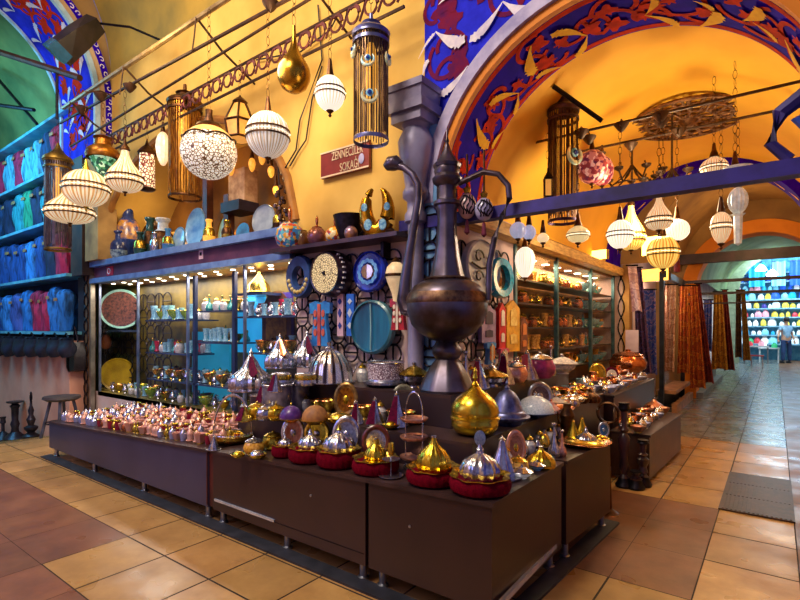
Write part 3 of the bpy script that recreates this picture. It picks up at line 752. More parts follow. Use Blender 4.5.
chainbrown = plain('dark chain strands', '#8A6A48', '#3A2830', .35, .8, scale=30, sc3=(1, 1, .3))
chaingold = plain('gold chain strands', '#D89A38', '#7A4A1C', .35, .8, scale=30, sc3=(1, 1, .3))
chain_lantern(371, 141, 20, 36, -.5, 'long chain-curtain lantern with blue eye crescents above the street sign', steelblue, chainbrown, ((0, .32, .055, 0), (-.1, .60, .045, 0), (1.25, .66, .045, 0), (-1.2, .72, .045, 0)), zrod=4.6, inner=goldglass)
chain_lantern(185, 198, 90, 32, -.15, 'tall golden chain-curtain lantern hanging inside the niche opening', bronze, chaingold, (), inner=goldglass)
chain_lantern(58, 250, 148, 24, -.9, 'tarnished chain-curtain lantern with brass top nearest the clothes stall', plain('green gold cap', '#A07C30', '#5A4A28', .4, .8, scale=6), plain('grey chain strands', '#8A7A78', '#4A4250', .4, .7, scale=30, sc3=(1, 1, .3)), (), capshape='cone', inner=goldglass)

# --- right-hand group, hanging in the side street
chain_lantern(563, 222, 95, 30, 1.6, 'dark chain-curtain lantern with a blue and gold eye beyond the navy beam', plain('violet bronze', '#5A4068', '#33202E', .4, .7, scale=8), plain('umber chain strands', '#7A5A48', '#3A2028', .4, .7, scale=30, sc3=(1, 1, .3)), ((.5, .50, .085, 0),), zrod=3.8)
glass_lamp(592, 184, 150, 30, 1.9, 'rosy mosaic globe lamp right of the dark chain lantern', 'ball', mosaic_red, 0, band=False, zrod=ZR, tassel=None)
glass_lamp(602, 186, 156, 22, 2.6, 'smaller rosy mosaic globe lamp behind its neighbour', 'ball', mosaic_red, 0, band=False, zrod=ZR)
glass_lamp(578, 243, 226, 22, 1.5, 'small belted bowl lamp under the navy beam, below the dark chain lantern', 'flat', plain('lit straw glass', '#D8C890', '#A89050', .3, scale=16, emit=.5, ecol='#FFE0A0'), 12, zrod=3.4, amp=.04)
glass_lamp(620, 249, 220, 25, 1.6, 'bright white belted lamp with a dark tip, front of a pair under the navy beam', 'ball', whiterib, 0, zrod=ZR)
glass_lamp(631, 250, 205, 26, 2.4, 'pale gold teardrop lamp behind the bright white belted lamp', 'drop', goldrib, 10, zrod=ZR, cap=bronze)
glass_lamp(659, 230, 196, 24, 1.55, 'cream teardrop lamp with dark belt right of the teardrop pair', 'drop', warmglass, 14, zrod=ZR)
glass_lamp(677, 241, 219, 23, 2.15, 'round white lamp with a red tassel right of the cream teardrop', 'ball', whiterib, 0, zrod=ZR, tassel=.30, band=False)
glass_lamp(663, 269, 236, 29, 1.85, 'yellow ribbed bowl lamp, lowest of the lamps in the street', 'ball', goldrib, 20, zrod=ZR, cap=bronze)
glass_lamp(714, 177, 157, 24, 1.9, 'flattened cream ribbed lamp just above the navy beam', 'flat', warmglass, 16, zrod=3.75)
glass_lamp(721, 244, 212, 18, 1.5, 'ribbed egg lamp hanging on a pink stem below the navy beam', 'egg', warmglass, 12, zrod=3.3)
glass_lamp(735, 178, 166, 18, 1.7, 'small crystal bell lamp, upper one of two on the same chain', 'drop', clearglass, 12, band=False, zrod=3.75, tip=False)
t = glass_lamp(738, 214, 187, 17, 1.55, 'crystal vase-shaped lamp with a long glass point below', 'ball', clearglass, 14, band=False, zrod=3.2, tip=False)
m = MB(); m.lathe([(0, -.26), (.025, -.24), (.03, -.02), (.05, 0)], 10, 6, .1); m.build('glass_point', clearglass, t)
m = MB(); m.lathe([(.045, .28), (.1, .36), (.105, .38), (.05, .31)], 16); m.build('flared_lip', clearglass, t)
glass_lamp(518, 239, 222, 16, 1.0, 'bluish glass ball lamp under the beam end, left one of two', 'ball', plain('bluish ball glass', '#C0C4F0', '#7A80C0', .15, scale=12, emit=.3, ecol='#E0E0FF'), 10, band=False, zrod=2.5)
glass_lamp(529, 240, 225, 13, 1.15, 'bluish glass ball lamp under the beam end, smaller one of two', 'ball', plain('bluish ball glass', '#C0C4F0'), 10, band=False, zrod=2.5)
glass_lamp(543, 243, 233, 12, 1.3, 'little bright white cup lamp beside the bluish ball lamps', 'flat', whiteglass, 0, band=False, zrod=2.5)
glass_lamp(525, 278, 247, 19, 1.5, 'bright white shell lamp hanging in front of the side window', 'egg', whiterib, 8, band=False, zrod=2.5)
# small black lantern
p = onY(548, 198, 1.4); k = depth(p) / F
t = thing('candle_lantern', 'small black square candle lantern left of the dark chain lantern', 'lantern', p, .5)
m = MB()
for a, b in ((-1, -1), (1, -1), (1, 1), (-1, 1)): m.box((a * 3.5 * k, b * 3.5 * k, 10 * k), (k, k, 18 * k))
m.box((0, 0, .8 * k), (8.5 * k, 8.5 * k, 1.6 * k)); m.box((0, 0, 19 * k), (8.5 * k, 8.5 * k, 1.6 * k)); m.build('frame', ironmat, t, smooth=False)
m = MB(); m.lathe([(6 * k, 20 * k), (1.5 * k, 26 * k), (k, 30 * k), (0, 30 * k)], 4, a0=PI / 4); m.build('roof', ironmat, t, smooth=False)
m = MB(); m.box((0, 0, 10 * k), (5.5 * k, 5.5 * k, 16 * k)); m.build('glass', dimpanel, t, smooth=False)
chain(t, 30 * k, 3.4 - p.z, bronze)

# painted eggs hanging behind the big ewer
for px, yb, yt, lab, c in ((467, 219, 193, 'pink painted ceramic egg with black script, behind the ewer neck', '#D8B0B4'), (484, 221, 198, 'lilac painted ceramic egg with black script, right of the pink egg', '#B8B4D8')):
    p = onY(px, yb, -.12); k = depth(p) / F
    t = thing('ceramic_egg', lab, 'hanging ornament', p)
    h = (yb - yt) * k; R = 9.2 * k
    m = MB(); m.lathe([(0, 0)] + [(R * math.sin(PI * i / 12), h / 2 - h / 2 * math.cos(PI * i / 12)) for i in range(1, 12)] + [(0, h)], 24); m.build('egg', plain('egg glaze ' + c, c, None, .25, coat=.4), t)
    m = MB(); rs = random.Random(px)
    for j in range(5):
        a0 = -PI / 2 + .64 + (j - 2) * .35; pts = []
        for i in range(9):
            a = a0 + .18 * math.sin(i * 1.1 + j); q = .25 + .5 * i / 8; rr = R * math.sin(PI * q) * 1.02; pts.append((rr * math.cos(a), rr * math.sin(a), h * (.5 - .5 * math.cos(PI * q))))
        m.tube(pts, .006, 5)
    m.build('script_pattern', ironmat, t)
    m = MB(); m.lathe([(0, h), (.02, h), (.03, h + .03), (.0, h + .06)], 8); m.build('cap', brass, t)
    m = MB(); m.lathe([(0, -.12), (.02, -.1), (.012, -.02), (0, 0)], 8); m.build('tassel', tasselred, t)
    chain(t, h + .05, 2.78 - p.z, bronze, links=False)

# pressed-metal rosette on the street vault, with iron hooks
p = Vector((1.45, 3.4, 3.98))
t = thing('ceiling_rosette', 'round openwork metal rosette on the amber vault of the side street', 'rosette', p)
rm = plain('rosette metal', '#8A5A30', '#4A2A1C', .45, .6, scale=20, bmp=.2)
m = MB()
for R_ in (.62, .45, .27, .12): m.ring(R_, .022, (0, 0, -.02), 'z', 36, 6)
for i in range(24):
    a = 2 * PI * i / 24; m.ring(.085, .014, (.53 * math.cos(a), .53 * math.sin(a), -.02), 'z', 10, 5)
for i in range(18):
    a = 2 * PI * (i + .5) / 18; m.ring(.08, .014, (.36 * math.cos(a), .36 * math.sin(a), -.03), 'z', 10, 5)
for i in range(12):
    a = 2 * PI * i / 12; m.tube([(.1 * math.cos(a), .1 * math.sin(a), -.03), (.3 * math.cos(a + .2), .3 * math.sin(a + .2), -.04), (.62 * math.cos(a), .62 * math.sin(a), -.02)], .014, 5)
m.build('openwork', rm, t)
m = MB(); m.lathe([(0, -.12), (.06, -.1), (.12, -.03), (.1, 0), (0, 0)], 16); m.build('boss', rm, t)
# wrought-iron chandeliers under the rosette
def chandelier(p, R, n, label, zt):
    t = thing('iron_chandelier', label, 'chandelier', p)
    m = MB(); m.tube([(0, 0, 0), (0, 0, zt - p[2])], .012, 6); m.build('stem', rodmat, t)
    for i in range(n):
        a = 2 * PI * i / n; c, s_ = math.cos(a), math.sin(a)
        m = MB(); m.tube([(0, 0, .25), (.3 * R * c, .3 * R * s_, .1), (.7 * R * c, .7 * R * s_, .0), (R * c, R * s_, .12), (.9 * R * c, .9 * R * s_, .2)], .011, 5)
        b = m.build('arm', rodmat, t)
        m = MB(); m.lathe([(.01, .1), (.05, .13), (.055, .15), (.0, .14)], 10, c=(R * c, R * s_, 0)); m.build('cup', rodmat, b)
    m = MB(); m.ring(R * .7, .01, (0, 0, 0), 'z', 24, 5); m.build('hoop', rodmat, t)
chandelier(onY(672, 190, 3.0), .30, 7, 'spiky wrought-iron chandelier left of the rosette, nearer one', 3.9)
chandelier(onY(632, 185, 3.3), .34, 7, 'wrought-iron chandelier beside the rosy mosaic lamps', 3.75)
rod('hanging_rod', (.1, 1.7, 3.45), (2.8, 1.7, 3.45), .014, rodmat, 'thin iron rod across the street carrying the glass lamps')
rod('hanging_rod', (.1, 2.4, 3.5), (2.8, 2.4, 3.5), .014, rodmat, 'thin iron rod across the street behind the first lamp rod')
rod('iron_bar', at(553, 86, 4.7), at(602, 121, 4.7), .022, ironmat, 'short dark bar slanting across the amber vault above the dark chain lantern', 'bar')
# floodlight and tie rod at the left arch
p = at(77, 38, 6.3); t = thing('floodlight', 'black box floodlight fixed high at the left arch', 'floodlight', p)
p0, p1, p2 = at(58, 55, 6.25) - p, at(80, 36, 6.3) - p, at(96, 23, 6.4) - p
m = MB(); m.tube([p0, p1, p2], [.19, .17, .13], 4); m.build('housing', plain('floodlight black', '#2A2226', '#171318', .4), t, smooth=False)
m = MB(); m.tube([p0 * 1.03, p0 * .6], [.165, .16], 4); m.M = None; m.v = [tuple(Vector(q) + Vector((.05, -.06, -.03))) for q in m.v]; m.build('lens', plain('blue lens', '#2A6A90', '#164A68', .15), t, smooth=False)
m = MB(); m.tube([p2, at(130, 27, 6.3) - p, at(160, 40, 6.1) - p], .015, 6); m.build('bracket', ironmat, t)
rod('iron_tie_rod', at(-10, 49, 7.6), at(80, 78, 7.0), .045, plain('rust brown tie', '#5A3426', '#361E1A', .6), 'thick rusty tie rod crossing under the left arch', 'tie rod')
rod('iron_hanger', at(57, 71, 7.13), at(57, 119, 7.13), .02, ironmat, 'upright iron hanger below the thick rusty tie rod', 'hanger')
rod('iron_tie_rod', at(-8, 72, 8.6), at(37, 124, 8.0), .025, ironmat, 'slim black stay sloping down above the clothes stall', 'tie rod')
rod('iron_tie_rod', at(-8, 104, 8.3), at(34, 110, 7.9), .03, ironmat, 'level black bar above the clothes stall', 'tie rod')
# loose cables on the front wall
for k, pts in enumerate([[(318, 5), (322, 60), (300, 120), (296, 150), (284, 170)], [(256, 60), (300, 52), (330, 30), (340, 10)], [(322, 66), (312, 100), (306, 140), (298, 152), (290, 166)]]):
    m = MB(); m.tube([onY(a, b, -.03) for a, b in pts], .008, 5)
    tag(m.build('cable', cablemat), ('loose black cable running down the wall left of the sign', 'slack black cable looping under the scrollwork girder', 'second black cable beside the first one on the yellow wall')[k], 'cable')
# ------------------------------------------------------------------ corner column, beams, fascia
t = struct(thing('trim_13', 'tall fluted iron column with a square capital at the shop corner', 'column', (-.01, -.11, 0)))
colm = plain('violet grey column paint', '#A29EBE', '#6A6484', .45, .2, scale=3, bmp=.1)
m = MB(); m.lathe([(.12, 0), (.12, .1), (.08, .16), (.066, .2), (.064, 2.32), (.09, 2.34), (.09, 2.4), (.07, 2.43), (.07, 2.5), (.105, 2.53), (.105, 2.58), (.085, 2.62), (.1, 2.72), (.135, 2.88), (.145, 2.98), (.1, 3.07), (.12, 3.1)], 12); m.build('shaft', colm, t, sharp=50)
m = MB(); m.box((0, 0, 3.14), (.28, .28, .08)); m.box((0, 0, 3.21), (.34, .34, .07)); m.box((0, 0, 3.29), (.3, .3, .1), 0, 1.1); m.box((0, 0, 3.36), (.36, .36, .05)); m.build('capital', colm, t, smooth=False)
# tie beams
m = MB(); m.box((1.45, -.03, 2.335), (3.3, .1, .085)); struct(m.build('trim_14', darkbeam, smooth=False))
m = MB(); m.box((2.1, 8.6, 2.93), (2.9, .12, .2)); m.box((2.1, 8.55, 2.45), (2.9, .06, .06)); m.box((2.1, 8.55, 2.2), (2.9, .05, .05)); m.box((2.1, 8.55, 2.0), (2.9, .03, .03)); struct(m.build('trim_15', plain('dark street beam', '#3A2430', '#20141C', .5), smooth=False))
# dark blue iron bracket at the right edge
b = thing('iron_bracket', 'dark blue curled iron bracket standing on the navy beam at the right', 'bracket', (2.35, -.05, 2.38))
m = MB(); m.tube([(-.02, 0, 0), (-.1, 0, .1), (-.06, 0, .25), (.08, 0, .35), (.1, 0, .6), (.2, 0, .75)], [.03, .03, .04, .05, .05, .03], 8); m.build('scroll', darkbeam, b)
m = MB(); m.tube([(.1, 0, .1), (.02, 0, .2), (.12, 0, .28), (.22, 0, .2)], .035, 8); m.build('curl', plain('bright blue iron', '#2A58D0', '#1C3C9A', .4), b)
# fascia over the showcase
X0, X1 = -6.05, -1.5; XB = -7.3
fb = struct(thing('trim_16', 'pale blue framed fascia board over the showcase', 'fascia', (0, 0, 0)))
m = MB(); m.box(((X0 + X1) / 2, -.04, 2.46), (X1 - X0, .16, .08)); m.box(((X0 + X1) / 2, -.05, 2.21), (X1 - X0, .14, .07)); m.build('rail', plain('powder blue aluminium', '#8CB4E8', '#6A88C8', .35, .3), fb, smooth=False)
m = MB(); m.box(((X0 + X1) / 2, -.02, 2.33), (X1 - X0, .06, .19)); m.build('board', plain('plum board', '#6A3A54', '#4A2A48', .4), fb, smooth=False)
# red flag sticker and white note on the fascia
p = onY(110, 271, -.055); s_ = thing('flag_sticker', 'small red flag sticker with a white crescent at the left end of the fascia', 'sticker', p)
m = MB(); m.box((0, 0, 0), (.2, .006, .13)); m.build('field', plain('flag red', '#D8143A', '#C01030', .5), s_, smooth=False)
m = MB(); m.tube([(-.03 + .04 * math.cos(a), -.005, .04 * math.sin(a)) for a in [.7 + 4.9 * i / 14 for i in range(15)]], .008, 5)
for q in range(5): m.add([(.02, -.006, 0), (.02 + .022 * math.cos(q * 1.257 - .25), -.006, .022 * math.sin(q * 1.257 - .25)), (.02 + .022 * math.cos(q * 1.257 + .25), -.006, .022 * math.sin(q * 1.257 + .25))], [(0, 1, 2)])
m.build('crescent_pattern', plain('sticker white', '#F4F0F0', None, .6), s_)
p = onY(201, 254, -.055); s_ = thing('notice_sticker', 'small pale notice sticker with a dark mark on the middle of the fascia', 'sticker', p)
m = MB(); m.box((0, 0, 0), (.085, .006, .12)); m.build('paper', plain('pinkish paper', '#F0C8D0', None, .6), s_, smooth=False)
m = MB(); m.box((0, -.005, .0), (.04, .004, .04)); m.build('mark', ironmat, s_, smooth=False)

# street sign
a = onY(322, 153, -.03); b = onY(370, 141, -.03); c = onY(370, 168, -.03); d_ = onY(322, 179, -.03)
W_ = b.x - a.x; H_ = (a.z - d_.z + b.z - c.z) / 2; cx = (a.x + b.x) / 2; cz = (a.z + d_.z + b.z + c.z) / 4
sg = thing('street_sign', 'dark red enamel street sign with pale lettering on the yellow wall', 'sign', (cx, -.03, cz))
m = MB(); m.box((0, 0, 0), (W_, .03, H_)); m.build('plate', plain('sign maroon', '#8E2A26', '#742020', .35, coat=.3), sg, smooth=False)
m = MB()
for z in (-1, 1): m.box((0, -.018, z * (H_ / 2 - .008)), (W_, .008, .014))
m.build('edge_line', plain('sign cream', '#F0D8B8', None, .5), sg, smooth=False)
for k, (txt, zz, xx, wd) in enumerate((('ZENNECİLER', .055, .04, .40), ('SOKAĞI', -.065, .07, .24))):
    cu = bpy.data.curves.new('lettering', 'FONT'); cu.body = txt; cu.size = .12; cu.extrude = .003; cu.align_x = 'CENTER'; cu.align_y = 'CENTER'
    o = bpy.data.objects.new('lettering', cu); COL.objects.link(o); o.parent = sg
    o.location = (xx, -.018, zz); o.rotation_euler = (PI / 2, 0, 0); cu.materials.append(plain('sign cream', '#F0D8B8'))
    bpy.context.view_layer.update()
    sx_ = wd * W_ / .62 / max(o.dimensions.x, .01)
    me = bpy.data.meshes.new_from_object(o.evaluated_get(bpy.context.evaluated_depsgraph_get())); bpy.data.objects.remove(o)
    o = bpy.data.objects.new('lettering', me); COL.objects.link(o); o.parent = sg; o.location = (xx, -.018, zz); o.rotation_euler = (PI / 2, 0, 0); o.scale = (sx_, .9, 1)
m = MB(); m.M = Matrix.Translation((W_ * .36, -.02, -.03)) @ Matrix.Rotation(PI / 2, 4, 'X'); m.lathe([(0, .004), (.03, .003), (.033, 0)], 16, sy=1.4); m.build('emblem_disc', plain('lilac spot', '#B8B8E8', None, .4), sg)

# ------------------------------------------------------------------ black ring lattice on the walls
def lattice(name, label, x0, x1, z0, z1, y, R, axis='y', holes=(), mat_=ironmat):
    t = thing(name, label, 'lattice'); m = MB()
    nx = int((x1 - x0) / (2 * R)); nz = int((z1 - z0) / (2 * R))
    for i in range(nx):
        for j in range(nz):
            cx = x0 + R + i * 2 * R; cz = z0 + R + j * 2 * R
            if axis == 'y': m.ring(R * 1.04, .009, (cx, y, cz), 'y', 18, 5)
            else: m.ring(R * 1.04, .009, (y, cx, cz), 'x', 18, 5)
            dd = [((-R, 0), (R, 0)), ((0, -R), (0, R))][(i + j) % 2]
            q = [(cx + dd[0][0], y, cz + dd[0][1]), (cx + dd[1][0], y, cz + dd[1][1])]
            if axis == 'x': q = [(b, a, c) for a, b, c in q]
            m.tube(q, .009, 5)
    m.build('ring_pattern', mat_, t); return t
lattice('ring_lattice', 'black iron ring lattice on the pink wall behind the hanging plates', -1.5, -.08, 1.2, 2.24, -.03, .08)
lattice('ring_lattice', 'narrow strip of black iron rings on the sky-blue pilaster between column and ewer', .02, .17, 1.2, 2.5, -.068, .07)
# showcase: carcass, back, side
YB = .52
sh = struct(thing('window_1', 'wide lit display window under the fascia', 'window', (0, 0, 0)))
m = MB(); m.box(((XB + X1) / 2, YB + .02, 1.35), (X1 - XB, .03, 1.7)); m.box(((X0 + X1) / 2, YB / 2, .5), (X1 - X0, YB, .06)); m.box(((XB + X0) / 2, .34, .5), (X0 - XB, .36, .06)); m.box(((XB + X0) / 2, .34, 2.2), (X0 - XB, .36, .04)); m.build('back', plain('olive gold back', '#84702A', '#40381C', .5, scale=2.5), sh, smooth=False)
m = MB(); m.box(((X0 + X1) / 2, YB / 2, 2.2), (X1 - X0, YB, .04)); m.build('soffit', plain('warm soffit', '#C88A30', '#8A5A28', .3), sh, smooth=False)
m = MB(); m.box((XB - .02, .33, 1.3), (.1, .38, 2.4)); m.build('side', oak, sh, smooth=False)
m = MB(); m.box(((X0 + X1) / 2, .02, 1.38), (X1 - X0, .012, 1.6)); m.build('pane', pane_mat('showcase pane'), sh, smooth=False)
m = MB()
for x in (X0 + .02, -4.82, -3.55, -2.4, X1 - .02): m.box((x, .02, 1.36), (.025, .03, 1.66))
m.build('frame', plain('blue grey aluminium', '#9AA8C8', '#6A7898', .3, .7), sh, smooth=False)
m = MB(); rl = random.Random(4)
for i in range(13):
    for j in range(2): m.lathe([(0, -.004), (.028, -.003), (.032, .004)], 10, c=(X0 + .2 + i * .34 + .1 * j, .14 + .2 * j, 2.178))
m.build('downlight_pattern', plain('showcase lamp', '#FFF6DC', None, .5, emit=9, ecol='#FFF0D0'), sh)
# left corner post, with its iron strip
pl = struct(thing('door_1', 'dark corner post with iron strip left of the showcase', 'post', (-6.2, -.02, 0)))
m = MB(); m.box((-.22, .0, 1.35), (.3, .12, 2.9)); m.build('dark_jamb', plain('near black jamb', '#2A2228', '#181318', .5), pl, smooth=False)
m = MB(); m.box((0, -.03, 1.2), (.14, .1, 2.6)); m.build('post', oak, pl, smooth=False)
m = MB(); m.box((.12, -.05, 1.2), (.05, .06, 2.5)); m.build('metal_edge', plain('pewter edge', '#B0A898', '#7A746C', .3, .7), pl, smooth=False)
m = MB()
for k in range(12): m.ring(.07, .01, (0, -.09, .2 + .19 * k), 'y', 16, 5, 1.3)
m.build('ring_strip', ironmat, pl)
lattice('ring_lattice', 'black ring lattice inside the left end of the display window', -7.2, -4.8, .58, 2.1, YB - .03, .12)

# showcase shelves and panels
shelfm = plain('smoked glass shelf', '#38486A', '#222C48', .15, scale=3, spec=.8)
shelves = []
for k, (x0, x1, z) in enumerate(((-4.75, -3.6, 1.60), (-4.75, -3.6, 1.16), (-4.7, -1.6, .80), (-3.45, -2.75, 1.70), (-3.45, -2.75, 1.32), (-2.65, -1.6, 1.62), (-2.4, -1.6, 1.22))):
    m = MB(); m.box(((x0 + x1) / 2, .28, z), (x1 - x0, .4, .02)); lab = ('upper left smoked shelf in the display window', 'lower left smoked shelf in the display window', 'long bottom shelf of the display window', 'upper middle shelf between the dark posts', 'lower middle shelf between the dark posts', 'upper right shelf in front of the blue panel', 'lower right shelf beneath the brown arched panel')[k]
    tag(m.build('display_shelf', shelfm, smooth=False), lab, 'shelf')
cy = plain('lit turquoise panel', '#2AA8E8', '#1478B8', .4, scale=1.5, emit=.5, ecol='#2AA8E8')
for k, (px0, px1, y0, y1, lab, mt) in enumerate(((229, 244, 298, 352, 'bright turquoise backlit panel in the display window, left of the arched panel', cy), (262, 291, 290, 352, 'brown arched panel between turquoise strips in the display window', None), (246, 262, 296, 372, 'second turquoise backlit panel beside the brown arch', cy), (191, 228, 332, 405, 'wide teal backlit panel low in the display window', plain('lit teal panel', '#1C88A8', '#0E5878', .4, scale=1.5, emit=.35, ecol='#2098C0')), (281, 291, 292, 340, 'violet backlit panel at the right end of the display window', plain('violet panel', '#4A3A98', '#30246A', .4, emit=.15, ecol='#4A3A98')))):
    a = onY(px0, y1, YB - .12); b = onY(px1, y0, YB - .12); w2 = b.x - a.x; h2 = b.z - a.z
    if mt is not None:
        m = MB(); m.box(((a.x + b.x) / 2, YB - .05 - .012 * k, (a.z + b.z) / 2), (w2, .03, h2)); tag(m.build('backlit_panel', mt, smooth=False), lab, 'panel')
    else:
        t = thing('arched_panel', lab, 'panel', ((a.x + b.x) / 2, YB - .09, a.z))
        out = [(-w2 / 2, 0), (w2 / 2, 0), (w2 / 2, h2 * .6)] + [(w2 / 2 * math.cos(q), h2 * .6 + h2 * .4 * math.sin(q)) for q in [PI * i / 12 for i in range(1, 12)]] + [(-w2 / 2, h2 * .6)]
        m = MB(); m.slab(out, -.03, .03); m.build('board', plain('brown arch board', '#6A3E1E', '#44281A', .5), t, smooth=False)
        m = MB(); m.slab([(x * .7, z * .8 + .02) for x, z in out], -.036, -.02); m.build('inset', plain('gilded inset', '#B08028', '#6A4A18', .35, .5, scale=12), t, smooth=False)
for k, x in enumerate((-3.52, -2.7)):
    m = MB(); m.box((x, .1, 1.35), (.05, .04, 1.6)); tag(m.build('shelf_post', plain('dark blue post', '#2A3A66', '#1A2444', .4), smooth=False), ('dark blue shelf post left of the middle shelves in the display window', 'dark blue shelf post right of the middle shelves in the display window')[k], 'post')

# round wall plates: disc axis along -y
def wall_plate(px, py, wpx, hpx, y0, label, face, rim, name='wall_plate', rimw=.14, hole=False, ornament=None, rz=0, tilt=0, axis='y', n=32):
    p = onY(px, py, y0) if axis == 'y' else onX(px, py, y0)
    d = depth(p); H = hpx * d / F / 2
    # true width from the slant of the wall to the line of sight
    if axis == 'y': Wd = abs(onY(px + wpx / 2, py, y0).x - onY(px - wpx / 2, py, y0).x) / 2
    else: Wd = abs(onX(px + wpx / 2, py, y0).y - onX(px - wpx / 2, py, y0).y) / 2
    t = thing(name, label, 'plate' if name == 'wall_plate' else name.replace('_', ' '), p, rz if axis == 'y' else PI / 2)
    S = Matrix.Rotation(PI / 2, 4, 'X') @ Matrix.Diagonal((Wd, H, 1, 1)); th = .03
    m = MB(); m.M = S
    if hole: m.lathe([(rimw * 3, -.02), (1.0, -.02), (1.0, .02), (.93, .045), (rimw * 3 + .05, .04), (rimw * 3, .01), (rimw * 3, -.02)], n)
    else: m.lathe([(0, -.02), (1.0, -.02), (1.0, .03), (1 - rimw, .045), (1 - rimw, .02)], n)
    m.build('rim', rim, t)
    if face:
        m = MB(); m.M = S; m.lathe([(0, .02), (.5, .018), (1 - rimw, .024)] if not hole else [(0, -.005), (rimw * 3, -.005)], n); m.build('face', face, t)
    if ornament: ornament(t, Wd, H)
    return t
tealbrush = plain('brushed teal glaze', '#1A78A0', '#0C4468', .3, scale=7, sc3=(1, 1, .15), coat=.5)
def strokes(t, W, H):
    m = MB()
    m.tube([(0, -.035, -.85 * H), (.01, -.04, 0), (0, -.035, .85 * H)], .006, 5); m.build('seam_line', plain('pale glaze line', '#9AC8C8', None, .4), t)
wall_plate(373, 327, 42, 54, -.09, 'large oval teal plate, the biggest hanging on the lattice', tealbrush, plain('sea green rim', '#4A8A98', '#2A5A70', .35, coat=.5), rimw=.08, ornament=strokes)
irisblue = plain('cobalt iris glaze', '#1A3AC8', '#0C1C80', .25, scale=12, coat=.5)
def iris(t, W, H):
    m = MB(); m.M = Matrix.Rotation(PI / 2, 4, 'X') @ Matrix.Diagonal((W, H, 1, 1)); m.lathe([(.62, .048), (.46, .05), (.44, .05)], 24, 12, .05); m.build('petal_ring', plain('pale blue petals', '#7AC0E8', '#3A70D8', .3, scale=30), t)
    m = MB(); m.M = Matrix.Rotation(PI / 2, 4, 'X') @ Matrix.Diagonal((W, H, 1, 1)); m.lathe([(0, .056), (.36, .054), (.4, .046)], 8); m.build('mirror', plain('faceted mirror', '#E8D0B0', '#7A5A5A', .1, .9, scale=5), t, smooth=False)
wall_plate(371, 272, 32, 41, -.09, 'cobalt plate with pale petal ring and small mirror centre', irisblue, irisblue, rimw=.1, ornament=iris)
def nuts(t, W, H):
    m = MB(); m.M = Matrix.Rotation(PI / 2, 4, 'X') @ Matrix.Diagonal((W, H, 1, 1))
    for k in range(9):
        a = PI + .25 + k * (PI - .5) / 8; m.lathe([(0, .07), (.1, .05), (.11, .04)], 8, c=(.72 * math.cos(a), .72 * math.sin(a), 0))
    m.build('bead_pattern', plain('ivory beads', '#F0E0A0', '#C8A850', .4), t)
wall_plate(301, 277, 25, 43, -.10, 'blue crescent-shaped ring with ivory beads, leftmost on the lattice', None, plain('slate blue glaze', '#3A5A98', '#22305A', .35, coat=.4), name='crescent_ring', hole=True, rimw=.15, ornament=nuts)
# filigree drum
p = onY(331, 274, -.12); d = depth(p); Hh = 21 * d / F; Ww = abs(onY(344, 274, -.12).x - onY(316, 274, -.12).x) / 2
t = thing('filigree_drum', 'round drum with cream filigree face and dark rim on the lattice', 'drum lamp', p)
m = MB(); m.M = Matrix.Rotation(PI / 2, 4, 'X') @ Matrix.Diagonal((Ww, Hh, 1, 1)); m.lathe([(0, -.09), (1.08, -.09), (1.12, .0), (1.0, .09), (.92, .085)], 32); m.build('dark_rim', plain('drum rim', '#3A2430', '#20161E', .3, coat=.5), t)
m = MB(); m.M = Matrix.Rotation(PI / 2, 4, 'X') @ Matrix.Diagonal((Ww, Hh, 1, 1)); m.lathe([(0, .088), (.92, .084)], 32); m.build('filigree_face', glow_pattern('cream filigree', [(0, '#3A2A1C'), (.06, '#5A4028'), (.11, '#F0DCA0'), (1, '#F8EABC')], 55, .25), t)
m = MB(); m.M = Matrix.Rotation(PI / 2, 4, 'X'); m.lathe([(0, .1), (.015, .1), (.018, .085)], 10); m.build('centre_pin', ironmat, t)
m = MB()
for k in range(9):
    a = -.9 + 1.8 * k / 8; m.box((Ww * 1.1 * math.cos(a), -.03, Hh * 1.1 * math.sin(a)), (.014, .03, .014))
m.build('bead_pattern', plain('sticker white', '#F4F0F0'), t, smooth=False)

# caftan ornaments
def caftan(p, w2, h, label, c1, c2, c3, rz=0):
    t = thing('caftan_ornament', label, 'ornament', p, rz)
    out = [(-.5, .0), (.5, .0), (.33, .62), (.36, .72), (.56, .72), (.58, .95), (.25, 1), (.1, .96), (-.1, .96), (-.25, 1), (-.58, .95), (-.56, .72), (-.36, .72), (-.33, .62)]
    m = MB(); m.slab([(x * w2, z * h) for x, z in out], -.02, .02); m.build('robe', c1, t, smooth=False)
    m = MB(); m.box((0, -.024, h * .47), (w2 * .16, .012, h * .92)); m.build('centre_band', c2, t, smooth=False)
    for sx in (-1, 1):
        for z in (.3, .52, .72):
            m = MB(); m.M = Matrix.Rotation(PI / 2, 4, 'X'); m.lathe([(0, .008), (w2 * .09, .005), (w2 * .1, 0)], 8, sy=1.6); m.build('medallion', c3, t, (sx * w2 * .22, -.024, z * h))
    return t
p = onY(321, 346, -.14); d = depth(p)
caftan(p, 25 * d / F, 45 * d / F, 'turquoise caftan-shaped ornament with a coral band on the lattice', plain('turquoise enamel', '#3A9AE0', '#2060B8', .35, scale=9, coat=.4), plain('coral enamel', '#E07050', '#A84048', .4), plain('coral enamel', '#E07050'))
p = onY(399, 330, -.16); d = depth(p)
caftan(p, 17 * d / F, 32 * d / F, 'crimson caftan-shaped ornament beside the column', plain('crimson enamel', '#C81E24', '#8E1220', .35, coat=.4), plain('ivory enamel', '#F0E0C8', None, .4), plain('ivory enamel', '#F0E0C8'))
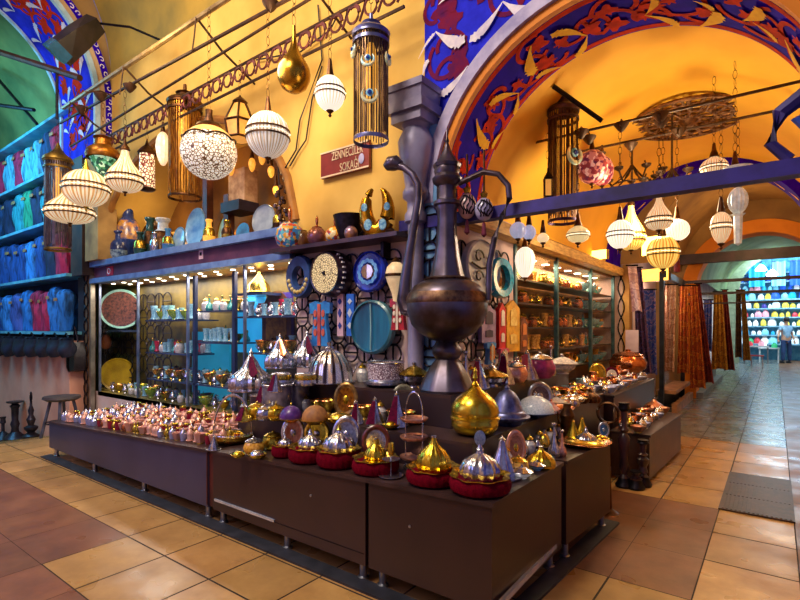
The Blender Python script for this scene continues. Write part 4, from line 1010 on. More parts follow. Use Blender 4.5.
# tall ikat panels
for px, w_px, lab, c1, c2 in ((341, 9, 'narrow pink ikat hanging panel with blue diamonds', '#E0B8C8', '#3040A0'), (351, 11, 'narrow bright blue ikat hanging panel with a white diamond', '#2A70E0', '#D0E0F4')):
    a = onY(px, 336, -.08); b = onY(px, 294, -.08); d = depth(a); w2 = w_px * d / F * .9
    t = thing('ikat_panel', lab, 'hanging panel', a); h = b.z - a.z
    m = MB(); m.box((0, 0, h / 2), (w2, .025, h)); m.build('cloth', plain('ikat ' + c1, c1, None, .7, scale=14, sc3=(3, 1, .6)), t, smooth=False)
    m = MB()
    for z, q in ((.25, .16), (.55, .22), (.82, .14)): m.slab([(-w2 * .3, z * h), (0, (z - q / 2) * h), (w2 * .3, z * h), (0, (z + q / 2) * h)], -.02, -.012)
    m.build('diamond_pattern', plain('ikat mark ' + c2, c2, None, .7), t, smooth=False)
# cream hanging lamp + white tassel by the column
p = onY(396, 302, -.2); k = depth(p) / F
t = thing('gourd_lamp', 'cream gourd-shaped lamp hanging above the crimson ornament', 'hanging lamp', p)
m = MB(); m.lathe([(0, 0), (3 * k, 1 * k), (4 * k, 8 * k), (8 * k, 18 * k), (11 * k, 27 * k), (9 * k, 35 * k), (4 * k, 40 * k), (0, 41 * k)], 20); m.build('gourd', plain('cream gourd', '#F0D8A8', '#C8A070', .4, scale=9, emit=.25, ecol='#FFE0B0'), t)
m = MB(); m.lathe([(11.2 * k, 25 * k), (11.6 * k, 26 * k), (11.2 * k, 28 * k)], 24); m.build('script_band', bronze, t)
m = MB(); m.lathe([(4.5 * k, 39 * k), (5 * k, 41 * k), (2 * k, 44 * k), (0, 46 * k)], 12); m.build('cap', bronze, t)
# board shelf with vessels
sb = thing('wall_shelf', 'dark wooden wall shelf carrying pots above the hanging plates', 'shelf', (-.86, -.135, 2.24))
m = MB(); m.box((0, 0, 0), (1.55, .26, .035)); m.build('board', plain('dark shelf board', '#4A3038', '#2A1C24', .4), sb, smooth=False)
for x in (-.6, .5):
    m = MB(); m.box((x, .08, -.08), (.03, .1, .13), 0, 1.0); m.build('bracket', ironmat, sb, smooth=False)
def round_pot(px, pyb, wpx, hpx, y0, label, body, knob=None, zb=2.258, mouth=.45, name='round_pot', knobname='stopper'):
    p = onZ(px, pyb, zb); p = onY(px, pyb, y0); p.z = zb; d = depth(p); R = wpx * d / F / 2; h = hpx * d / F
    t = thing(name, label, 'pot', p)
    m = MB(); m.lathe([(0, 0), (R * .5, 0), (R * .85, h * .18), (R, h * .45), (R * .9, h * .72), (R * .6, h * .92), (R * mouth, h * .97), (R * mouth * 1.1, h), (0, h * .96)], 24); m.build('body', body, t)
    if knob:
        m = MB(); m.lathe([(R * mouth, h * .97), (R * .3, h * 1.04), (R * .08, h * 1.1), (R * .14, h * 1.25), (R * .16, h * 1.45), (0, h * 1.7)], 14); m.build(knobname, knob, t)
    return t
round_pot(290, 247, 30, 26, -.16, 'round many-coloured mosaic pot at the left end of the wall shelf', mosaic_multi, copper)
round_pot(303, 244, 16, 18, -.1, 'small brown glazed pot tucked behind the mosaic pot', plain('amber brown glaze', '#8A5A28', '#4A2A1C', .25, coat=.5), None)
round_pot(317, 243, 20, 18, -.15, 'dusky purple lustre pot on the wall shelf', plain('purple lustre', '#8A5A78', '#C07838', .25, .5, scale=5), copper)
round_pot(335, 239, 20, 15, -.17, 'orange mosaic pot with a tall stopper on the wall shelf', glow_pattern('orange mosaic', [(0, '#E8A030'), (.3, '#E86A30'), (.5, '#3A8AC0'), (.65, '#F0D8A0'), (.85, '#A83A30')], 34, .06, colour_cells=True), copper)
round_pot(351, 236, 14, 13, -.19, 'small copper-toned pot between mosaic pot and gilded crescent', plain('copper mottled', '#C88A50', '#6A6AA0', .3, .6, scale=9), None)
round_pot(386, 229, 18, 10, -.12, 'low dark bowl under the gilded crescent', plain('dark bowl', '#5A3A28', '#33221C', .4), None)
# black cauldron
p = onY(350, 231, -.1); p.z = 2.258; k = depth(p) / F
t = thing('cauldron', 'black two-handled cauldron on the wall shelf behind the pots', 'cauldron', p)
m = MB(); m.lathe([(0, 0), (10 * k, 0), (14 * k, 8 * k), (15 * k, 18 * k), (17 * k, 26 * k), (15 * k, 26 * k), (13 * k, 18 * k), (0, 14 * k)], 24); m.build('body', ironmat, t)
m = MB(); m.tube([(-15 * k, 0, 25 * k), (-20 * k, 0, 24 * k), (-22 * k, 0, 17 * k), (-20 * k, 0, 10 * k), (-14 * k, 0, 6 * k)], .014, 6); m.build('handle', ironmat, t)
m = MB(); m.tube([(15 * k, 0, 25 * k), (20 * k, 0, 24 * k), (22 * k, 0, 17 * k), (20 * k, 0, 10 * k), (14 * k, 0, 6 * k)], .014, 6); m.build('handle', ironmat, t)
# gilded crescent sculpture
p = onY(377, 230, -.17); p.z = 2.258; k = depth(p) / F
t = thing('crescent_sculpture', 'upright gilded crescent with blue mosaic spots on the wall shelf', 'ornament', p, .45)
pts = []; rr = []
for i in range(25):
    a = -PI / 2 - 2.75 + 5.5 * i / 24; pts.append((11.5 * k * math.cos(a), 0, 27 * k + 22 * k * math.sin(a))); rr.append(k * (1.4 + 7.6 * math.sin(PI * i / 24) ** .8))
m = MB(); m.tube(pts, rr, 12); m.build('crescent', plain('gilded crescent', '#E0A828', '#8A5A14', .22, .9, scale=5), t)
for i in (5, 9, 15, 19):
    m = MB(); q = Vector(pts[i]); m.M = Matrix.Translation((q.x, -rr[i] * .92, q.z)) @ Matrix.Rotation(PI / 2, 4, 'X'); m.lathe([(0, .012), (rr[i] * .45, .008), (rr[i] * .5, 0)], 10, sy=1.4)
    m.build('mosaic_spot', plain('ice blue mosaic', '#A8E0F0', '#4A90C8', .2, scale=40), t)

# hangings on the side-street face of the corner (plane x = 0)
ivory = plain('silver grey glaze', '#C8CCD8', '#9098B0', .35, scale=5, coat=.3)
def curls(t, W, H):
    m = MB()
    for cx, cz, s_, fl_ in ((-.3, .35, .28, 1), (.35, .3, .28, -1), (-.3, -.35, .25, 1), (.3, -.4, .26, -1)):
        m.tube([((cx + s_ * (1 - .7 * i / 14) * math.cos(fl_ * i * .42)) * W, -.035, (cz + s_ * (1 - .7 * i / 14) * math.sin(fl_ * i * .42)) * H) for i in range(15)], .009, 5)
    m.tube([(-.7 * W, -.035, .1 * H), (-.2 * W, -.035, -.05 * H), (.3 * W, -.035, .05 * H), (.7 * W, -.035, -.1 * H)], .01, 5)
    m.build('curl_pattern', plain('black glaze line', '#2A2C34', None, .4), t)
wall_plate(481, 268, 34, 56, .10, 'tall silver-grey oval plate with black curling script beside the ewer', ivory, ivory, rimw=.06, ornament=curls, axis='x')
wall_plate(500, 278, 22, 41, .12, 'turquoise ring-framed mirror right of the grey script plate', plain('amber mirror', '#C89A6A', '#6A4A30', .08, .9, scale=3), plain('turquoise tile frame', '#20B8E0', '#0E80A8', .25, scale=30, coat=.5), name='round_mirror', hole=True, rimw=.19, axis='x')
def side_panel(px0, px1, y0, y1, label, c1, c2, name='wall_panel', xx=.05):
    a = onX(px0, y1, xx); b = onX(px1, y0, xx); w2 = b.y - a.y; h = b.z - a.z
    t = thing(name, label, 'wall panel', (xx, (a.y + b.y) / 2, a.z), PI / 2)
    out = [(-w2 / 2, 0), (w2 / 2, 0), (w2 / 2, h * .85), (0, h), (-w2 / 2, h * .85)]
    m = MB(); m.slab(out, -.02, .02); m.build('board', c1, t, smooth=False)
    m = MB(); m.slab([(x * .5, z * .35 + h * .5) for x, z in out], -.028, -.018); m.slab([(x * .5, z * .2 + h * .15) for x, z in out], -.028, -.018); m.build('motif_pattern', c2, t, smooth=False)
    return t
side_panel(480, 494, 306, 343, 'pale violet wall panel with dark figure beside the ewer body', plain('pale violet board', '#B898B8', '#806890', .5, scale=9), plain('dark figure', '#4A3A50', None, .5))
side_panel(497.5, 504, 303, 349, 'narrow scarlet wall panel with a white flame', plain('scarlet board', '#E82A28', '#B81A20', .45), plain('white flame', '#FFF0E0', None, .5))
side_panel(505, 518, 301, 352, 'amber-yellow wall panel with ornate pointed top', plain('amber board', '#F0B030', '#C88820', .45, scale=14), plain('straw figure', '#F8D880', '#D8A038', .5, scale=20))
side_panel(519, 526, 318, 352, 'reddish brown narrow hanging right of the amber panel', plain('brown hanging', '#8A4A28', '#5A2A1C', .5, scale=12), plain('orange figure', '#E08038', None, .5))
p = onX(490, 364, .1); d = depth(p)
caftan(p, 17 * d / F, 22 * d / F, 'small sky-blue caftan ornament below the pale violet panel', plain('sky enamel', '#58A0E8', '#3A70C0', .35, coat=.4), plain('cream enamel', '#F0E0C0', None, .4), plain('orange enamel', '#E89038', None, .4), PI / 2)
p = onX(503, 366, .1); d = depth(p)
caftan(p, 17 * d / F, 18 * d / F, 'small rose caftan ornament below the scarlet panel', plain('rose enamel', '#E06080', '#B83A60', .35, coat=.4), plain('cream enamel', '#F0E0C0'), plain('cream enamel', '#F0E0C0'), PI / 2)
lattice('ring_lattice', 'black ring lattice on the street side of the corner', .1, 1.7, 1.2, 2.35, .025, .09, axis='x')
m = MB(); m.box((0.02, 3.05, 2.47), (.3, 6.0, .12)); struct(m.build('trim_17', plain('honey beam', '#D8A858', '#A87838', .6, sc3=(6, 1, 6)), smooth=False))
# ------------------------------------------------------------------ goods standing on the fascia, inside the niche
ZF = 2.5
def vase(px, pyb, hpx, wpx, y0, label, mats, prof, names=('body', 'band', 'neck'), name='vase', cat='vase'):
    p = onY(px, pyb, y0); p.z = ZF; d = depth(p); R = wpx * d / F / 2; h = hpx * d / F
    t = thing(name, label, cat, p)
    n = len(mats); segs = [[] for _ in range(n)]
    for r, z, k in prof: segs[k].append((r * R, z * h))
    for k in range(n):
        if k + 1 < n and segs[k + 1]: segs[k].append(segs[k + 1][0])
        m = MB(); m.lathe(segs[k], 20); m.build(names[k], mats[k], t)
    return t
navy = plain('navy glaze', '#2A4A98', '#182A60', .25, scale=8, coat=.5)
blueglaze = plain('blue jar glaze', '#5AA8E0', '#2A68B0', .2, scale=8, coat=.5)
VP = [(0, 0, 0), (.6, 0, 0), (.95, .2, 0), (1, .35, 1), (.95, .55, 1), (.7, .66, 2), (.45, .72, 2), (.4, .88, 2), (.6, .96, 2), (.55, 1, 2), (0, .98, 2)]
vase(128, 257, 62, 24, .25, 'tall navy vase with a painted band at the left end of the niche', (navy, plain('painted amber band', '#D89838', '#2A4A90', .25, scale=12, coat=.5), navy), VP)
vase(119, 254, 30, 17, .1, 'squat colourful bowl vase in front of the tall navy vase', (plain('blue white mosaic', '#A8C8E0', '#2A4A80', .25, scale=22, coat=.5), navy, navy), VP)
vase(150, 252, 42, 17, .3, 'dark green jar right of the tall navy vase', (plain('bottle green glaze', '#2A5A50', '#163430', .25, coat=.4), bronze, plain('bottle green glaze', '#2A5A50')), VP, name='jar', cat='jar')
t = vase(163, 250, 40, 24, .35, 'grey crystal jar with a cluster of lit glass on top', (plain('smoky crystal', '#A89880', '#5A4A48', .15, scale=22), bronze, clearglass), VP, name='jar', cat='jar')
vase(108, 262, 30, 8, .05, 'slim blue bottle by the left rim of the niche', (navy, navy, navy), VP, name='bottle', cat='bottle')
def stand_disc(px, pyb, wpx, hpx, y0, label, face, rim, rz=0, tilt=-.15, zb=ZF):
    p = onY(px, pyb, y0); p.z = zb; d = depth(p); H = hpx * d / F / 2; W = wpx * d / F / 2
    t = thing('display_plate', label, 'plate', p, rz, rx=tilt)
    m = MB(); m.M = Matrix.Translation((0, 0, H)) @ Matrix.Rotation(PI / 2, 4, 'X') @ Matrix.Diagonal((W, H, 1, 1)); m.lathe([(0, -.015), (.9, -.01), (1, .01), (.97, .025), (.86, .012)], 32); m.build('rim', rim, t)
    m = MB(); m.M = Matrix.Translation((0, 0, H)) @ Matrix.Rotation(PI / 2, 4, 'X') @ Matrix.Diagonal((W, H, 1, 1)); m.lathe([(0, .006), (.5, .004), (.87, .014)], 32); m.build('face', face, t)
    m = MB(); m.tube([(-.25 * W, -.05, 0), (-.2 * W, .08, 0), (0, .06, .8 * H), (.2 * W, .08, 0), (.25 * W, -.05, 0)], .006, 5); m.build('wire_stand', ironmat, t)
    return t
icep = plain('ice blue plate glaze', '#8AC8F0', '#4A88D0', .2, scale=6, coat=.5)
stand_disc(194, 242, 24, 42, .1, 'ice-blue plate standing upright on the fascia, near the niche middle', icep, icep, .3)
stand_disc(178, 245, 17, 27, .2, 'smaller pale blue dish left of the ice-blue plate', plain('pale dish', '#B8D8F0', '#7AA8D8', .2, coat=.5), icep, .2)
stand_disc(263, 226, 27, 33, .1, 'large silvery plate standing at the right part of the niche', plain('silvery glaze', '#A8B4C0', '#6A7890', .25, scale=4, coat=.4), plain('silvery glaze', '#A8B4C0'), .3)
stand_disc(242, 231, 20, 24, .3, 'blue caped figure plate left of the silvery plate', plain('azure glaze', '#3A90C8', '#2A5A90', .3, scale=9), plain('amber bronze', '#B8791E'), .2)
stand_disc(222, 238, 22, 40, .5, 'amber and green glass plate behind, right of the ice-blue plate', plain('green amber glass', '#B8A840', '#88A040', .3, scale=3), plain('amber bronze', '#B8791E'))
vase(140, 256, 26, 12, .12, 'small teal goblet standing before the dark green jar', (plain('bottle green glaze', '#2A5A50'), brass, plain('bottle green glaze', '#2A5A50')), VP, name='goblet', cat='goblet')
vase(155, 251, 22, 10, .08, 'slender silver bottle in front of the crystal jar', (silver, silver, silver), VP, name='bottle', cat='bottle')
vase(168, 249, 24, 11, .1, 'small blue glass jar left of the smaller pale blue dish', (blueglaze, brass, blueglaze), VP, name='jar', cat='jar')
vase(209, 240, 26, 12, .1, 'amber glass bottle right of the ice-blue plate', (goldglass, brass, goldglass), VP, name='bottle', cat='bottle')
vase(227, 235, 22, 11, .1, 'brass jar between the amber bottle and the blue figure plate', (brass, bronze, brass), VP, name='jar', cat='jar')
vase(279, 228, 26, 13, .08, 'dark bronze jar right of the large silvery plate', (bronze, brass, bronze), VP, name='jar', cat='jar')
vase(135, 250, 70, 20, .6, 'tall blue-black vase deep in the niche behind the navy vase', (navy, bronze, navy), VP)
vase(152, 246, 58, 20, .65, 'tall grey glass urn deep in the niche', (plain('smoky crystal', '#A89880'), bronze, plain('smoky crystal', '#A89880')), VP, name='urn', cat='urn')
# glowing glass cluster
vase(178, 226, 26, 22, .5, 'pile of lit gold glass above the pale blue dish', (goldglass, warmglass, goldglass), VP, name='glass_lamp', cat='lamp')
# dark beam block and pinkish block in the niche
p = onY(243, 203, .6); k = depth(p) / F
t = thing('niche_cabinet', 'pale carved stone block over a dark beam inside the niche', 'carved block', p)
m = MB(); m.box((0, 0, 15 * k), (26 * k, .2, 34 * k)); m.build('carved_block', plain('carved rosy stone', '#D8B088', '#A87A58', .8, scale=9, bmp=.5), t, smooth=False)
m = MB(); m.box((0, -.05, -6 * k), (30 * k, .3, 10 * k)); m.build('beam', plain('blackened beam', '#33283A', '#1A141C', .5), t, smooth=False)
# dark posts in the niche
for k, (px, pt, lab) in enumerate(((208, 150, 'dark wooden post in the niche below the filigree globe'), (229, 195, 'slim dark post in the niche left of the blue figure plate'))):
    p = onY(px, 240, .55); p.z = ZF; top = onY(px, pt, .55).z
    m = MB(); m.box((p.x, .55, (ZF + top) / 2), (.1, .1, top - ZF)); tag(m.build('niche_post', plain('reddish post', '#6A3A2A', '#44241E', .5), smooth=False), lab, 'post')
# string of dark beads at the right rim
t = thing('bead_string', 'hanging string of dark beads and rings by the right rim of the niche', 'bead string', onY(282, 232, .02))
m = MB(); k = depth(t.location) / F; rb_ = random.Random(2)
for i in range(26):
    m.lathe([(0, -.03), (.022, -.015), (.022, .015), (0, .03)], 8, c=(rb_.uniform(-5, 5) * k, rb_.uniform(-.05, .05), i * 2.6 * k))
m.build('bead_pattern', plain('dark bead', '#3A2A2A', '#5A3A20', .25, coat=.5), t)
m = MB(); m.tube([(0, 0, 0), (-3 * k, 0, 30 * k), (-6 * k, 0, 70 * k)], .008, 5); m.build('cord', cablemat, t)
# amber back cloth glints: row of hanging amber glass drops
for i, px in enumerate((222, 231, 252, 262, 271, 276)):
    glass_lamp(px, (170, 176, 172, 165, 178, 196)[i], (155, 160, 158, 152, 166, 186)[i], 7, .45, 'little amber glass drop hanging deep in the niche', 'egg', goldglass, 0, band=False, zrod=3.6, tip=False, name='amber_drop', cat='glass drop', group='amber drops in the niche')
# ------------------------------------------------------------------ inside the display window
p = onY(118, 375, .9); k = depth(p) / F
stand_disc(118, 391, 33, 33, .36, 'big plain yellow plate low at the left of the display window', plain('mustard glaze', '#C8A818', '#98780E', .35, scale=4), plain('mustard glaze', '#C8A818'), .9, 0, onY(118, 391, .36).z)
stand_disc(121, 329, 40, 40, .34, 'large glass-rimmed round dish with brown mosaic centre at the upper left of the window', plain('brown mosaic', '#7A4A3A', '#2E1C1E', .3, scale=26, coat=.4), plain('pale green glass rim', '#A8D8C8', '#6AA8A0', .15, coat=.5), .9, 0, onY(121, 329, .34).z)
for px_, py_, lab in ((118, 392, 'narrow shelf ledge under the yellow plate'), (121, 330, 'small high shelf ledge under the brown mosaic dish')):
    p = onY(px_, py_, .34); m = MB(); m.box((0, .0, -.015), (.62, .26, .03)); tag(m.build('display_shelf', shelfm, None, tuple(p), smooth=False), lab, 'shelf')
round_pot(106, 333, 10, 14, .3, 'little orange pot left below the glass bowl', plain('orange pot', '#D87830', '#A04A20', .4), None, zb=1.16)
# gold dome with finial at the top of the window
p = onY(259, 291, .28); k = depth(p) / F
t = thing('gold_dome', 'golden onion dome high in the right part of the display window', 'dome', p)
m = MB(); m.lathe([(0, 0), (11 * k, 0), (10 * k, 6 * k), (5 * k, 12 * k), (1.5 * k, 17 * k), (.6 * k, 22 * k), (0, 24 * k)], 24, 12, .04); m.build('dome', brass, t)
m = MB(); m.lathe([(11 * k, 0), (12 * k, -k), (11 * k, -2 * k), (0, -2 * k)], 24); m.build('rim', brass, t)
m = MB(); m.box((0, 0, -2 * k - .02), (.5, .3, .03)); tag(m.build('display_shelf', shelfm, None, tuple(t.location), smooth=False), 'narrow shelf carrying the golden onion dome', 'shelf')
# many small glass and metal pieces on the shelves
def proto_piece(kind, mat1, mat2, nm, label, group):
    t = thing(nm, label, nm.replace('_', ' '), (0, 0, -9), group=group)
    m = MB()
    if kind == 'tumbler': m.lathe([(0, 0), (.26, 0), (.3, .05), (.2, .3), (.24, .6), (.32, 1), (.27, .98), (0, .1)], 12)
    elif kind == 'jar': m.lathe([(0, 0), (.3, 0), (.4, .2), (.4, .5), (.25, .68), (.25, .74)], 12)
    elif kind == 'flask': m.lathe([(0, 0), (.28, 0), (.36, .15), (.28, .4), (.09, .58), (.08, .95), (.14, 1), (0, 1)], 12)
    elif kind == 'bowl': m.lathe([(0, 0), (.25, 0), (.2, .1), (.55, .4), (.7, .75), (.66, .75), (.45, .42), (0, .2)], 14)
    elif kind == 'ewer': m.lathe([(0, 0), (.2, 0), (.15, .08), (.36, .3), (.3, .52), (.12, .7), (.14, .85), (0, .9)], 12)
    m.build('body', mat1, t)
    m = MB()
    if kind == 'tumbler': m.lathe([(.3, .0), (.42, .02), (.44, .05), (0, .03)], 12)
    elif kind == 'jar': m.lathe([(.27, .73), (.28, .78), (.15, .9), (.05, .93), (.07, 1), (0, 1.02)], 12)
    elif kind == 'flask': m.lathe([(.1, .9), (.1, 1.1), (0, 1.15)], 8)
    elif kind == 'bowl': m.lathe([(.7, .74), (.74, .76), (.7, .8), (.66, .77)], 14)
    elif kind == 'ewer':
        m.tube([(-.1, 0, .8), (-.4, 0, .75), (-.45, 0, .45), (-.3, 0, .25)], .04, 5); m.tube([(.3, 0, .35), (.45, 0, .6), (.55, 0, .8)], .035, 5)
    m.build({'tumbler': 'saucer', 'jar': 'lid', 'flask': 'stopper', 'bowl': 'rim', 'ewer': 'handle'}[kind], mat2, t)
    return t
blueglass = plain('pale blue glass', '#A8D8E8', '#5AA0C8', .12, scale=9, coat=.5)
tealglass = plain('teal glass', '#3AA8A0', '#1C6A78', .12, scale=9, coat=.5)
redglass = plain('ruby glass', '#D82A50', '#8E1438', .12, scale=9, coat=.5)
opal = plain('opal glass', '#F0E8E0', '#B8B8C8', .15, scale=9, coat=.5)
greenglass = plain('leaf glass', '#A8C848', '#6A9838', .15, scale=9, coat=.5)
W_G = {k: proto_piece(*v) for k, v in {
    'a': ('tumbler', blueglass, silver, 'tea_glass', 'small pale blue tea glass on a silver saucer inside the display window', 'pale blue tea glasses in the display window'),
    'b': ('jar', opal, brass, 'lidded_jar', 'small white lidded jar with brass lid inside the display window', 'white lidded jars in the display window'),
    'c': ('flask', tealglass, brass, 'glass_flask', 'slim teal glass flask inside the display window', 'teal flasks in the display window'),
    'd': ('bowl', brass, copper, 'metal_bowl', 'little brass footed bowl inside the display window', 'brass bowls in the display window'),
    'e': ('tumbler', redglass, brass, 'red_glass', 'small ruby red glass on a brass saucer inside the display window', 'ruby glasses in the display window'),
    'f': ('ewer', silver, silver, 'small_ewer', 'small silver ewer inside the display window', 'silver ewers in the display window'),
    'g': ('bowl', greenglass, brass, 'green_bowl', 'small leaf-green bowl inside the display window', 'green bowls in the display window')}.items()}
note_kids()
rg = random.Random(11); used_first = set()
def place_piece(k, loc, s_):
    if k not in used_first: used_first.add(k); o = W_G[k]; o.location = loc; o.scale = (s_ * .8, s_ * .8, s_); o.rotation_euler.z = rg.uniform(0, 6)
    else: dup(W_G[k], loc, rg.uniform(0, 6), scale=(s_ * .8, s_ * .8, s_))
for (x0, x1, z, kinds, h) in ((-4.7, -3.65, 1.615, 'abacgb', .17), (-4.7, -3.65, 1.175, 'caeab', .15), (-4.65, -1.65, .815, 'abdafb', .15), (-3.4, -2.8, 1.715, 'bdcb', .15), (-3.4, -2.8, 1.335, 'adac', .15), (-2.6, -1.65, 1.635, 'feab', .16), (-2.35, -1.65, 1.235, 'fbda', .16)):
    x = x0; i = 0
    while x < x1:
        for y in (.18, .37):
            place_piece(kinds[(i * 2 + int(y > .3)) % len(kinds)], (x + rg.uniform(-.02, .02), y + rg.uniform(-.02, .02), z - .002), h * rg.uniform(.8, 1.2))
        x += rg.uniform(.085, .12); i += 1
# low row on the window floor
for i in range(44):
    place_piece('fbdafgb'[i % 7], (-5.85 + .096 * i, .14 + .2 * (i % 2), .532), .14 * rg.uniform(.8, 1.2))
# ------------------------------------------------------------------ display counters
def lerp(x, x0, x1, a, b): return a + (b - a) * (x - x0) / (x1 - x0)
def ztop(x):
    if x <= -1.15: return lerp(x, -4.44, -1.15, .415, .562)
    if x <= .37: return lerp(x, -1.15, .37, .565, .622)
    return lerp(x, .37, 1.2, .625, .652)
FOOT = .11
brownface = plain('dark brown laminate', '#38211F', '#2A1819', .33, scale=1.6, spec=.6)
blueface = plain('laminate in bluish light', '#3C3A58', '#2C2A44', .33, scale=1.6, spec=.6)  # bluish light falling on the left counter is put into this colour
redwood = plain('red brown end grain', '#5A241E', '#3E1A18', .45, scale=3)
def counter(label, outline, top, face, feet, extras=None, foot=FOOT):
    cx = sum(p[0] for p in outline) / len(outline); cy = sum(p[1] for p in outline) / len(outline)
    t = thing('display_counter', label, 'counter', (cx, cy, 0))
    L = lambda pts: [(x - cx, y - cy) for x, y in pts]
    T = top if callable(top) else (lambda x: top)
    m = MB(); m.poly(L(outline), foot, lambda x: T(x + cx) - .022); m.build('body', face, t, smooth=False)
    m = MB(); g = .012
    m.poly(L([(x + (g if x > cx else -g), y + (g if y > cy else -g)) for x, y in outline]), lambda x: T(x + cx) - .022, lambda x: T(x + cx)); m.build('top_board', topwood, t, smooth=False)
    for x, y in feet:
        m = MB(); m.lathe([(0, 0), (.034, 0), (.034, .018), (.022, .024), (.022, foot), (0, foot)], 12); m.build('foot', steel, t, (x - cx, y - cy, 0))
    return t, cx, cy
YF = -1.15
t, cx, cy = counter('long low counter at the left, crowded with copper and rose souvenirs', [(-4.5, YF), (-1.25, YF), (-1.25, -.78), (-1.45, -.78), (-1.45, -.12), (-4.5, -.12)], ztop, blueface, [(-4.42, -1.1), (-3.4, -1.1), (-2.35, -1.1), (-1.32, -1.1), (-4.42, -.2), (-1.6, -.2)])
m = MB(); m.box((-1.258 - cx, YF - .004 - cy, .33), (.012, .006, .4)); m.build('end_strip', redwood, t, smooth=False)
t, cx, cy = counter('middle front counter with a bright steel strip along its base', [(-1.18, YF), (.36, YF), (.36, -.78), (-1.18, -.78)], ztop, brownface, [(-1.12, -1.1), (-.38, -1.1), (.3, -1.1), (.3, -.85)])
m = MB(); m.box((-.8 - cx, YF - .006 - cy, .19), (.7, .012, .016)); m.build('steel_strip', plain('bright steel strip', '#E8EEF8', '#C0C8D8', .25, .6), t, smooth=False)
m = MB(); m.box((-.41 - cx, YF - .001 - cy, .18), (1.52, .003, .004)); m.build('plinth_line', ironmat, t, smooth=False)
m = MB(); m.lathe([(0, .004), (.008, .003), (.009, 0)], 8); m.build('screw_cap', steel, t, (-.1 - cx, YF - cy, .43), (PI / 2, 0, 0))
# dark connecting panel behind the gap
m = MB(); m.box((-1.215, -.97, .33), (.06, .34, .42)); tag(m.build('filler_panel', redwood, smooth=False), 'dark red filler panel in the gap between the left and middle counters', 'panel')
t, cx, cy = counter('corner counter nearest the viewer, brown faces meeting at its edge', [(.385, YF), (1.17, YF), (1.19, -.22), (.87, -.22), (.87, -.78), (.385, -.78)], ztop, brownface, [(.45, -1.1), (1.12, -1.08), (1.14, -.3), (.45, -.85)])
m = MB(); m.box((1.186 - cx, -.69 - cy, .15), (.02, .86, .03), .02); m.build('steel_strip', plain('bright steel strip', '#E8EEF8'), t, smooth=False)
for x, y, rz in ((.68, YF - .002, 0), (1.172, -.75, PI / 2)):
    m = MB(); m.lathe([(0, .004), (.008, .003), (.009, 0)], 8); m.build('screw_cap', steel, t, (x - cx, y - cy, .42), (PI / 2, 0, rz))
t, cx, cy = counter('right counter beside the street, continuing the corner counter', [(.87, -.16), (1.2, -.16), (1.27, .63), (.87, .63)], ztop, brownface, [(1.17, -.1), (1.22, .57), (.92, .57)])
m = MB(); m.box((1.0, -.19, .36), (.28, .04, .4)); tag(m.build('filler_panel', plain('blue black gap', '#1A1A2A', '#101018', .4), smooth=False), 'dark filler panel between the corner and right counters', 'panel')
# tiers behind the counters
Z2, Z3 = .82, 1.04
stepm = plain('dark step laminate', '#352228', '#241820', .35, scale=2, spec=.6)
def tier(label, out, z):
    t = thing('display_step', label, 'display step'); m = MB(); m.poly(out, 0, z - .02); m.build('riser', stepm, t, smooth=False)
    m = MB(); m.poly(out, z - .02, z); m.build('tread', topwood, t, smooth=False)
tier('lower L-shaped display step behind the front counters', [(-1.42, -.76), (.85, -.76), (.85, 2.05), (.53, 2.05), (.53, -.46), (-1.42, -.46)], Z2)
tier('upper L-shaped display step against the shop corner', [(-1.2, -.45), (.52, -.45), (.52, 1.95), (.1, 1.95), (.1, -.06), (-1.2, -.06)], Z3)

# ------------------------------------------------------------------ the great ewer
p = onZ(447, 391, Z3); p.z = Z3; k = depth(p) / F
ew = thing('giant_ewer', 'giant tarnished bronze ewer with bulbous body towering over the corner', 'ewer', p, -.3)
S = lambda pts: [(r * k, z * k) for r, z in pts]
ewm = plain('tarnished violet bronze', '#6C6478', '#463A3A', .36, .85, scale=3.5, bmp=.06, lo=.4, hi=.62)
m = MB(); m.lathe(S([(0, 0), (27, 0), (28, 2.5), (26, 7), (21, 17), (15, 27), (11, 32)]), 40, 10, .025); m.build('foot', ewm, ew)
m = MB(); m.lathe(S([(10, 31), (12, 33), (15, 38), (14.5, 43), (11, 47), (9.5, 50)]), 32); m.build('knop', ewm, ew)
m = MB(); m.lathe(S([(9, 49), (17, 52), (28, 58), (36, 67), (40, 79), (40.5, 88), (38, 98), (33, 105), (26, 109), (18, 112)]), 40); o = m.build('belly', ewm, ew)
m = MB(); m.lathe(S([(40.3, 87), (41.2, 89), (40.4, 93), (38.6, 98)]), 40); m.lathe(S([(22.5, 110), (24, 112), (18, 114)]), 32); m.build('belt', plain('belt bronze', '#8A6A50', '#4A3430', .4, .85, scale=20), o)
m = MB(); m.lathe(S([(18, 111), (15.5, 120), (12.5, 134), (10.2, 152), (9.2, 172), (9.5, 180), (11, 184), (10, 188), (9, 195), (9, 206)]), 32, 8, .03); m.build('neck', ewm, ew)
m = MB(); m.lathe(S([(10, 184), (13.5, 186), (13.5, 189), (10, 191)]), 28); m.lathe(S([(9, 204), (14, 208), (15, 212), (12, 216), (13, 220), (12, 224)]), 28); m.build('collar', ewm, ew)
m = MB(); m.lathe(S([(13, 223), (14, 226), (10, 230), (6, 236), (3, 243), (1.6, 248), (2.4, 250), (1.2, 253), (.8, 262), (0, 264)]), 24, 8, .03); m.build('lid', ewm, ew)
M_ = Matrix.Rotation(.3 + .2, 4, 'Z') @ Matrix.Diagonal((1.08, 1.08, 1, 1))
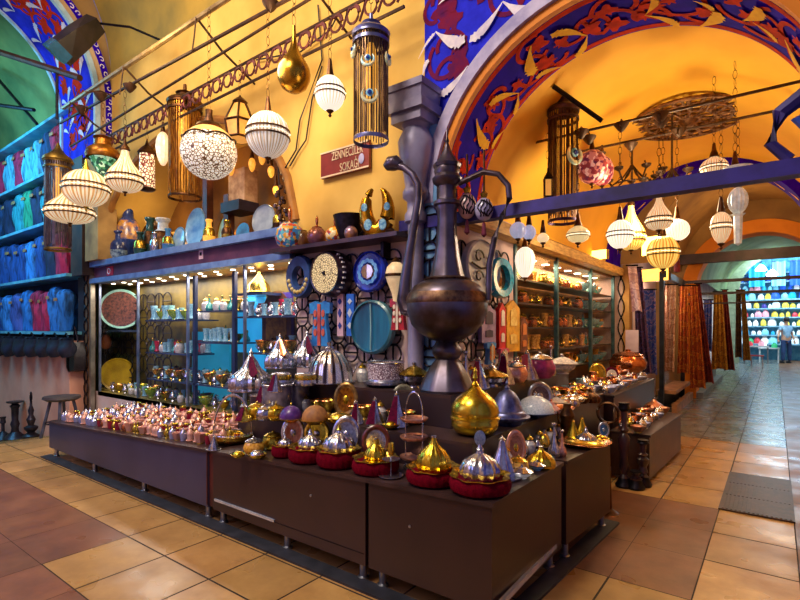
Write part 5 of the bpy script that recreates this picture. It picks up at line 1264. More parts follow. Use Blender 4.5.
m = MB(); m.M = M_; m.tube([(x * k, 0, z * k) for x, z in ((-34, 80), (-41, 82), (-44, 92), (-42, 112), (-38, 140), (-33, 170), (-29, 195), (-29, 210), (-35, 222), (-44, 230), (-50, 233))], [k * q for q in (7.5, 7.5, 7, 6, 4.8, 4, 3.6, 3.4, 3.4, 3.8, 4.5)], 10); sp = m.build('spout', ewm, ew)
m = MB(); m.M = M_; m.tube([(x * k, 0, z * k) for x, z in ((-48, 233), (-53, 236), (-58, 236), (-64, 233))], [k * q for q in (5, 8, 8, 4)], 10); m.build('spout_lip', ewm, sp)
m = MB(); m.M = M_; m.tube([(x * k, 0, z * k) for x, z in ((11, 206), (20, 209), (35, 214), (48, 210), (57, 198), (58, 186), (52, 170), (45, 150), (40, 124), (39, 90))], 2.7 * k, 10); m.build('handle', ewm, ew)

# ------------------------------------------------------------------ prototypes of the larger wares, unit height
PROTO = {}
goldm = plain('gold plated', '#EED048', '#B8921E', .24, .95, scale=4)
def part(t, name, mat_, fn, smooth=True):
    m = MB(); fn(m); return m.build(name, mat_, t, smooth=smooth)
scal = lambda m, prof, fl, amp, n=24: m.lathe(prof, n, fl, amp)
def w_fluted_dome(t, c=(silver, silver, maroon)):
    part(t, 'dome', c[0], lambda m: m.lathe([(.64, 0), (.7, .06), (.72, .16), (.68, .28), (.55, .40), (.38, .50), (.28, .6), (.22, .7), (.13, .8), (.08, .86), (0, .88)], 72, 18, .05))
    part(t, 'rim', c[1], lambda m: m.lathe([(.68, 0), (.75, .0), (.76, .03), (.69, .05)], 30))
    part(t, 'finial', c[1], lambda m: m.lathe([(.1, .85), (.06, .9), (.08, .94), (.03, .98), (0, 1.06)], 10))
    if c[2]: part(t, 'ribbon', c[2], lambda m: m.add([(.03, -.14, .86), (.15, -.16, .82), (.5, -.46, .46), (.42, -.58, .36), (.24, -.54, .4)], [(0, 1, 2, 3, 4)]) and m.add([(.03, -.17, .87), (.15, -.19, .84), (.51, -.49, .48), (.43, -.61, .38), (.24, -.57, .42)], [(4, 3, 2, 1, 0)]), False)
def w_bell_dome(t, c=(clearglass, silver, None)):
    part(t, 'dome', c[0], lambda m: m.lathe([(.66, .02), (.64, .2), (.56, .45), (.4, .66), (.2, .78), (.1, .8)], 60, 15, .04))
    part(t, 'base_plate', c[1], lambda m: m.lathe([(0, 0), (.62, 0), (.74, .03), (.74, .05), (0, .04)], 30))
    part(t, 'finial', c[1], lambda m: m.lathe([(.12, .78), (.14, .84), (.07, .88), (.1, .96), (0, 1.0)], 12))
def w_smooth_dome(t, c=(brass, brass, brass)):
    part(t, 'dome', c[0], lambda m: m.lathe([(.62, .2), (.64, .26), (.58, .48), (.44, .66), (.24, .78), (.05, .82), (0, .82)], 30))
    part(t, 'dish', c[1], lambda m: m.lathe([(0, 0), (.3, 0), (.34, .03), (.62, .16), (.74, .2), (.74, .22), (.6, .2), (0, .14)], 30))
    part(t, 'finial', c[2], lambda m: m.lathe([(.06, .8), (.03, .86), (.06, .92), (.02, .97), (0, 1.0)], 10))
def w_onion_pot(t, c=(goldm, goldm, goldm)):
    part(t, 'bowl', c[0], lambda m: m.lathe([(0, 0), (.26, 0), (.38, .04), (.45, .13), (.455, .2), (.44, .235)], 36))
    part(t, 'rim', c[1], lambda m: m.lathe([(.44, .23), (.48, .24), (.48, .265), (.44, .275)], 36))
    part(t, 'lid', c[0], lambda m: m.lathe([(.44, .27), (.46, .33), (.445, .42), (.37, .52), (.25, .6), (.14, .66), (.07, .72), (0, .73)], 36))
    part(t, 'finial', c[2], lambda m: m.lathe([(.06, .7), (.08, .74), (.025, .79), (.055, .84), (.03, .9), (.04, .94), (.015, .98), (0, 1.02)], 10))
def w_steel_dome(t, c=(steelblue, steelblue, steelblue)):
    part(t, 'dome', c[0], lambda m: m.lathe([(.62, .2), (.6, .26), (.55, .3), (.5, .32), (.46, .4), (.38, .58), (.24, .72), (.06, .8), (0, .8)], 32))
    part(t, 'base', c[1], lambda m: m.lathe([(0, 0), (.44, 0), (.5, .08), (.7, .15), (.72, .19), (.6, .21)], 32))
    part(t, 'finial', c[2], lambda m: m.lathe([(.06, .79), (.09, .83), (.03, .88), (.05, .93), (0, 1.05)], 12))
def w_cone_flask(t, c=(silver, maroon, silver)):
    part(t, 'body', c[0], lambda m: m.lathe([(0, 0), (.34, 0), (.36, .04), (.3, .25), (.18, .5), (.1, .75), (.08, .88), (0, .9)], 24, 8, .06))
    part(t, 'ribbon', c[1], lambda m: m.add([(-.1, -.14, .86), (.02, -.16, .86), (.0, -.42, .1), (-.36, -.34, .08), (-.24, -.28, .45), (-.1, -.12, .87), (.02, -.12, .87), (.0, -.36, .1), (-.34, -.28, .08), (-.24, -.22, .45)], [(0, 4, 3, 2, 1), (5, 6, 7, 8, 9), (0, 1, 6, 5), (2, 3, 8, 7)]), False)
    part(t, 'finial', c[2], lambda m: m.lathe([(.07, .88), (.1, .92), (.03, .96), (0, 1.04)], 10))
def w_cone_lid(t, c=(silver, silver, silver)):
    part(t, 'body', c[0], lambda m: m.lathe([(.34, .06), (.35, .1), (.27, .3), (.16, .55), (.09, .75), (.07, .86), (0, .88)], 40, 10, .05))
    part(t, 'foot_dish', c[1], lambda m: m.lathe([(0, 0), (.4, 0), (.5, .04), (.5, .07), (.3, .06)], 24, 12, .03))
    part(t, 'finial', c[2], lambda m: m.lathe([(.06, .86), (.09, .9), (.03, .94), (0, 1.02)], 10))
def w_velvet_bowl(t, c=(velvet, brass, brass)):
    part(t, 'velvet_cover', c[0], lambda m: m.lathe([(0, 0), (1.3, 0), (1.6, .2), (1.68, .5), (1.6, .85), (1.45, 1.0), (1.3, .9), (0, .7)], 72, 24, .012))
    part(t, 'scalloped_liner', c[1], lambda m: m.lathe([(0, .78), (1.2, .86), (1.42, 1.02), (1.62, 1.12), (1.6, 1.06), (1.4, .97)], 48, 8, .05))
def w_melon(t, c=(silver, silver, silver)):
    part(t, 'dome', c[0], lambda m: m.lathe([(.62, 0), (.7, .15), (.7, .3), (.58, .5), (.32, .64), (.14, .72), (.1, .8)], 48, 12, .06))
    part(t, 'finial', c[1], lambda m: m.lathe([(.1, .78), (.14, .84), (.08, .9), (.05, 1.0), (0, 1.02)], 12))
def w_crest(t, c=(silver, silver, silver)):
    w_melon(t, c)
    part(t, 'crest_disc', plain('enamel crest', '#A8C0D8', '#7A88B8', .3, .5, scale=20), lambda m: (setattr(m, 'M', Matrix.Translation((0, 0, 1.16)) @ Matrix.Rotation(PI / 2, 4, 'X')), m.lathe([(0, .03), (.14, .03), (.2, .02), (.2, -.02), (.14, -.03), (0, -.03)], 20, sy=1.15)))
def w_onion_gold(t, c=(goldm, goldm)):
    part(t, 'dome', c[0], lambda m: m.lathe([(.55, 0), (.62, .15), (.58, .38), (.4, .58), (.2, .72), (.1, .86), (.08, .95)], 48, 12, .045))
    part(t, 'finial', silver, lambda m: m.lathe([(.08, .93), (.11, .96), (.11, 1.0), (0, 1.02)], 12))
def w_upright(t, c=(silver, steel, silver)):
    q = Matrix.Translation((0, .08, .5)) @ Matrix.Rotation(-.18, 4, 'X') @ Matrix.Rotation(PI / 2, 4, 'X')
    def a(m): m.M = q; m.lathe([(.34, .02), (.42, .05), (.48, .03), (.5, 0), (.46, -.02), (0, -.02)], 32)
    def b(m): m.M = q; m.lathe([(0, -.01), (.2, .0), (.35, .02)], 32)
    def d(m): m.M = q; m.lathe([(0, .05), (.09, .03), (.12, .0)], 14)
    part(t, 'rim', c[0], a); part(t, 'well', c[1], b); part(t, 'boss', c[2], d)
    part(t, 'stand', ironmat, lambda m: m.tube([(-.2, -.08, 0), (-.15, .2, .02), (0, .26, .4), (.15, .2, .02), (.2, -.08, 0)], .02, 5))
def w_tier_stand(t, c=(rosecopper, silver, silver)):
    for z, r in ((.12, .3), (.38, .3), (.62, .3)):
        part(t, 'tray', c[0], lambda m: m.lathe([(0, z), (r * .85, z), (r, z + .03), (r, z + .045), (r * .8, z + .02), (0, z + .015)], 28))
    for s_ in (-1, 1): part(t, 'post', c[1], lambda m: m.lathe([(.014, 0), (.014, .7), (.0, .7)], 8, c=(s_ * .22, 0, 0)))
    part(t, 'handle', c[1], lambda m: m.tube([(.22 * math.cos(a), 0, .7 + .3 * math.sin(a)) for a in [PI * i / 14 for i in range(15)]], .014, 6))
    part(t, 'foot_ring', c[2], lambda m: m.ring(.23, .014, (0, 0, .012), 'z', 24, 5))
def w_goblet(t, c=(brass, silver, silver)):
    part(t, 'cup', c[0], lambda m: m.lathe([(.04, .6), (.14, .66), (.16, .8), (.13, 1.0), (.11, .98), (0, .7)], 16))
    part(t, 'stem', c[1], lambda m: m.lathe([(.02, .05), (.02, .5), (.05, .55), (.03, .62)], 10))
    part(t, 'dish', c[2], lambda m: m.lathe([(0, 0), (.45, 0), (.6, .05), (.6, .07), (0, .05)], 24))
    part(t, 'shelf_dish', c[2], lambda m: m.lathe([(0, .48), (.36, .5), (.44, .54), (0, .52)], 24))
def w_bottle(t, c=(silver, silver)):
    part(t, 'body', c[0], lambda m: m.lathe([(0, 0), (.14, 0), (.18, .1), (.16, .25), (.07, .45), (.04, .7), (.035, .9)], 16, 8, .05))
    part(t, 'mouth', c[1], lambda m: m.lathe([(.035, .89), (.08, .96), (.07, 1.0), (0, .98)], 12))
def w_tub(t, c=(silver, steel)):
    part(t, 'basin', c[1], lambda m: m.lathe([(0, 0), (.9, 0), (1.15, .12), (1.15, .2), (.95, .24), (.92, .3)], 32))
    part(t, 'pierced_wall', glow_pattern('pierced silver', [(0, '#6A5060'), (.1, '#8A7080'), (.2, '#E8DCE4'), (1, '#F0E8F0')], 11, .0, rough=.25), lambda m: m.lathe([(.92, .28), (.95, .95), (.9, .95), (.87, .28)], 32))
    part(t, 'lip', c[0], lambda m: m.lathe([(.95, .93), (1.0, .97), (.95, 1.0), (.88, .96)], 32))
def w_sugar(t, c=(silver, brass, silver)):
    part(t, 'bowl', c[0], lambda m: m.lathe([(0, 0), (.35, 0), (.3, .06), (.6, .25), (.66, .42), (.62, .5)], 28))
    part(t, 'lid', c[1], lambda m: m.lathe([(.8, .48), (.82, .52), (.6, .62), (.35, .74), (.12, .82), (0, .83)], 40, 10, .04))
    part(t, 'finial', c[2], lambda m: m.lathe([(.06, .82), (.1, .88), (.1, .95), (0, 1.0)], 10))
def w_pot(t, c=(goldm, brass)):
    part(t, 'body', c[0], lambda m: m.lathe([(0, 0), (.4, 0), (.58, .2), (.62, .45), (.5, .72), (.46, .76)], 24, 8, .03))
    part(t, 'lid', c[1], lambda m: m.lathe([(.5, .74), (.52, .78), (.3, .9), (.08, .96), (.08, 1.02), (0, 1.06)], 20))
def w_candle_glass(t, c=(clearglass, brass)):
    part(t, 'glass', c[0], lambda m: m.lathe([(0, 0), (.48, 0), (.5, .1), (.48, .95), (.44, .95), (.44, .1), (0, .06)], 24))
    part(t, 'ring', c[1], lambda m: m.lathe([(.49, .9), (.52, .92), (.52, .97), (.47, .98)], 24))
def w_basket(t, c=(silver, brass)):
    part(t, 'tray', c[1], lambda m: m.lathe([(0, 0), (.7, 0), (.85, .08), (.85, .14), (.66, .06), (0, .04)], 30))
    part(t, 'gallery', c[0], lambda m: [m.ring(.82, .012, (0, 0, .17), 'z', 26, 4)] + [m.lathe([(0, -.03), (.035, 0), (0, .05)], 6, c=(.82 * math.cos(a), .82 * math.sin(a), .17)) for a in [2 * PI * i / 26 for i in range(26)]])
    part(t, 'handle', c[0], lambda m: m.tube([(.84 * math.cos(a), 0, .12 + .88 * math.sin(a)) for a in [PI * i / 16 for i in range(17)]], .035, 6))
def w_boat(t, c=(goldm, goldm)):
    part(t, 'body', c[0], lambda m: m.lathe([(0, 0), (.4, .05), (.9, .3), (1.05, .6), (1.0, .62), (.8, .4), (0, .2)], 32, 4, .06))
    part(t, 'lid', c[1], lambda m: m.lathe([(.8, .5), (.7, .75), (.4, .95), (.1, 1.0), (0, 1.0)], 28))
WK = {'fluted_dome': (w_fluted_dome, 'dome_cover'), 'bell_dome': (w_bell_dome, 'glass_cloche'), 'smooth_dome': (w_smooth_dome, 'domed_dish'), 'onion_pot': (w_onion_pot, 'onion_pot'), 'steel_dome': (w_steel_dome, 'domed_server'),
      'cone_flask': (w_cone_flask, 'ribboned_flask'), 'cone_lid': (w_cone_lid, 'cone_server'), 'velvet_bowl': (w_velvet_bowl, 'velvet_bowl'), 'melon': (w_melon, 'melon_server'), 'crest': (w_crest, 'crested_server'), 'onion_gold': (w_onion_gold, 'onion_server'),
      'upright': (w_upright, 'upright_plate'), 'tier_stand': (w_tier_stand, 'tier_stand'), 'goblet': (w_goblet, 'goblet_stand'), 'bottle': (w_bottle, 'rosewater_bottle'), 'tub': (w_tub, 'pierced_tub'), 'sugar': (w_sugar, 'sugar_bowl'), 'pot': (w_pot, 'lidded_pot'),
      'candle_glass': (w_candle_glass, 'candle_glass'), 'basket': (w_basket, 'handled_basket'), 'boat': (w_boat, 'shell_server')}
def ware(kind, px, pyb, hpx, z, label, mats=None, cat=None, wx=1.0, rz=None, dz=0.0, group=None):
    zz = z if not callable(z) else .6
    p = onZ(px, pyb, zz)
    if callable(z):
        for _ in range(4): zz = z(p.x); p = onZ(px, pyb, zz)
    p.z = zz + dz; s_ = hpx * depth(p) / F
    fn, nm = WK[kind]
    t = thing(nm, label, cat or nm.replace('_', ' '), p, random.uniform(-.3, .3) + .64 if rz is None else rz, scale=(s_ * wx, s_ * wx, s_), group=group)
    fn(t, mats) if mats else fn(t)
    return t
ribsilver = rib_mat('ribbed silver glass', 15, '#F0E6E0', '#5A4A52', .0, .18, .8, sharp=(.15, .55))
# --- front edge, left to right (on the front counters)
BW = dict(z=ztop)
ware('cone_lid', 214, 450, 15, ztop, 'tiny silver tent-shaped server at the right end of the left counter', None)
ware('basket', 233, 441, 46, Z2 - .25, 'silver handled basket tray left of the velvet bowls', None, wx=.5, dz=.0)
ware('boat', 238, 458, 7, ztop, 'little gold saucer dish in front of the handled basket', None)
ware('pot', 254, 454, 17, ztop, 'amber candle glass with gold foot near the first velvet bowl', (plain('amber candle glass', '#F0B84A', '#B87820', .2, coat=.5), silver))
ware('boat', 257, 459, 9, ztop, 'gold and white shell dish between basket and velvet bowl', (brass, silver))
ware('pot', 273, 449, 18, ztop, 'round gold lidded pot standing behind the first velvet bowl', None)
def velvet_set(px, pyb, wpx, hpx, lab, lid=None, lab2=None, lh=20, mats=None):
    zz = .6; p = onZ(px, pyb - 4, zz)
    for _ in range(4): zz = ztop(p.x); p = onZ(px, pyb - 4, zz)
    p.y = max(p.y, YF + .14) if p.x < .9 else p.y
    k = depth(p) / F; p.z = zz
    t = thing('velvet_bowl', lab, 'bowl', p, random.uniform(0, 2), scale=(wpx * k / 3.25, wpx * k / 3.25, hpx * k * .82)); w_velvet_bowl(t)
    if lid:
        s_ = lh * k; q = p.copy(); q.z = zz + hpx * k * .7
        fn, nm = WK[lid]; o = thing(nm, lab2, nm.replace('_', ' '), q, .64 if lid == 'crest' else random.uniform(0, 2), scale=(s_ * .82, s_ * .82, s_)); fn(o, mats) if mats else fn(o)
velvet_set(275, 463, 26, 14, 'smallest crimson velvet bowl, first at the left', 'melon', 'small silver melon lid in the first velvet bowl', 12)
velvet_set(299, 468, 42, 17, 'dark crimson velvet bowl with silver wares, second from the left', 'melon', 'silver melon server in the second velvet bowl', 20)
velvet_set(329, 473, 44, 20, 'crimson velvet bowl holding a silver melon server before the tall silver plate', 'melon', 'silver and gold melon server in the third velvet bowl', 27, (silver, brass, silver))
velvet_set(368, 479, 46, 17, 'crimson velvet bowl with a gold lid before the red-rimmed plate', 'onion_gold', 'small plain gold onion server in the fourth velvet bowl', 22)
velvet_set(430, 488, 54, 18, 'crimson velvet bowl with a pointed gold liner below the tier stand', 'onion_gold', 'gold fluted onion server with silver knob below the tier stand', 34)
velvet_set(480, 495, 60, 19, 'wide crimson velvet bowl at the very corner of the counter', 'crest', 'silver fluted server with enamel crest disc at the corner', 34)
# plates standing behind the bowls
ware('upright', 293, 449, 32, lambda x: ztop(x) + .04, 'oval silver plate standing behind the second velvet bowl', (silver, copper, silver), wx=.75)
ware('upright', 317, 449, 30, lambda x: ztop(x) + .04, 'bowl-like gold plate standing between two silver plates', (brass, goldm, silver), wx=.85)
ware('upright', 346, 456, 40, lambda x: ztop(x) + .05, 'tall silver plate standing behind the third velvet bowl', (silver, steel, silver), wx=.72)
ware('upright', 376, 459, 34, lambda x: ztop(x) + .05, 'dark red rimmed plate with silver centre', (plain('oxblood rim', '#6A1E1C', '#431414', .3, coat=.5), silver, goldm), wx=.85)
ware('goblet', 391, 477, 34, ztop, 'slim cup stand with round dishes left of the tier stand', (brass, silver, silver), wx=.62)
ware('tier_stand', 414, 468, 76, lambda x: ztop(x), 'three-tier rose-copper stand with an arched silver handle', None, wx=.62, rz=.0)
# right part of the corner and right counters
ware('cone_lid', 502, 477, 42, ztop, 'tall silver tent-shaped server right of the crested server', None)
ware('upright', 517, 466, 36, ztop, 'copper plate with a pink rim standing behind the tent-shaped server', (rosecopper, copper, brass), wx=.62, rz=.9)
ware('pot', 518, 474, 18, ztop, 'orange glass lidded pot in front of the copper plate', (plain('amber candle glass', '#F0B84A'), brass))
ware('sugar', 522, 478, 14, ztop, 'low silver gallery dish at the edge right of the corner', (clearglass, silver, silver))
ware('onion_gold', 541, 467, 21, ztop, 'yellow shell-edged dome over an ice-blue bowl on the right counter', (goldm, goldm), wx=1.1)
ware('sugar', 537, 470, 11, ztop, 'ice-blue footed bowl just in front of the yellow dome', (blueglass, silver, silver))
ware('smooth_dome', 544, 450, 20, ztop, 'small brass dome on a stem behind the yellow dome', (brass, silver, silver), wx=.5)
ware('bottle', 554, 457, 34, ztop, 'tall silver long-necked rosewater bottle', None)
ware('bottle', 562, 456, 26, ztop, 'shorter rose-tinted rosewater bottle beside the tall silver one', (rosecopper, silver))
ware('cone_lid', 573, 441, 22, ztop, 'gold pointed server, left one of a pair on an oval tray', (goldm, brass, brass))
ware('cone_lid', 582, 440, 24, ztop, 'gold pointed server, right one of a pair on an oval tray', (goldm, brass, brass))
ware('boat', 585, 446, 8, ztop, 'wide copper oval tray holding gold and silver pieces', (copper, brass), wx=3.0)
ware('melon', 586, 446, 19, ztop, 'silver and blue melon server on the copper oval tray', (silver, silver, silver), wx=.8)
ware('upright', 604, 438, 16, ztop, 'little oval mirror on a stand at the far end of the right counter', (steel, plain('blue grey mirror', '#6A90A0', '#4A6A78', .1, .8), steel), wx=.7)
ware('boat', 601, 442, 7, ztop, 'small gold leaf dish beside the little oval mirror', None, wx=1.2)
# --- lower step, front
for k, (kind, px, pyb, hp, lab, mats, wx) in enumerate((
    ('cone_flask', 245, 421, 16, 'small silver flask with maroon ribbon at the left end of the lower step', (brass, maroon, silver), 1.3),
    ('pot', 257, 419, 17, 'gold lidded pot, first of a row on the lower step', (goldm, brass), 1.0),
    ('pot', 265, 420, 15, 'silver lidded pot between two gold ones on the lower step', (silver, silver), 1.0),
    ('pot', 276, 420, 16, 'gold lidded pot next to the purple dome', (goldm, goldm), 1.0),
    ('smooth_dome', 291, 422, 20, 'purple domed dish on a gold saucer', (plain('purple enamel', '#5A2A88', '#3E1C66', .4, scale=3, coat=.3), brass, brass), .9),
    ('smooth_dome', 315, 424, 23, 'brown suede-like domed dish right of the purple one', (plain('brown suede', '#B0783E', '#8A5A38', .6, scale=4), brass, brass), .9),
    ('boat', 339, 424, 12, 'small gold scalloped dish right of the brown dome', (goldm, brass), 1.2),
    ('upright', 345, 418, 36, 'big smoky amber plate behind the first ribboned flask', (plain('smoky amber', '#B08A4A', '#6A4A28', .3, .6), plain('amber bronze', '#B8791E'), goldm), .72),
    ('cone_flask', 356, 424, 24, 'silver ribboned flask, left one of three', None, .9),
    ('cone_flask', 375, 425, 28, 'silver ribboned flask, middle one of three', None, .9),
    ('cone_flask', 397, 427, 36, 'silver ribboned flask, tallest and right one of three', None, .85),
    ('boat', 391, 429, 8, 'small gold dish at the foot of the tallest ribboned flask', None, 1.0),
    ('upright', 404, 420, 36, 'dull mosaic plate standing behind the tallest ribboned flask', (plain('dull mosaic', '#8A8A70', '#5A5048', .3, scale=24), plain('dull mosaic', '#8A8A70'), silver), .75),
    ('upright', 383, 418, 26, 'honey-coloured square plate between the ribboned flasks', (plain('honey plate', '#C89A50', '#8A6030', .35), plain('honey plate', '#C89A50'), brass), .9),
)): ware(kind, px, pyb, hp, Z2, lab, mats, wx=wx)
# lower step, street side
ware('onion_pot', 475, 434, 67, Z2, 'big polished gold onion-shaped pot on the lower step', None, wx=.78)
ware('steel_dome', 507, 424, 44, Z2, 'blue-grey steel domed server right of the gold onion pot', None, wx=.72)
ware('smooth_dome', 535, 417, 26, Z2, 'blue-rimmed serving tray with glass covers right of the steel dome', (clearglass, plain('blue tray', '#4A5A98', '#2E3A6A', .25, .6), silver), wx=1.1)
ware('upright', 541, 411, 29, Z2, 'round glassy brown plate standing on the tray side', (steel, plain('brown tray face', '#8A6A58', '#5A4038', .3, .5), steel), wx=.9)
ware('fluted_dome', 551, 413, 14, Z2, 'red and white patterned cloth-covered dish on the lower step', (plain('red lace', '#D83A3A', '#F0D8D0', .6, scale=30), copper, None), wx=1.0)
ware('boat', 560, 412, 8, Z2, 'copper leaf tray at the edge of the lower step', (copper, copper), wx=1.8)
for k, px in enumerate((556, 563, 569, 576, 583, 590)):
    ware(('sugar', 'pot', 'melon')[k % 3], px, 408 - 1.2 * k, (13, 11, 14)[k % 3], Z2, ('white-lidded silver bowl at the near end of the small cluster on the lower step', 'small rose pot in the cluster on the lower step', 'little silver melon lid in the cluster on the lower step', 'second silver bowl of the cluster on the lower step, near the brown jug', 'brown glazed small pot in the cluster by the counter end', 'dark little melon lid at the far end of the lower step')[k], ((silver, opal, silver), (rosecopper, silver), (silver, silver, silver), (silver, silver, silver), (bronze, copper), (bronze, bronze, bronze))[k])
# --- upper step, front
ware('fluted_dome', 251, 390, 40, Z3 - .12, 'leftmost fluted silver dome with a maroon ribbon, standing on a dark canister', (silver, silver, maroon), wx=.74)
ware('fluted_dome', 280, 368, 34, Z3 + .1, 'second fluted silver dome with an orange ribbon on a silver pot', (silver, silver, copper), wx=.6)
ware('fluted_dome', 307, 367, 36, Z3 + .1, 'third fluted silver dome with a red ribbon in front of the turquoise caftan', (silver, silver, maroon), wx=.6)
ware('bell_dome', 330, 383, 42, Z3, 'big ribbed glass cloche on a silver plate', (ribsilver, silver, None), wx=.8)
for k, (px, pyb, hp, w_, lab) in enumerate(((281, 385, 18, 20, 'silver drum pot under the second fluted dome'), (306, 385, 18, 22, 'silver drum pot under the third fluted dome'))):
    p = onZ(px, pyb, Z3); q = depth(p) / F; p.z = Z3
    t = thing('drum_pot', lab, 'pot', p); R = w_ * q / 2
    m = MB(); m.lathe([(0, 0), (R, 0), (R * 1.05, .02), (R, .04), (R, .10 - .012), (R * .8, .1), (0, .1)], 24); m.build('drum', silver, t)
    m = MB(); m.lathe([(R, .045), (R * 1.04, .055), (R * 1.04, .075), (R, .085)], 24); m.build('gold_band', brass, t)
p = onZ(252, 405, .93); p.z = Z2; p = Vector((-1.3, -.55, Z2)); t = thing('dark_canister', 'dark canister that carries the leftmost fluted dome', 'canister', (-1.33, -.58, Z2))
m = MB(); m.lathe([(0, 0), (.1, 0), (.1, .1), (0, .1)], 20); m.build('body', stepm, t)
m = MB(); m.lathe([(.1, .085), (.105, .09), (.105, .098), (.1, .1)], 20); m.build('lid_ring', silver, t)
ware('candle_glass', 277, 415, 32, Z2, 'smoked cylinder glass behind the gold pots, left of two', (plain('smoked glass', '#8A8090', '#4A4454', .12, scale=3, coat=.6), silver), wx=.95)
ware('candle_glass', 297, 409, 28, Z2, 'smoked cylinder glass behind the purple dome, right of two', (plain('smoked glass', '#8A8090'), silver), wx=.95)
ware('cone_flask', 263, 414, 32, Z2, 'silver flask with a long maroon ribbon under the fluted domes', None, wx=.7)
ware('cone_flask', 276, 392, 20, Z3, 'maroon ribboned small flask beside the cloche foot', None, wx=.9)
ware('tub', 386, 386, 25, Z3, 'round pierced silver tub near the column foot', None, wx=.78)
ware('sugar', 414, 387, 26, Z3, 'silver sugar bowl with a gold-fluted lid left of the ewer foot', (silver, brass, silver), wx=.72)
ware('boat', 332, 388, 6, Z3, 'gold tray under the cloche edge', (goldm, goldm), wx=1.6) if False else None
# upper step, street side: row of ribboned bottles
rowl = ['nearest', 'second', 'third', 'fourth', 'fifth', 'sixth', 'seventh', 'eighth', 'farthest']
for k, px in enumerate((466, 478, 491, 503, 515, 527, 540, 551, 562)):
    kind = ('bottle', 'cone_flask', 'sugar', 'cone_flask', 'pot', 'cone_flask', 'pot', 'bottle', 'sugar')[k]
    ware(kind, px, 391 - 2.2 * k, (40, 32, 22, 33, 21, 30, 25, 30, 20)[k], Z3, '%s piece along the upper step on the street side, %s' % (rowl[k], ('silver long-necked bottle', 'flask with crimson ribbon', 'silver lidded bowl', 'flask with maroon ribbon', 'pink lidded pot', 'flask with red ribbon', 'magenta pot', 'slim silver bottle', 'white lidded bowl')[k]),
         (None, (silver, plain('crimson ribbon', '#C81838', '#8E1028', .5), silver), None, None, (rosecopper, silver), (silver, plain('crimson ribbon', '#C81838'), silver), (plain('magenta enamel', '#B82A78', '#801A58', .3, coat=.4), silver), None, (opal, opal, silver))[k])
note_kids()
# small pieces filling the steps behind the larger wares
rf = random.Random(77)
FILL = {'j': ('b', 'white jar with a brass lid', 'jars'), 'e': ('f', 'small silver ewer', 'ewers'), 'd': ('d', 'little brass footed bowl', 'bowls'), 't': ('a', 'pale blue tea glass', 'tea glasses'), 'r': ('e', 'ruby red glass', 'ruby glasses')}
def fill(kinds, pts, z, h, where):
    for i, (x, y) in enumerate(pts):
        k, lab, pl = FILL[kinds[i % len(kinds)]]; s_ = h * rf.uniform(.85, 1.2)
        dup(W_G[k], (x + rf.uniform(-.015, .015), y + rf.uniform(-.015, .015), z), rf.uniform(0, 6), '%s %s' % (lab, where), '%s %s' % (pl, where), (s_ * .8, s_ * .8, s_))
fill('ejre', [(.24, .2 + .13 * i) for i in range(13)], Z3, .17, 'along the wall of the upper street step')
fill('erjd', [(.40, .75 + .12 * i) for i in range(9)], Z3, .14, 'along the edge of the upper street step')
fill('jdte', [(.66, .7 + .12 * i) for i in range(11)], Z2, .14, 'on the far part of the lower street step')
fill('dj', [(.78, 1.0 + .12 * i) for i in range(8)], Z2, .12, 'along the edge of the lower street step')
fill('ejt', [(-1.12 + .14 * i, -.14) for i in range(8)], Z3, .16, 'behind the fluted domes on the upper front step')
fill('djd', [(-1.34 + .13 * i, -.52) for i in range(13)], Z2, .13, 'at the back of the lower front step')
fill('ej', [(.93, -.6 + .1 * i) for i in range(12)], .648, .11, 'along the inner edge of the right counter')

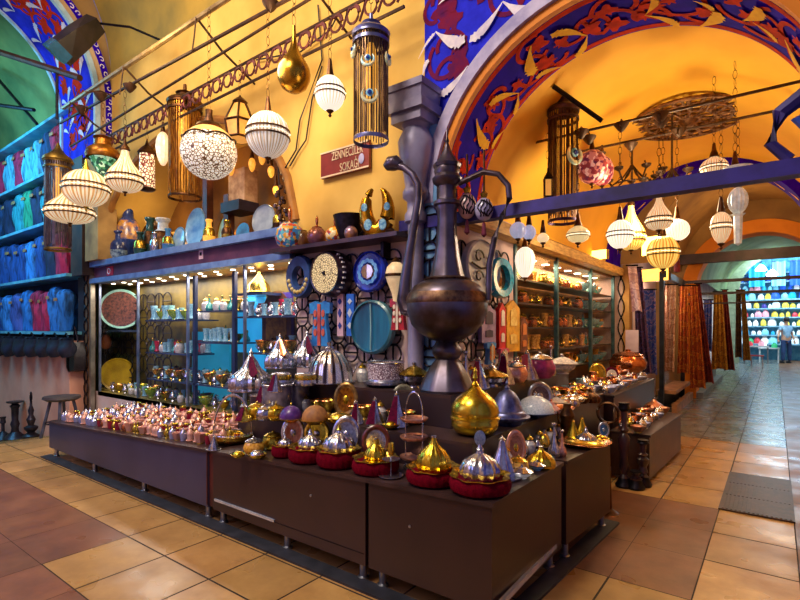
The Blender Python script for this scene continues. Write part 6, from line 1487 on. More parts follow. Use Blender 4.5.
# ------------------------------------------------------------------ hundreds of tiny souvenirs on the left counter
def tiny(nm, label, cat, group, parts):
    t = thing(nm, label, cat, (0, 0, -9), group=group)
    for pn, mt, prof, kw in parts:
        m = MB()
        if kw.get('tube'): m.tube(kw['tube'], kw['r'], 5)
        else: m.lathe(prof, kw.get('n', 12), kw.get('fl', 0), kw.get('amp', 0))
        m.build(pn, mt, t)
    return t
rosecopper2 = plain('matt rose copper', '#F0BEA8', '#C88070', .4, .45, scale=30)
enamelpink = plain('pale pink enamel', '#F4D0C4', '#E0A898', .4, .1, scale=20)
enamelred = plain('wine enamel', '#A01838', '#6A1028', .3, scale=20, coat=.4)
enamelblue = plain('lavender enamel', '#B8B8E0', '#8088C0', .3, .3, scale=20)
TINY = [
 tiny('coffee_cup', 'tiny pink metal coffee cup with domed lid among the crowded souvenirs', 'cup', 'pink coffee cups on the left counter', [('cup', enamelpink, [(0, 0), (.25, 0), (.3, .1), (.36, .45), (.38, .5)], {}), ('saucer', rosecopper2, [(0, -.0), (.35, 0), (.48, .06), (.48, .09), (.3, .04)], {'n': 14}), ('lid', rosecopper2, [(.4, .5), (.34, .66), (.14, .8), (.05, .85), (.08, .95), (0, 1)], {})]),
 tiny('copper_pot', 'tiny copper lidded pot among the crowded souvenirs', 'pot', 'copper pots on the left counter', [('pot', copper, [(0, 0), (.3, 0), (.44, .25), (.4, .5), (.3, .6)], {}), ('lid', rosecopper, [(.32, .6), (.34, .64), (.18, .8), (.05, .86), (.07, .95), (0, 1)], {})]),
 tiny('tiny_ewer', 'tiny brass ewer with curved handle among the crowded souvenirs', 'ewer', 'brass ewers on the left counter', [('body', brass, [(0, 0), (.22, 0), (.18, .06), (.34, .28), (.28, .48), (.1, .66), (.14, .8), (.05, .92), (0, 1)], {}), ('handle', brass, None, {'tube': [(-.1, 0, .75), (-.36, 0, .7), (-.4, 0, .45), (-.26, 0, .25)], 'r': .035}), ('spout', brass, None, {'tube': [(.26, 0, .3), (.42, 0, .5), (.5, 0, .72)], 'r': .035})]),
 tiny('wine_cup', 'tiny wine-red enamel cup with gold rim among the crowded souvenirs', 'cup', 'wine-red cups on the left counter', [('cup', enamelred, [(0, 0), (.28, 0), (.36, .3), (.36, .7)], {}), ('rim', brass, [(.36, .68), (.4, .72), (.38, .8), (.32, .78), (0, .5)], {})]),
 tiny('rose_bowl', 'tiny rose-coloured flower-shaped bowl among the crowded souvenirs', 'bowl', 'rose bowls on the left counter', [('bowl', rosecopper2, [(0, 0), (.3, 0), (.42, .25), (.56, .62), (.5, .6), (.34, .3), (0, .15)], {'fl': 6, 'amp': .09}), ('foot', brass, [(.3, 0), (.36, -.02), (.34, .05)], {})]),
 tiny('lavender_cup', 'tiny lavender enamel cup with silver lid among the crowded souvenirs', 'cup', 'lavender cups on the left counter', [('cup', enamelblue, [(0, 0), (.26, 0), (.34, .3), (.36, .55)], {}), ('lid', silver, [(.38, .55), (.3, .7), (.1, .82), (.06, .9), (0, 1)], {})]),
]
note_kids()
first = set(); rt = random.Random(21)
def put_tiny(k, loc, s_):
    if k not in first: first.add(k); o = TINY[k]; o.location = loc; o.scale = s_; o.rotation_euler.z = rt.uniform(0, 6)
    else: dup(TINY[k], loc, rt.uniform(0, 6), scale=s_)
nx, ny = 36, 8
for i in range(nx):
    for j in range(ny):
        x = -4.43 + 3.12 * (i + .5) / nx + rt.uniform(-.015, .015); y = -1.10 + .9 * (j + .5) / ny + rt.uniform(-.015, .015)
        if x > -1.5 and y > -.8: continue
        q = (x + 4.44) / 3.3
        wts = [3, 1.8, .9, 1.4, 3.2, .8] if q > .3 else [1.5, .3, .1, 1.6, .8, 3]
        k = rt.choices(range(6), wts)[0]
        s_ = rt.uniform(.07, .085) * (1.15 if j > 4 else 1); put_tiny(k, (x, y, ztop(x) + .002), (s_, s_, s_ * rt.uniform(1.2, 1.7)))
# ------------------------------------------------------------------ side-street display window (behind the street-side steps)
sw = struct(thing('window_2', 'display window on the street side', 'window', (0, 0, 0)))
m = MB(); m.box((-.42, 3.85, 1.55), (.06, 4.2, 1.75)); m.build('back', plain('warm brown back', '#B88040', '#7A5028', .5, scale=2), sw, smooth=False)
m = MB(); m.box((-.28, 3.85, .62), (.56, 4.2, .1)); m.box((-.28, 3.85, 2.4), (.56, 4.2, .06)); m.build('sill', oak, sw, smooth=False)
m = MB()
for y in (1.74, 3.05, 4.55, 5.88): m.box((0, y, 1.5), (.05, .05, 1.85))
m.build('frame', plain('teal grey frame', '#5A8A98', '#2E4A58', .35, .4), sw, smooth=False)
m = MB(); m.box((0, 3.85, 1.5), (.01, 4.15, 1.75)); m.build('pane', pane_mat('showcase pane'), sw, smooth=False)
m = MB()
for i in range(9): m.lathe([(0, -.004), (.05, -.003), (.055, .004)], 10, c=(-.25, 1.95 + .46 * i, 2.366))
m.build('downlight_pattern', plain('showcase lamp', '#FFF6DC'), sw)
names = ['lowest', 'second', 'third', 'fourth', 'top']
goldgoods = [proto_piece('jar', copper, brass, 'copper_jar', 'copper lidded jar on the shelves of the street-side window', 'copper jars in the street-side window'),
             proto_piece('ewer', brass, brass, 'brass_ewer', 'brass ewer on the shelves of the street-side window', 'brass ewers in the street-side window'),
             proto_piece('tumbler', plain('honey tea glass', '#E0A850', '#A06A28', .15, scale=9, coat=.5), brass, 'amber_glass', 'amber tea glass on the shelves of the street-side window', 'amber glasses in the street-side window'),
             proto_piece('bowl', blueglass, silver, 'blue_bowl', 'pale blue bowl on the far shelves of the street-side window', 'blue bowls in the street-side window'),
             proto_piece('flask', tealglass, silver, 'teal_flask', 'teal flask on the far shelves of the street-side window', 'teal flasks in the street-side window')]
note_kids(); rs2 = random.Random(5); seen = set()
for k, z in enumerate((.95, 1.22, 1.5, 1.78, 2.05)):
    m = MB(); m.box((-.2, 3.85, z), (.36, 4.1, .02)); tag(m.build('window_shelf', plain('dark window shelf', '#4A3028', '#2A1C1A', .3), smooth=False), '%s shelf of the street-side display window' % names[k], 'shelf')
    y = 1.9
    while y < 5.75:
        far = y > 4.5
        i = rs2.choice((3, 4, 3, 2) if far else (0, 1, 2, 0, 1)); h = rs2.uniform(.13, .19); loc = (-.16 + rs2.uniform(-.06, .06), y, z + .011)
        if i not in seen: seen.add(i); o = goldgoods[i]; o.location = loc; o.scale = (h,) * 3
        else: dup(goldgoods[i], loc, rs2.uniform(0, 6), scale=h)
        y += rs2.uniform(.1, .15)
# yellow pillar with twined pattern at the end of the shop
t = struct(thing('trim_18', 'honey pillar with a twining dark line', 'pillar', (.12, 6.05, 0)))
m = MB(); m.box((0, 0, 1.3), (.26, .2, 2.6)); m.build('pillar', plain('honey pillar', '#E0B060', '#B88040', .6, scale=3), t, smooth=False)
m = MB()
for s_ in (-1, 1): m.tube([(.05 * s_ * math.sin(i * .5), -.11, .3 + .055 * i) for i in range(40)], .012, 5)
m.build('twine_pattern', ironmat, t)

# ------------------------------------------------------------------ second pair of counters further down the street
t, cx, cy = counter('upper dark counter further down the street, heaped with copper goods', [(.45, 2.12), (.93, 2.12), (.93, 4.3), (.45, 4.3)], .80, brownface, [(.9, 2.2), (.9, 4.2), (.5, 2.2)], foot=.06)
t, cx, cy = counter('lower brown counter further down the street beside the turned candlesticks', [(.95, 1.95), (1.30, 1.95), (1.36, 3.5), (.95, 3.5)], .465, plain('milk brown laminate', '#5E4436', '#4A3428', .4), [(1.25, 2.0), (1.3, 3.4), (1.0, 2.0)], foot=.03)
mixed = [tiny('pink_flower_bowl', 'rose flower-shaped bowl on the counters further down the street', 'bowl', 'rose bowls on the street counters', [('bowl', rosecopper, [(0, 0), (.3, 0), (.5, .25), (.68, .62), (.6, .6), (.4, .3), (0, .15)], {'fl': 6, 'amp': .09}), ('foot', brass, [(.3, 0), (.36, -.02), (.34, .05)], {})]),
         tiny('brass_teapot', 'brass teapot-like pot on the counters further down the street', 'pot', 'brass pots on the street counters', [('pot', brass, [(0, 0), (.3, 0), (.46, .25), (.42, .5), (.3, .6)], {}), ('lid', brass, [(.32, .6), (.2, .8), (.05, .86), (.07, .95), (0, 1)], {}), ('spout', brass, None, {'tube': [(.36, 0, .3), (.55, 0, .5), (.62, 0, .7)], 'r': .04})]),
         tiny('silver_cup', 'silver cup with pointed lid on the counters further down the street', 'cup', 'silver cups on the street counters', [('cup', silver, [(0, 0), (.25, 0), (.34, .3), (.36, .5)], {}), ('lid', silver, [(.38, .5), (.28, .68), (.1, .8), (.06, .9), (0, 1)], {})]),
         tiny('copper_jug', 'copper jug on the counters further down the street', 'jug', 'copper jugs on the street counters', [('body', copper, [(0, 0), (.25, 0), (.4, .3), (.3, .6), (.2, .75), (.26, 1), (.2, .98)], {}), ('handle', copper, None, {'tube': [(-.2, 0, .9), (-.45, 0, .75), (-.36, 0, .35)], 'r': .04})]),
         tiny('lavender_bowl', 'lavender glazed bowl on the counters further down the street', 'bowl', 'lavender bowls on the street counters', [('bowl', enamelblue, [(0, 0), (.3, 0), (.5, .25), (.64, .55), (.58, .54), (.4, .3), (0, .15)], {}), ('foot', silver, [(.3, 0), (.36, -.02), (.34, .05)], {})])]
note_kids(); seen = set()
def put_mixed(k, loc, s_):
    if k not in seen: seen.add(k); o = mixed[k]; o.location = loc; o.scale = (s_,) * 3
    else: dup(mixed[k], loc, rt.uniform(0, 6), scale=s_)
for i in range(17):
    for j in range(3):
        x = .54 + .15 * j + rt.uniform(-.02, .02); y = 2.2 + .122 * i + rt.uniform(-.02, .02)
        put_mixed((4 if j == 2 and rt.random() < .75 else rt.choice((0, 2, 2, 3, 4, 1))), (x, y, .803), rt.uniform(.09, .12) * (1.5 if j == 0 else 1))
for i in range(12):
    for j in range(2):
        x = 1.03 + .15 * j + rt.uniform(-.02, .02); y = 2.04 + .118 * i + rt.uniform(-.02, .02)
        put_mixed(rt.choice((0, 1, 2, 3, 2, 2, 4)), (x, y, .468), rt.uniform(.09, .13))
ware('pot', 628, 372, 22, .803, 'large round copper brazier pot at the back of the upper street counter', (copper, copper), wx=1.3)
ware('upright', 598, 385, 22, .803, 'gold horn-like dish standing on the upper street counter', (brass, goldm, brass), wx=.8)
ware('upright', 612, 383, 16, .803, 'maroon and white dish leaning on the upper street counter', (maroon, opal, silver), wx=.9)
ware('upright', 619, 424, 20, .468, 'round copper mirror leaning at the near end of the lower street counter', (rosecopper, copper, brass), wx=.9)
ware('onion_gold', 654, 411, 13, .468, 'rose-coloured dome lid in the middle of the lower street counter', (rosecopper, rosecopper), wx=1.2)
for k, (px, pb, h) in enumerate(((624, 487, 84), (643, 486, 46), (636, 489, 18))):
    p = onZ(px, pb, 0); q = depth(p) / F; H = h * q
    t = thing('turned_candlestick', ('tall dark turned candlestick standing by the lower street counter', 'shorter dark turned candlestick right of the tall one', 'low dark turned stand between the two candlesticks')[k], 'candlestick', (p.x, p.y, .003))
    s_ = 1 if k < 2 else .6
    m = MB(); m.lathe([(0, 0), (.075, 0), (.08, .02), (.06, .05), (.05, .09)], 16); m.build('base', ironmat, t)
    m = MB(); m.lathe([(.05, .085), (.025, .12), (.045, .18 * H + .05), (.03, .3 * H + .05), (.05, .5 * H), (.055, .58 * H), (.025, .64 * H), (.045, .68 * H), (.025, .72 * H), (.03, .9 * H)], 16); m.build('shaft', plain('dark turned wood', '#4A2A34', '#2A1822', .3, coat=.3), t)
    m = MB(); m.lathe([(.03, .9 * H), (.055, .93 * H), (.045, .97 * H), (.05, H), (0, H)], 16); m.build('cup', ironmat, t)
p = onZ(600, 405, .66); t = thing('brass_hoop', 'thin dark hoop stand between the right counter and the street counters', 'hoop', onY(608, 424, .9))
m = MB(); q = depth(t.location) / F; m.ring(10 * q, .012, (0, 0, 11 * q), 'y', 24, 6); m.build('hoop', bronze, t)
m = MB(); m.lathe([(0, -t.location.z), (.09, -t.location.z), (.03, -t.location.z + .04), (.015, -.1), (.012, .02), (0, .02)], 12); m.build('stand', bronze, t)
# tall dark vase at the end of the lower step
p = onZ(586, 414, .66); t = thing('brown_jug', 'dark brown bulbous jug at the far end of the right counter', 'jug', (.98, .52, ztop(1.0)))
m = MB(); m.lathe([(0, 0), (.05, 0), (.06, .08), (.045, .14), (.06, .18), (.03, .24), (.035, .27), (0, .27)], 16); m.build('body', bronze, t)
m = MB(); m.tube([(-.03, 0, .22), (-.08, 0, .2), (-.06, 0, .1)], .008, 5); m.build('handle', bronze, t)

# ------------------------------------------------------------------ textile shops beyond
g1_ = struct(thing('window_3', 'textile shop window beyond the honey pillar', 'window', (0, 0, 0)))
m = MB(); m.box((.66, 6.55, 1.25), (.07, .09, 2.5)); m.box((.72, 8.6, 1.25), (.07, .09, 2.5)); m.box((.69, 7.6, 2.45), (.1, 2.2, .12)); m.build('frame', plain('blue black frame', '#2A3448', '#161C2A', .4, .3), g1_, smooth=False)
m = MB(); m.box((.72, 7.6, .36), (.3, 2.0, .06)); m.box((.86, 7.6, .08), (.08, 2.2, .16)); m.build('sill', plain('warm sill', '#C09068', '#8A6048', .5), g1_, smooth=False)
m = MB(); m.box((.62, 7.6, .2), (.06, 2.0, .34)); m.build('kick_board', plain('slate kick board', '#3A4450', '#262C38', .5), g1_, smooth=False)
m = MB(); m.box((.66, 7.6, 1.4), (.01, 2.0, 2.0)); m.build('pane', pane_mat('showcase pane'), g1_, smooth=False)
m = MB(); m.box((.45, 11.5, .2), (.9, 4.6, .4)); m.box((.8, 11.5, .06), (.5, 5, .12)); struct(m.build('trim_19', plain('pale plinth', '#9AA8B0', '#6A7888', .6), smooth=False))
def hung_cloth(px0, px1, pw0, pw1, yt, yb, y0, label, cols, folds=3, name='hung_carpet', cat='carpet', xoff=0):
    """cloth hung from a top edge px0..px1 widening to pw0..pw1 at the bottom"""
    a, b = onY(px0, yt, y0), onY(px1, yt, y0); c, d = onY(pw0, yb, y0), onY(pw1, yb, y0)
    t = thing(name, label, cat, ((a.x + b.x) / 2, y0, c.z)); o = t.location.copy()
    mt = carpet_mat(*cols)
    def fn(u, v):
        top = a.lerp(b, u); bot = c.lerp(d, u); p = bot.lerp(top, v); w = (b.x - a.x)
        return (p.x - o.x, .05 * math.sin(u * folds * 2 * PI) * (1.2 - v) + .02 * math.sin(v * 5 + u * 3), p.z - o.z + .03 * math.sin(u * 3) * (1 - v))
    m = MB(); m.grid(fn, 22, 16)
    n = len(m.v); m2 = MB(); m2.grid(lambda u, v: tuple(Vector(fn(u, v)) + Vector((0, .02, 0))), 22, 16)
    m.add(m2.v, m2.f); m.build('cloth', mt, t)
    m = MB(); m.tube([Vector(fn(0, 1)) + Vector((-.03, 0, .01)), Vector(fn(1, 1)) + Vector((.03, 0, .01))], .015, 6); m.build('hanging_bar', ironmat, t)
    return t
def carpet_mat(nm, c1, c2, c3):
    if nm in MATS: return MATS[nm]
    m, nt, b = newmat(nm); vec = tex_coord(nt)
    wv = nt.nodes.new('ShaderNodeTexWave'); wv.inputs['Scale'].default_value = 1.1; wv.inputs['Distortion'].default_value = 9; wv.bands_direction = 'Z'; wv.inputs['Detail'].default_value = 3; wv.inputs['Detail Scale'].default_value = 4
    nt.links.new(vec, wv.inputs['Vector']); colr = ramp(nt, wv.outputs['Fac'], [(0, c1), (.4, c2), (.55, c1), (.75, c3), (.9, c1)])
    nt.links.new(colr, b.inputs['Base Color']); b.inputs['Roughness'].default_value = .9; MATS[nm] = m; return m
RUST = ('rust carpet', '#B85A1C', '#8A2A1C', '#D8A040'); WINE = ('wine carpet', '#7A1A1C', '#5A1420', '#A8502A'); GOLDC = ('ochre carpet', '#C88A28', '#8A4A1C', '#E0B050'); PLUM = ('plum cloth', '#4A2A58', '#2A1A3A', '#5A4A98'); SILK = ('pale silk', '#D8B098', '#A86A58', '#F0D8C8'); BLUEC = ('blue silk', '#3A58C8', '#8A90D8', '#C8A8D0')
hung_cloth(634, 641, 636, 652, 268, 374, 5.9, 'dark plum cloth hanging at the shop corner right of the honey pillar', PLUM, name='hung_cloth', cat='cloth')
hung_cloth(644, 655, 646, 657, 290, 375, 7.0, 'blue and violet silk hanging in the textile window', BLUEC, name='hung_cloth', cat='cloth')
hung_cloth(664, 676, 664, 674, 285, 372, 7.6, 'pale rose patterned silk hanging in the textile window', SILK, name='hung_cloth', cat='cloth')
hung_cloth(628, 636, 632, 642, 266, 312, 5.8, 'pale lilac scarf slanting down beside the honey pillar', ('lilac scarf', '#C8A8B8', '#9A7A98', '#E0C8D0'), 1, name='hung_cloth', cat='cloth')
hung_cloth(680, 688, 677, 689, 286, 374, 7.9, 'narrow rust-red carpet hanging left of the pole', RUST)
hung_cloth(690, 697, 690, 706, 286, 389, 8.1, 'rust and gold carpet with a drooping corner, nearest in the street', RUST)
hung_cloth(696, 700, 702, 714, 284, 384, 8.3, 'dark wine carpet right of the rust and gold one', WINE)
hung_cloth(704, 712, 704, 712, 300, 352, 12.5, 'bright blue silk hanging between the carpets', BLUEC, name='hung_cloth', cat='cloth')
hung_cloth(714, 722, 711, 728, 292, 370, 12.0, 'ochre and wine striped carpet in the second row', GOLDC)
hung_cloth(722, 727, 724, 735, 290, 371, 12.4, 'dark wine carpet at the right of the second row', WINE)
hung_cloth(736, 741, 735, 742, 290, 358, 17.5, 'brownish carpet farthest down the street', ('umber carpet', '#7A4A28', '#4A2A1C', '#A87838'))
hung_cloth(741, 745, 743, 751, 290, 361, 17.0, 'golden carpet farthest down the street, beside the bright stall', GOLDC)
t = thing('price_board', 'small white price card hanging on the street shop corner', 'card', onY(632, 352, 5.6)); q = depth(t.location) / F
m = MB(); m.box((0, 0, 11 * q), (12 * q, .02, 22 * q)); m.build('card', plain('lilac card', '#E0D0E8', '#C8B8D8', .6), t, smooth=False)
m = MB(); m.tube([(0, 0, 22 * q), (0, 0, 40 * q)], .006, 5); m.build('string', cablemat, t)
# lit sign boxes
for k, (px, py, w_, h_, y0, e, lab) in enumerate(((650, 246, 15, 18, 5.3, 9, 'square glowing yellow-white sign box between the street lamps'), (598, 255, 18, 9, 4.6, 7, 'glowing warm tube lamp under the honey beam'), (653, 275, 30, 12, 6.6, 2.2, 'glowing amber shop sign above the textile window'))):
    p = onY(px, py, y0); q = depth(p) / F
    t = thing('light_box', lab, 'light', p, -.3)
    m = MB(); m.box((0, .03, 0), (w_ * q * 1.06, .06, h_ * q * 1.08)); m.build('case', bronze, t, smooth=False)
    m = MB(); m.box((0, -.01, 0), (w_ * q, .03, h_ * q)); m.build('lit_face', plain('lit face %d' % k, '#FFD070', '#FFB030', .5, emit=e, ecol='#FFC050'), t, smooth=False)
# ------------------------------------------------------------------ the bright stall at the end of the street
YE = 25.2
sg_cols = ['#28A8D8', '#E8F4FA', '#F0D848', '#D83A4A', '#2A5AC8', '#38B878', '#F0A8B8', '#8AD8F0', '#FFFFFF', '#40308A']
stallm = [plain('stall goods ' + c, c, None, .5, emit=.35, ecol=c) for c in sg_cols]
racks = []
for k in range(9):
    z = .75 + .41 * k
    m = MB(); m.box((3.2, YE + .3, z), (5.4, .6, .05)); tag(m.build('stall_shelf', plain('pale stall shelf', '#A8C8D8', '#78A8C0', .5), smooth=False), ('%s white shelf of the bright stall at the end of the street' % ('lowest', 'second', 'third', 'fourth', 'fifth', 'sixth', 'seventh', 'eighth', 'topmost')[k]), 'shelf')
bags = []
for c in (0, 1, 2, 3, 4, 5, 6, 7, 8, 9):
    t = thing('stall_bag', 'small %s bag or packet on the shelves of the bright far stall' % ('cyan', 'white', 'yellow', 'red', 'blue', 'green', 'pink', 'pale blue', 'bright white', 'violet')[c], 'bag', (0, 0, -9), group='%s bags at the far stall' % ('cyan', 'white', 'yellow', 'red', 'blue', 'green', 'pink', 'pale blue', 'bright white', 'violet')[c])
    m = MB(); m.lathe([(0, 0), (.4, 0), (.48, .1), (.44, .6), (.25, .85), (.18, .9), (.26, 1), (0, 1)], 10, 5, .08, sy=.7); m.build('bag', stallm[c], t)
    m = MB(); m.lathe([(.19, .86), (.22, .88), (.2, .92)], 8); m.build('tie', ironmat, t)
    bags.append(t)
note_kids(); seenb = set(); rb2 = random.Random(9)
for k in range(9):
    x = .7
    while x < 5.7:
        c = rb2.choice(((8, 1, 3, 7, 5), (1, 8, 0, 3, 7), (1, 2, 2, 8, 5), (2, 2, 8, 6, 3), (2, 1, 8, 9, 2), (0, 7, 2, 4, 8), (0, 4, 7, 8, 6), (0, 4, 7, 1, 9), (0, 4, 7, 0, 1))[k]); h = rb2.uniform(.17, .37); loc = (x, YE + .2 - rb2.uniform(0, .12), .777 + .41 * k)
        if c not in seenb: seenb.add(c); o = bags[c]; o.location = loc; o.scale = (h,) * 3
        else: dup(bags[c], loc, rb2.uniform(0, 3), scale=h)
        x += max(h, .22) * 1.0
for k, (x, w_, c) in enumerate(((1.6, .6, 0), (2.4, .5, 7), (3.1, .6, 4), (3.7, .5, 7), (4.3, .6, 0))):
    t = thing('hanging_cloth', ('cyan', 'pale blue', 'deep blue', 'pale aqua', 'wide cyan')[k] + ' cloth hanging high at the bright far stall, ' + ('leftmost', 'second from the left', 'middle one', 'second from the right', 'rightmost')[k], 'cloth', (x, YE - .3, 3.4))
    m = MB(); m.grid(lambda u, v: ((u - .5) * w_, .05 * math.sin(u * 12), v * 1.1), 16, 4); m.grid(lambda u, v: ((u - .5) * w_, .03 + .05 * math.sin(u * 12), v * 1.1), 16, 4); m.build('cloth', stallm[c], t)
    m = MB(); m.tube([(-w_ / 2, 0, 1.1), (w_ / 2, 0, 1.1)], .02, 6); m.build('bar', steel, t)
for k, (px, py) in enumerate(((761, 271), (772, 276))):
    p = onY(px, py, 21.5); t = thing('stall_lamp', ('white shaded lamp hanging before the far stall, left of two', 'white shaded lamp hanging before the far stall, right of two')[k], 'hanging lamp', p)
    m = MB(); m.lathe([(0, .02), (.16, .0), (.2, .05), (.1, .2), (.03, .26), (0, .26)], 16); m.build('shade', plain('stall lamp glass', '#FFFFFF', None, .4, emit=9, ecol='#F0FAFF'), t)
    m = MB(); m.tube([(0, 0, .25), (0, 0, 4.4 - p.z)], .012, 5); m.build('cord', cablemat, t)
def table(px, pb, w_, d_, h, label, top, leg):
    p = onZ(px, pb, 0); t = thing('stall_table', label, 'table', (p.x, p.y, .003))
    m = MB(); m.box((0, 0, h), (w_, d_, .05)); m.build('table_top', top, t, smooth=False)
    for a in (-1, 1):
        for b in (-1, 1):
            m = MB(); m.box((a * (w_ / 2 - .05), b * (d_ / 2 - .05), h / 2), (.05, .05, h)); m.build('leg', leg, t, smooth=False)
    return t
whitem = plain('white table', '#E8E8EC', '#C0C8D0', .5); redm = plain('red stool seat', '#C02A2A', '#901E22', .5)
TA = table(756, 363.6, .9, .5, .72, 'grey-white stall table left, in front of the bright stall', whitem, plain('grey leg', '#8A8A90', '#6A6A74', .5))
TB = table(769, 362.6, .75, .45, .62, 'white display table right of the grey-white table', whitem, whitem)
table(757, 366.5, .45, .3, .42, 'low red-topped stool on the street before the bright stall', redm, steel)
# red pouches on the tables
for k, (px, h) in enumerate(((753, .12), (759, .14), (769, .16), (775, .14))):
    q = (TA if k < 2 else TB).location; dup(bags[(3, 6, 8, 5)[k]], (q.x + (-.2 if k % 2 == 0 else .18), q.y, (.748 if k < 2 else .648)), 0, ('red pouch lying on the grey-white stall table', 'pink pouch on the grey-white stall table', 'white pouch on the white display table', 'green pouch on the white display table')[k], scale=h * 1.6)
# person
p = onZ(786, 363.4, 0)
pr = thing('person', 'person in a grey-blue T-shirt and blue jeans standing with the back turned', 'person', (p.x, p.y, .003), .6, scale=1.08)
def skin_body(name, pts, edges, mat_, parent, sub=2):
    me = bpy.data.meshes.new(name); me.from_pydata([q[:3] for q in pts], edges, []); me.materials.append(mat_)
    o = bpy.data.objects.new(name, me); COL.objects.link(o); o.parent = parent
    o.modifiers.new('s', 'SKIN'); 
    for i, q in enumerate(pts):
        me.skin_vertices[0].data[i].radius = (q[3], q[4] if len(q) > 4 else q[3])
    me.skin_vertices[0].data[0].use_root = True
    ss = o.modifiers.new('u', 'SUBSURF'); ss.levels = sub; ss.render_levels = sub
    return o
skin_m = plain('skin tone', '#C89078', '#B07A64', .6); shirt_m = plain('grey blue cotton', '#9AB4CC', '#7A94B4', .8); jean_m = plain('blue denim', '#2A4478', '#1C3058', .8); hair_m = plain('dark hair', '#2A1E1A', '#18100E', .7); shoe_m = plain('black shoe', '#1E1A1E', '#141214', .5)
B = [(0, 0, .95, .12, .1), (0, 0, 1.15, .13, .1), (0, 0, 1.38, .16, .1), (0, -.01, 1.52, .055), (0, -.02, 1.60, .06), (0, -.01, 1.68, .085, .095), (0, 0, 1.76, .06),
     (.17, 0, 1.42, .055), (.24, .02, 1.16, .042), (.27, -.06, .92, .033), (-.17, 0, 1.42, .055), (-.27, .0, 1.18, .042), (-.36, -.08, 1.0, .033),
     (.10, 0, .88, .09), (.13, .0, .48, .065), (.16, .03, .09, .045), (-.10, 0, .88, .09), (-.12, -.03, .48, .065), (-.13, -.02, .09, .045)]
E = [(0, 1), (1, 2), (2, 3), (3, 4), (4, 5), (5, 6), (2, 7), (7, 8), (8, 9), (2, 10), (10, 11), (11, 12), (0, 13), (13, 14), (14, 15), (0, 16), (16, 17), (17, 18)]
body = skin_body('body', B, E, skin_m, pr)
for s_, w_ in ((1, (.27, -.06, .92)), (-1, (-.36, -.08, 1.0))):
    for f in range(5):
        dx = (f - 2) * .018; ln = (.06, .085, .09, .085, .07)[f]
        skin_body('finger', [(w_[0], w_[1], w_[2], .022), (w_[0] + dx * .6, w_[1] - .005, w_[2] - .07, .013), (w_[0] + dx, w_[1] - .02, w_[2] - .07 - ln * .6, .009), (w_[0] + dx, w_[1] - .035, w_[2] - .07 - ln, .008)], [(0, 1), (1, 2), (2, 3)], skin_m, body, 1)
skin_body('t_shirt', [(0, 0, .93, .155, .125), (0, 0, 1.15, .155, .12), (0, 0, 1.37, .175, .12), (0, -.005, 1.48, .08), (.18, 0, 1.42, .075), (.215, .01, 1.25, .065), (-.18, 0, 1.42, .075), (-.225, 0, 1.27, .065)], [(0, 1), (1, 2), (2, 3), (2, 4), (4, 5), (2, 6), (6, 7)], shirt_m, pr)
skin_body('jeans', [(0, 0, .98, .13, .11), (.10, 0, .86, .1), (.13, .0, .48, .08), (.16, .03, .08, .065), (-.10, 0, .86, .1), (-.12, -.03, .48, .08), (-.13, -.02, .08, .065)], [(0, 1), (1, 2), (2, 3), (0, 4), (4, 5), (5, 6)], jean_m, pr)
for s_, x, y in ((1, .16, .03), (-1, -.13, -.02)):
    m = MB(); m.lathe([(0, 0), (.055, 0), (.06, .03), (.05, .08), (0, .1)], 14, c=(x, y + .05, 0), sy=2.2); m.build('shoe', shoe_m, pr)
m = MB(); m.lathe([(.085, 1.66), (.1, 1.7), (.095, 1.77), (.05, 1.82), (0, 1.83)], 16, c=(0, -.03, 0), sy=1.1); m.build('hair', hair_m, pr)
m = MB(); m.lathe([(0, -.012), (.014, 0), (0, .018)], 8, c=(0, .095, 1.665))
for s_ in (-1, 1): m.lathe([(0, -.01), (.012, 0), (0, .01)], 8, c=(s_ * .035, .08, 1.7)); m.lathe([(0, -.03), (.012, 0), (0, .03)], 8, c=(s_ * .092, -.01, 1.69))
m.build('face_detail', skin_m, body)

# ------------------------------------------------------------------ clothes stall at the left
YC = -.3
denims = [plain('stall denim ' + c, c, tuple(x * .28 for x in srgb(c)[:3]), .8, scale=16, sc3=(1, 1, .22), bmp=.5, lo=.38, hi=.56) for c in ('#1E4E9A', '#2A78C8', '#123A6A', '#2A9AA8', '#1A2A50', '#3A8AD8', '#B82050', '#2A9870', '#4A60B0', '#58B0D0')]
cname = ['mid-blue', 'bright blue', 'dark navy', 'teal', 'near-black blue', 'sky blue', 'crimson', 'green', 'violet-blue', 'pale cyan']
frost = plain('icy shelf edge', '#7AC8D8', '#4A98B8', .4, scale=4)
rows = [(1.44, 'lowest'), (2.34, 'second'), (3.24, 'third'), (4.06, 'fourth'), (4.9, 'top')]
t = struct(thing('wall_stall_backing', 'backing', 'wall', (0, 0, 0)))
m = MB(); m.box((-9.1, .08, 3.2), (5.5, .03, 4.0)); m.build('backing', plain('dark stall backing', '#12304A', '#0C1E34', .8), t, smooth=False)
gc = random.Random(31)
def garment(c, w_, h, seed):
    rr = random.Random(seed); ph = rr.uniform(0, 6)
    def fn(u, v):
        a = 2 * PI * u; sh = (.78 + .22 * math.sin(min(1, v * 1.6) * PI / 2)) if v < .86 else (1 - ((v - .86) / .14) ** 2 * .6)
        wv = 1 + .09 * math.sin(a * 3 + v * 9 + ph) + .07 * math.sin(a * 7 + ph * 2 + v * 3)
        return (w_ / 2 * sh * wv * math.cos(a) + .03 * math.sin(v * 4 + ph), .13 * sh * wv * math.sin(a), h * v)
    m = MB(); m.grid(fn, 28, 14); m.add([fn(i / 28, 1.0) for i in range(28)], [tuple(range(28))]); return m
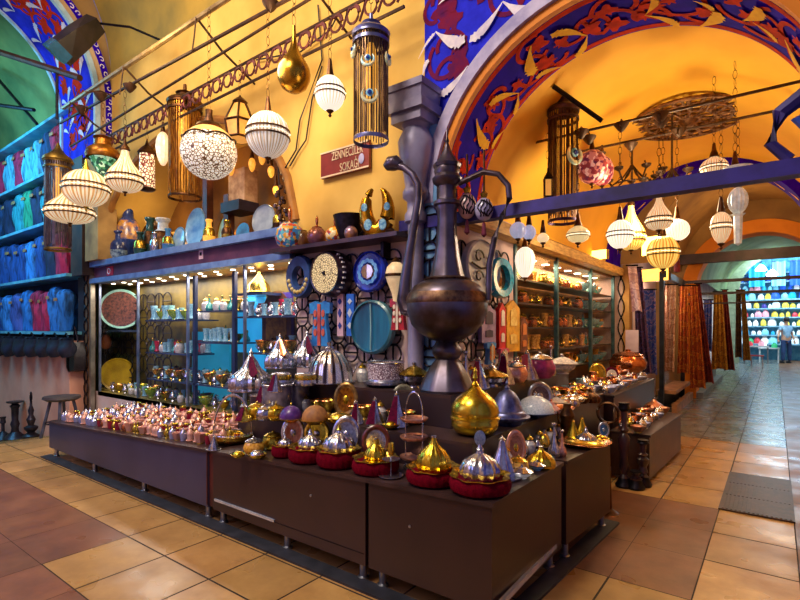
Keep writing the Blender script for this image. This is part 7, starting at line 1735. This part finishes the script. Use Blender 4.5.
for r, (z, rn) in enumerate(rows):
    m = MB(); m.box((-8.62, -.12, z - .02), (4.4, .36, .045)); tag(m.build('clothes_shelf', frost, smooth=False), '%s icy-blue shelf of the clothes stall at the left' % rn, 'shelf')
    if r == 4: continue
    px = 68 if r < 2 else 65
    k = 0
    while px > -12:
        w_px = gc.uniform(8, 11); zt = z + .01
        a = onY(px, 300, YC + .15); b = onY(px - w_px, 300, YC + .15); w_ = a.x - b.x
        c = gc.choice(((1, 5, 8, 1, 0, 6), (6, 0, 5, 8, 1, 0, 4), (7, 3, 9, 4, 5, 3, 2), (3, 9, 2, 0, 6, 4, 8))[r])
        t = thing('folded_garment', '%s folded trousers on the %s clothes shelf, %s from the dark post' % (cname[c], rn, ('first', 'second', 'third', 'fourth', 'fifth', 'sixth', 'seventh', 'eighth', 'ninth', 'tenth', 'eleventh', 'twelfth')[min(k, 11)]), 'trousers', ((a.x + b.x) / 2, -.12, zt), gc.uniform(-.1, .1))
        h = gc.uniform(.66, .76)
        garment(c, w_ * .92, h, k * 7 + r).build('cloth_leg', denims[c], t)
        m = MB(); m.box((0, -.155, h * .75), (w_ * .3, .012, .05)); m.build('waist_label', plain('tan label', '#B8885A', '#8A6038', .7), t, smooth=False)
        px -= w_px; k += 1
# dark bags hung below the lowest shelf
for k in range(7):
    px = 66 - 11.5 * k; p = onY(px, 352, -.42); a = onY(px + 6, 352, -.42)
    t = thing('hanging_bag', ('dark violet', 'black', 'navy', 'blackish', 'dark blue', 'black-brown', 'inky')[k] + ' cloth bag slung under the lowest clothes shelf, ' + ('nearest the post', 'second from the post', 'third from the post', 'fourth from the post', 'fifth from the post', 'sixth from the post', 'at the picture edge')[k], 'bag', (p.x, -.42, p.z))
    w_ = a.x - p.x; m = MB()
    m.grid(lambda u, v: ((.4 + .75 * v) * w_ * math.cos(2 * PI * u) + .35 * w_ * (1 - v), .12 * math.sin(2 * PI * u) * (.4 + .6 * math.sin(PI * min(1, v + .15))), -.06 + (1.40 - p.z) * v + .02 * math.sin(6 * u)), 16, 6)
    m.build('bag', plain('black bag cloth', '#1E2238', '#100E18', .6, scale=8), t)
    m = MB(); m.tube([(-.1, 0, 1.36 - p.z), (0, 0, 1.42 - p.z), (.1, 0, 1.36 - p.z)], .012, 5); m.build('strap', ironmat, t)
# black handbags on the post
p = onY(76, 372, -.2); q = depth(p) / F
t = thing('handbag', 'black quilted handbag hanging on the dark post by the stool', 'handbag', p)
m = MB(); m.slab([(-10 * q, 4 * q), (-4 * q, 0), (9 * q, 2 * q), (11 * q, 20 * q), (6 * q, 30 * q), (-10 * q, 27 * q)], -.08, .08); m.build('body', plain('quilted leather', '#2A2026', '#181216', .4, scale=20, bmp=.4), t)
m = MB(); m.tube([(-8 * q, 0, 27 * q), (-2 * q, 0, 45 * q), (5 * q, 0, 29 * q)], .014, 6); m.build('strap', ironmat, t)
# stool
zs = .56; p = Vector((-5.6, -.64, .003))
t = thing('wooden_stool', 'dark round wooden stool beside the post at the left', 'stool', p, .3)
m = MB(); m.lathe([(0, zs - .06), (.18, zs - .06), (.23, zs - .03), (.22, zs), (.0, zs - .005)], 28); m.build('seat', plain('stool wood', '#4A3E3C', '#2E2628', .5, scale=6), t)
for i in range(4):
    a = PI / 4 + i * PI / 2; c, s_ = math.cos(a), math.sin(a)
    m = MB(); m.tube([(.13 * c, .13 * s_, zs - .05), (.24 * c, .24 * s_, 0)], .02, 8); m.build('leg', plain('stool leg', '#5A6078', '#34323C', .45), t)
m = MB(); m.ring(.19, .011, (0, 0, .2), 'z', 20, 5); m.build('stretcher', ironmat, t)
# iron stands on the floor by the pink wall
def stand(px, pb, hpx, label, prof, parts_):
    p = onZ(px, pb, floor_z(-6.3)); p = onY(px, pb, -.42); p = Vector((p.x, -.42, floor_z(p.x) + .004)); q = depth(p) / F
    t = thing('iron_stand', label, 'stand', p); h = hpx * q
    n = len(prof)
    for nm, a, b in parts_:
        m = MB(); m.lathe([(r * q, z * h) for r, z in prof[a:b]], 16); m.build(nm, plain('dark pewter', '#4A444E', '#2A2630', .4, .7, scale=9), t)
    return t, q, h
stand(15, 435, 39, 'flat-topped iron pedestal stand by the pink wall', [(0, 0), (9, 0), (10, .04), (7, .12), (3.5, .2), (3, .3), (4, .4), (2.8, .5), (3.2, .8), (4.5, .86), (2.5, .92), (7, .95), (7.5, .98), (0, .98)], (('base', 0, 5), ('shaft', 4, 11), ('top_plate', 10, 14)))
t, q, h = stand(31, 434, 46, 'tall iron stand with a loop finial by the pink wall', [(0, 0), (7, 0), (7.5, .05), (3, .12), (6, .2), (6, .24), (2.5, .28), (4, .4), (2, .5), (2.6, .6), (1.2, .7), (1, .8), (0, .8)], (('base', 0, 4), ('shaft', 3, 13)))
m = MB(); m.tube([(2 * q * math.cos(a), 0, (.88 + .11 * math.sin(a)) * h) for a in [2 * PI * i / 16 for i in range(16)]], .012, 5, True); m.build('loop', ironmat, t)
stand(3, 437, 24, 'low iron stand with a bud top at the far left', [(0, 0), (9, 0), (9, .1), (4, .3), (1.5, .4), (1.4, .7), (2.6, .75), (2, .9), (2.8, 1), (0, 1)], (('base', 0, 5), ('stem', 4, 10)))
# ------------------------------------------------------------------ lights, sky, camera
def lamp(kind, name, loc, power, colr, size=.3, target=None, sy=None, spot=None):
    l = bpy.data.lights.new(name, kind); l.energy = power; l.color = srgb(colr)[:3]
    if kind == 'AREA':
        l.shape = 'RECTANGLE'; l.size = size; l.size_y = sy or size
    else: l.shadow_soft_size = size
    if spot: l.spot_size = spot; l.spot_blend = .6
    o = bpy.data.objects.new(name, l); COL.objects.link(o); o.location = loc
    if target is not None: o.rotation_euler = (Vector(target) - Vector(loc)).to_track_quat('-Z', 'Y').to_euler()
    return o
lamp('AREA', 'crossing_light', (-.5, -3.6, 6.0), 205, '#FFEED6', 1.6, (-1.5, -.3, 1.5))
lamp('AREA', 'crossing_light', (-3.8, -2.9, 6.0), 60, '#FFEED6', 1.2, (-3.8, -.2, 2))
lamp('POINT', 'niche_light', (-3.7, .35, 3.7), 5, '#FFD490', .15)
lamp('POINT', 'niche_light', (-2.3, .35, 3.1), 3, '#FFD490', .1)
lamp('POINT', 'niche_light', (-5.2, .35, 3.1), 3, '#FFD490', .1)
lamp('AREA', 'window_light', (-3.8, .26, 2.15), 48, '#FFF0E0', 4.2, (-3.8, .27, 0), .3)
lamp('POINT', 'wall_wash', (-.9, -.9, 3.6), 28, '#FFDCA8', .2)
lamp('POINT', 'wall_wash', (-3.0, -1.0, 4.4), 24, '#FFD898', .2)
lamp('AREA', 'stall_light', (-8, -2.2, 4.6), 120, '#58C8FF', 1.5, (-8.2, -.2, 3.4))
lamp('POINT', 'vault_light', (-8.4, -1.8, 5.4), 16, '#C0FFB0', .3)
lamp('POINT', 'bay_light', (1.3, 2.2, 2.7), 72, '#FFEABC', .25)
lamp('POINT', 'bay_light', (1.5, 5.0, 2.6), 30, '#FFD090', .25)
lamp('AREA', 'street_window_light', (-.2, 3.8, 2.34), 50, '#FFE0B0', .3, (-.2, 3.81, 0), 3.8)
lamp('POINT', 'textile_light', (.42, 7.6, 2.1), 14, '#FFE0C0', .1)  # added inside the textile window to brighten its dark depth
lamp('POINT', 'street_lamp', (2.0, 7.4, 3.1), 28, '#FFC888', .3)
lamp('POINT', 'street_lamp', (2.4, 11.5, 3.6), 60, '#FFD8A8', .3)
lamp('AREA', 'end_light', (3.2, 22.8, 4.8), 600, '#C8F0FF', 3, (3, 24.8, 1.5))
lamp('AREA', 'end_light', (2.6, 19, 4.0), 90, '#D0EEFF', 1.5, (2.4, 18, 0))
lamp('AREA', 'blue_fill_light', (-2.8, -4.6, 3.0), 45, '#8A9CFF', 2.6, (-1.5, -.5, .8), 2.0)  # unseen blue fill light; the wall behind it has no opening
w = bpy.data.worlds.new('World'); sc.world = w; w.use_nodes = True
bg = w.node_tree.nodes['Background']; bg.inputs['Color'].default_value = srgb('#A8A8F0'); bg.inputs['Strength'].default_value = .26
cam = bpy.data.cameras.new('camera'); co = bpy.data.objects.new('camera', cam); COL.objects.link(co)
co.location = CAM; co.rotation_euler = (PI / 2, 0, math.atan2(.6, .8)); cam.sensor_width = 36; cam.lens = F / 800 * 36
cam.shift_y = (HZ - 300) / 800; cam.clip_start = .05; cam.clip_end = 200
sc.camera = co
sc.view_settings.view_transform = 'Standard'; sc.view_settings.look = 'None'; sc.view_settings.gamma = 1; sc.view_settings.use_curve_mapping = False
sc.view_settings.exposure = 0.3
sc.cycles.use_denoising = True
sc.cycles.max_bounces = 6; sc.cycles.diffuse_bounces = 3; sc.cycles.glossy_bounces = 3; sc.cycles.transparent_max_bounces = 8
sc.cycles.sample_clamp_indirect = 4
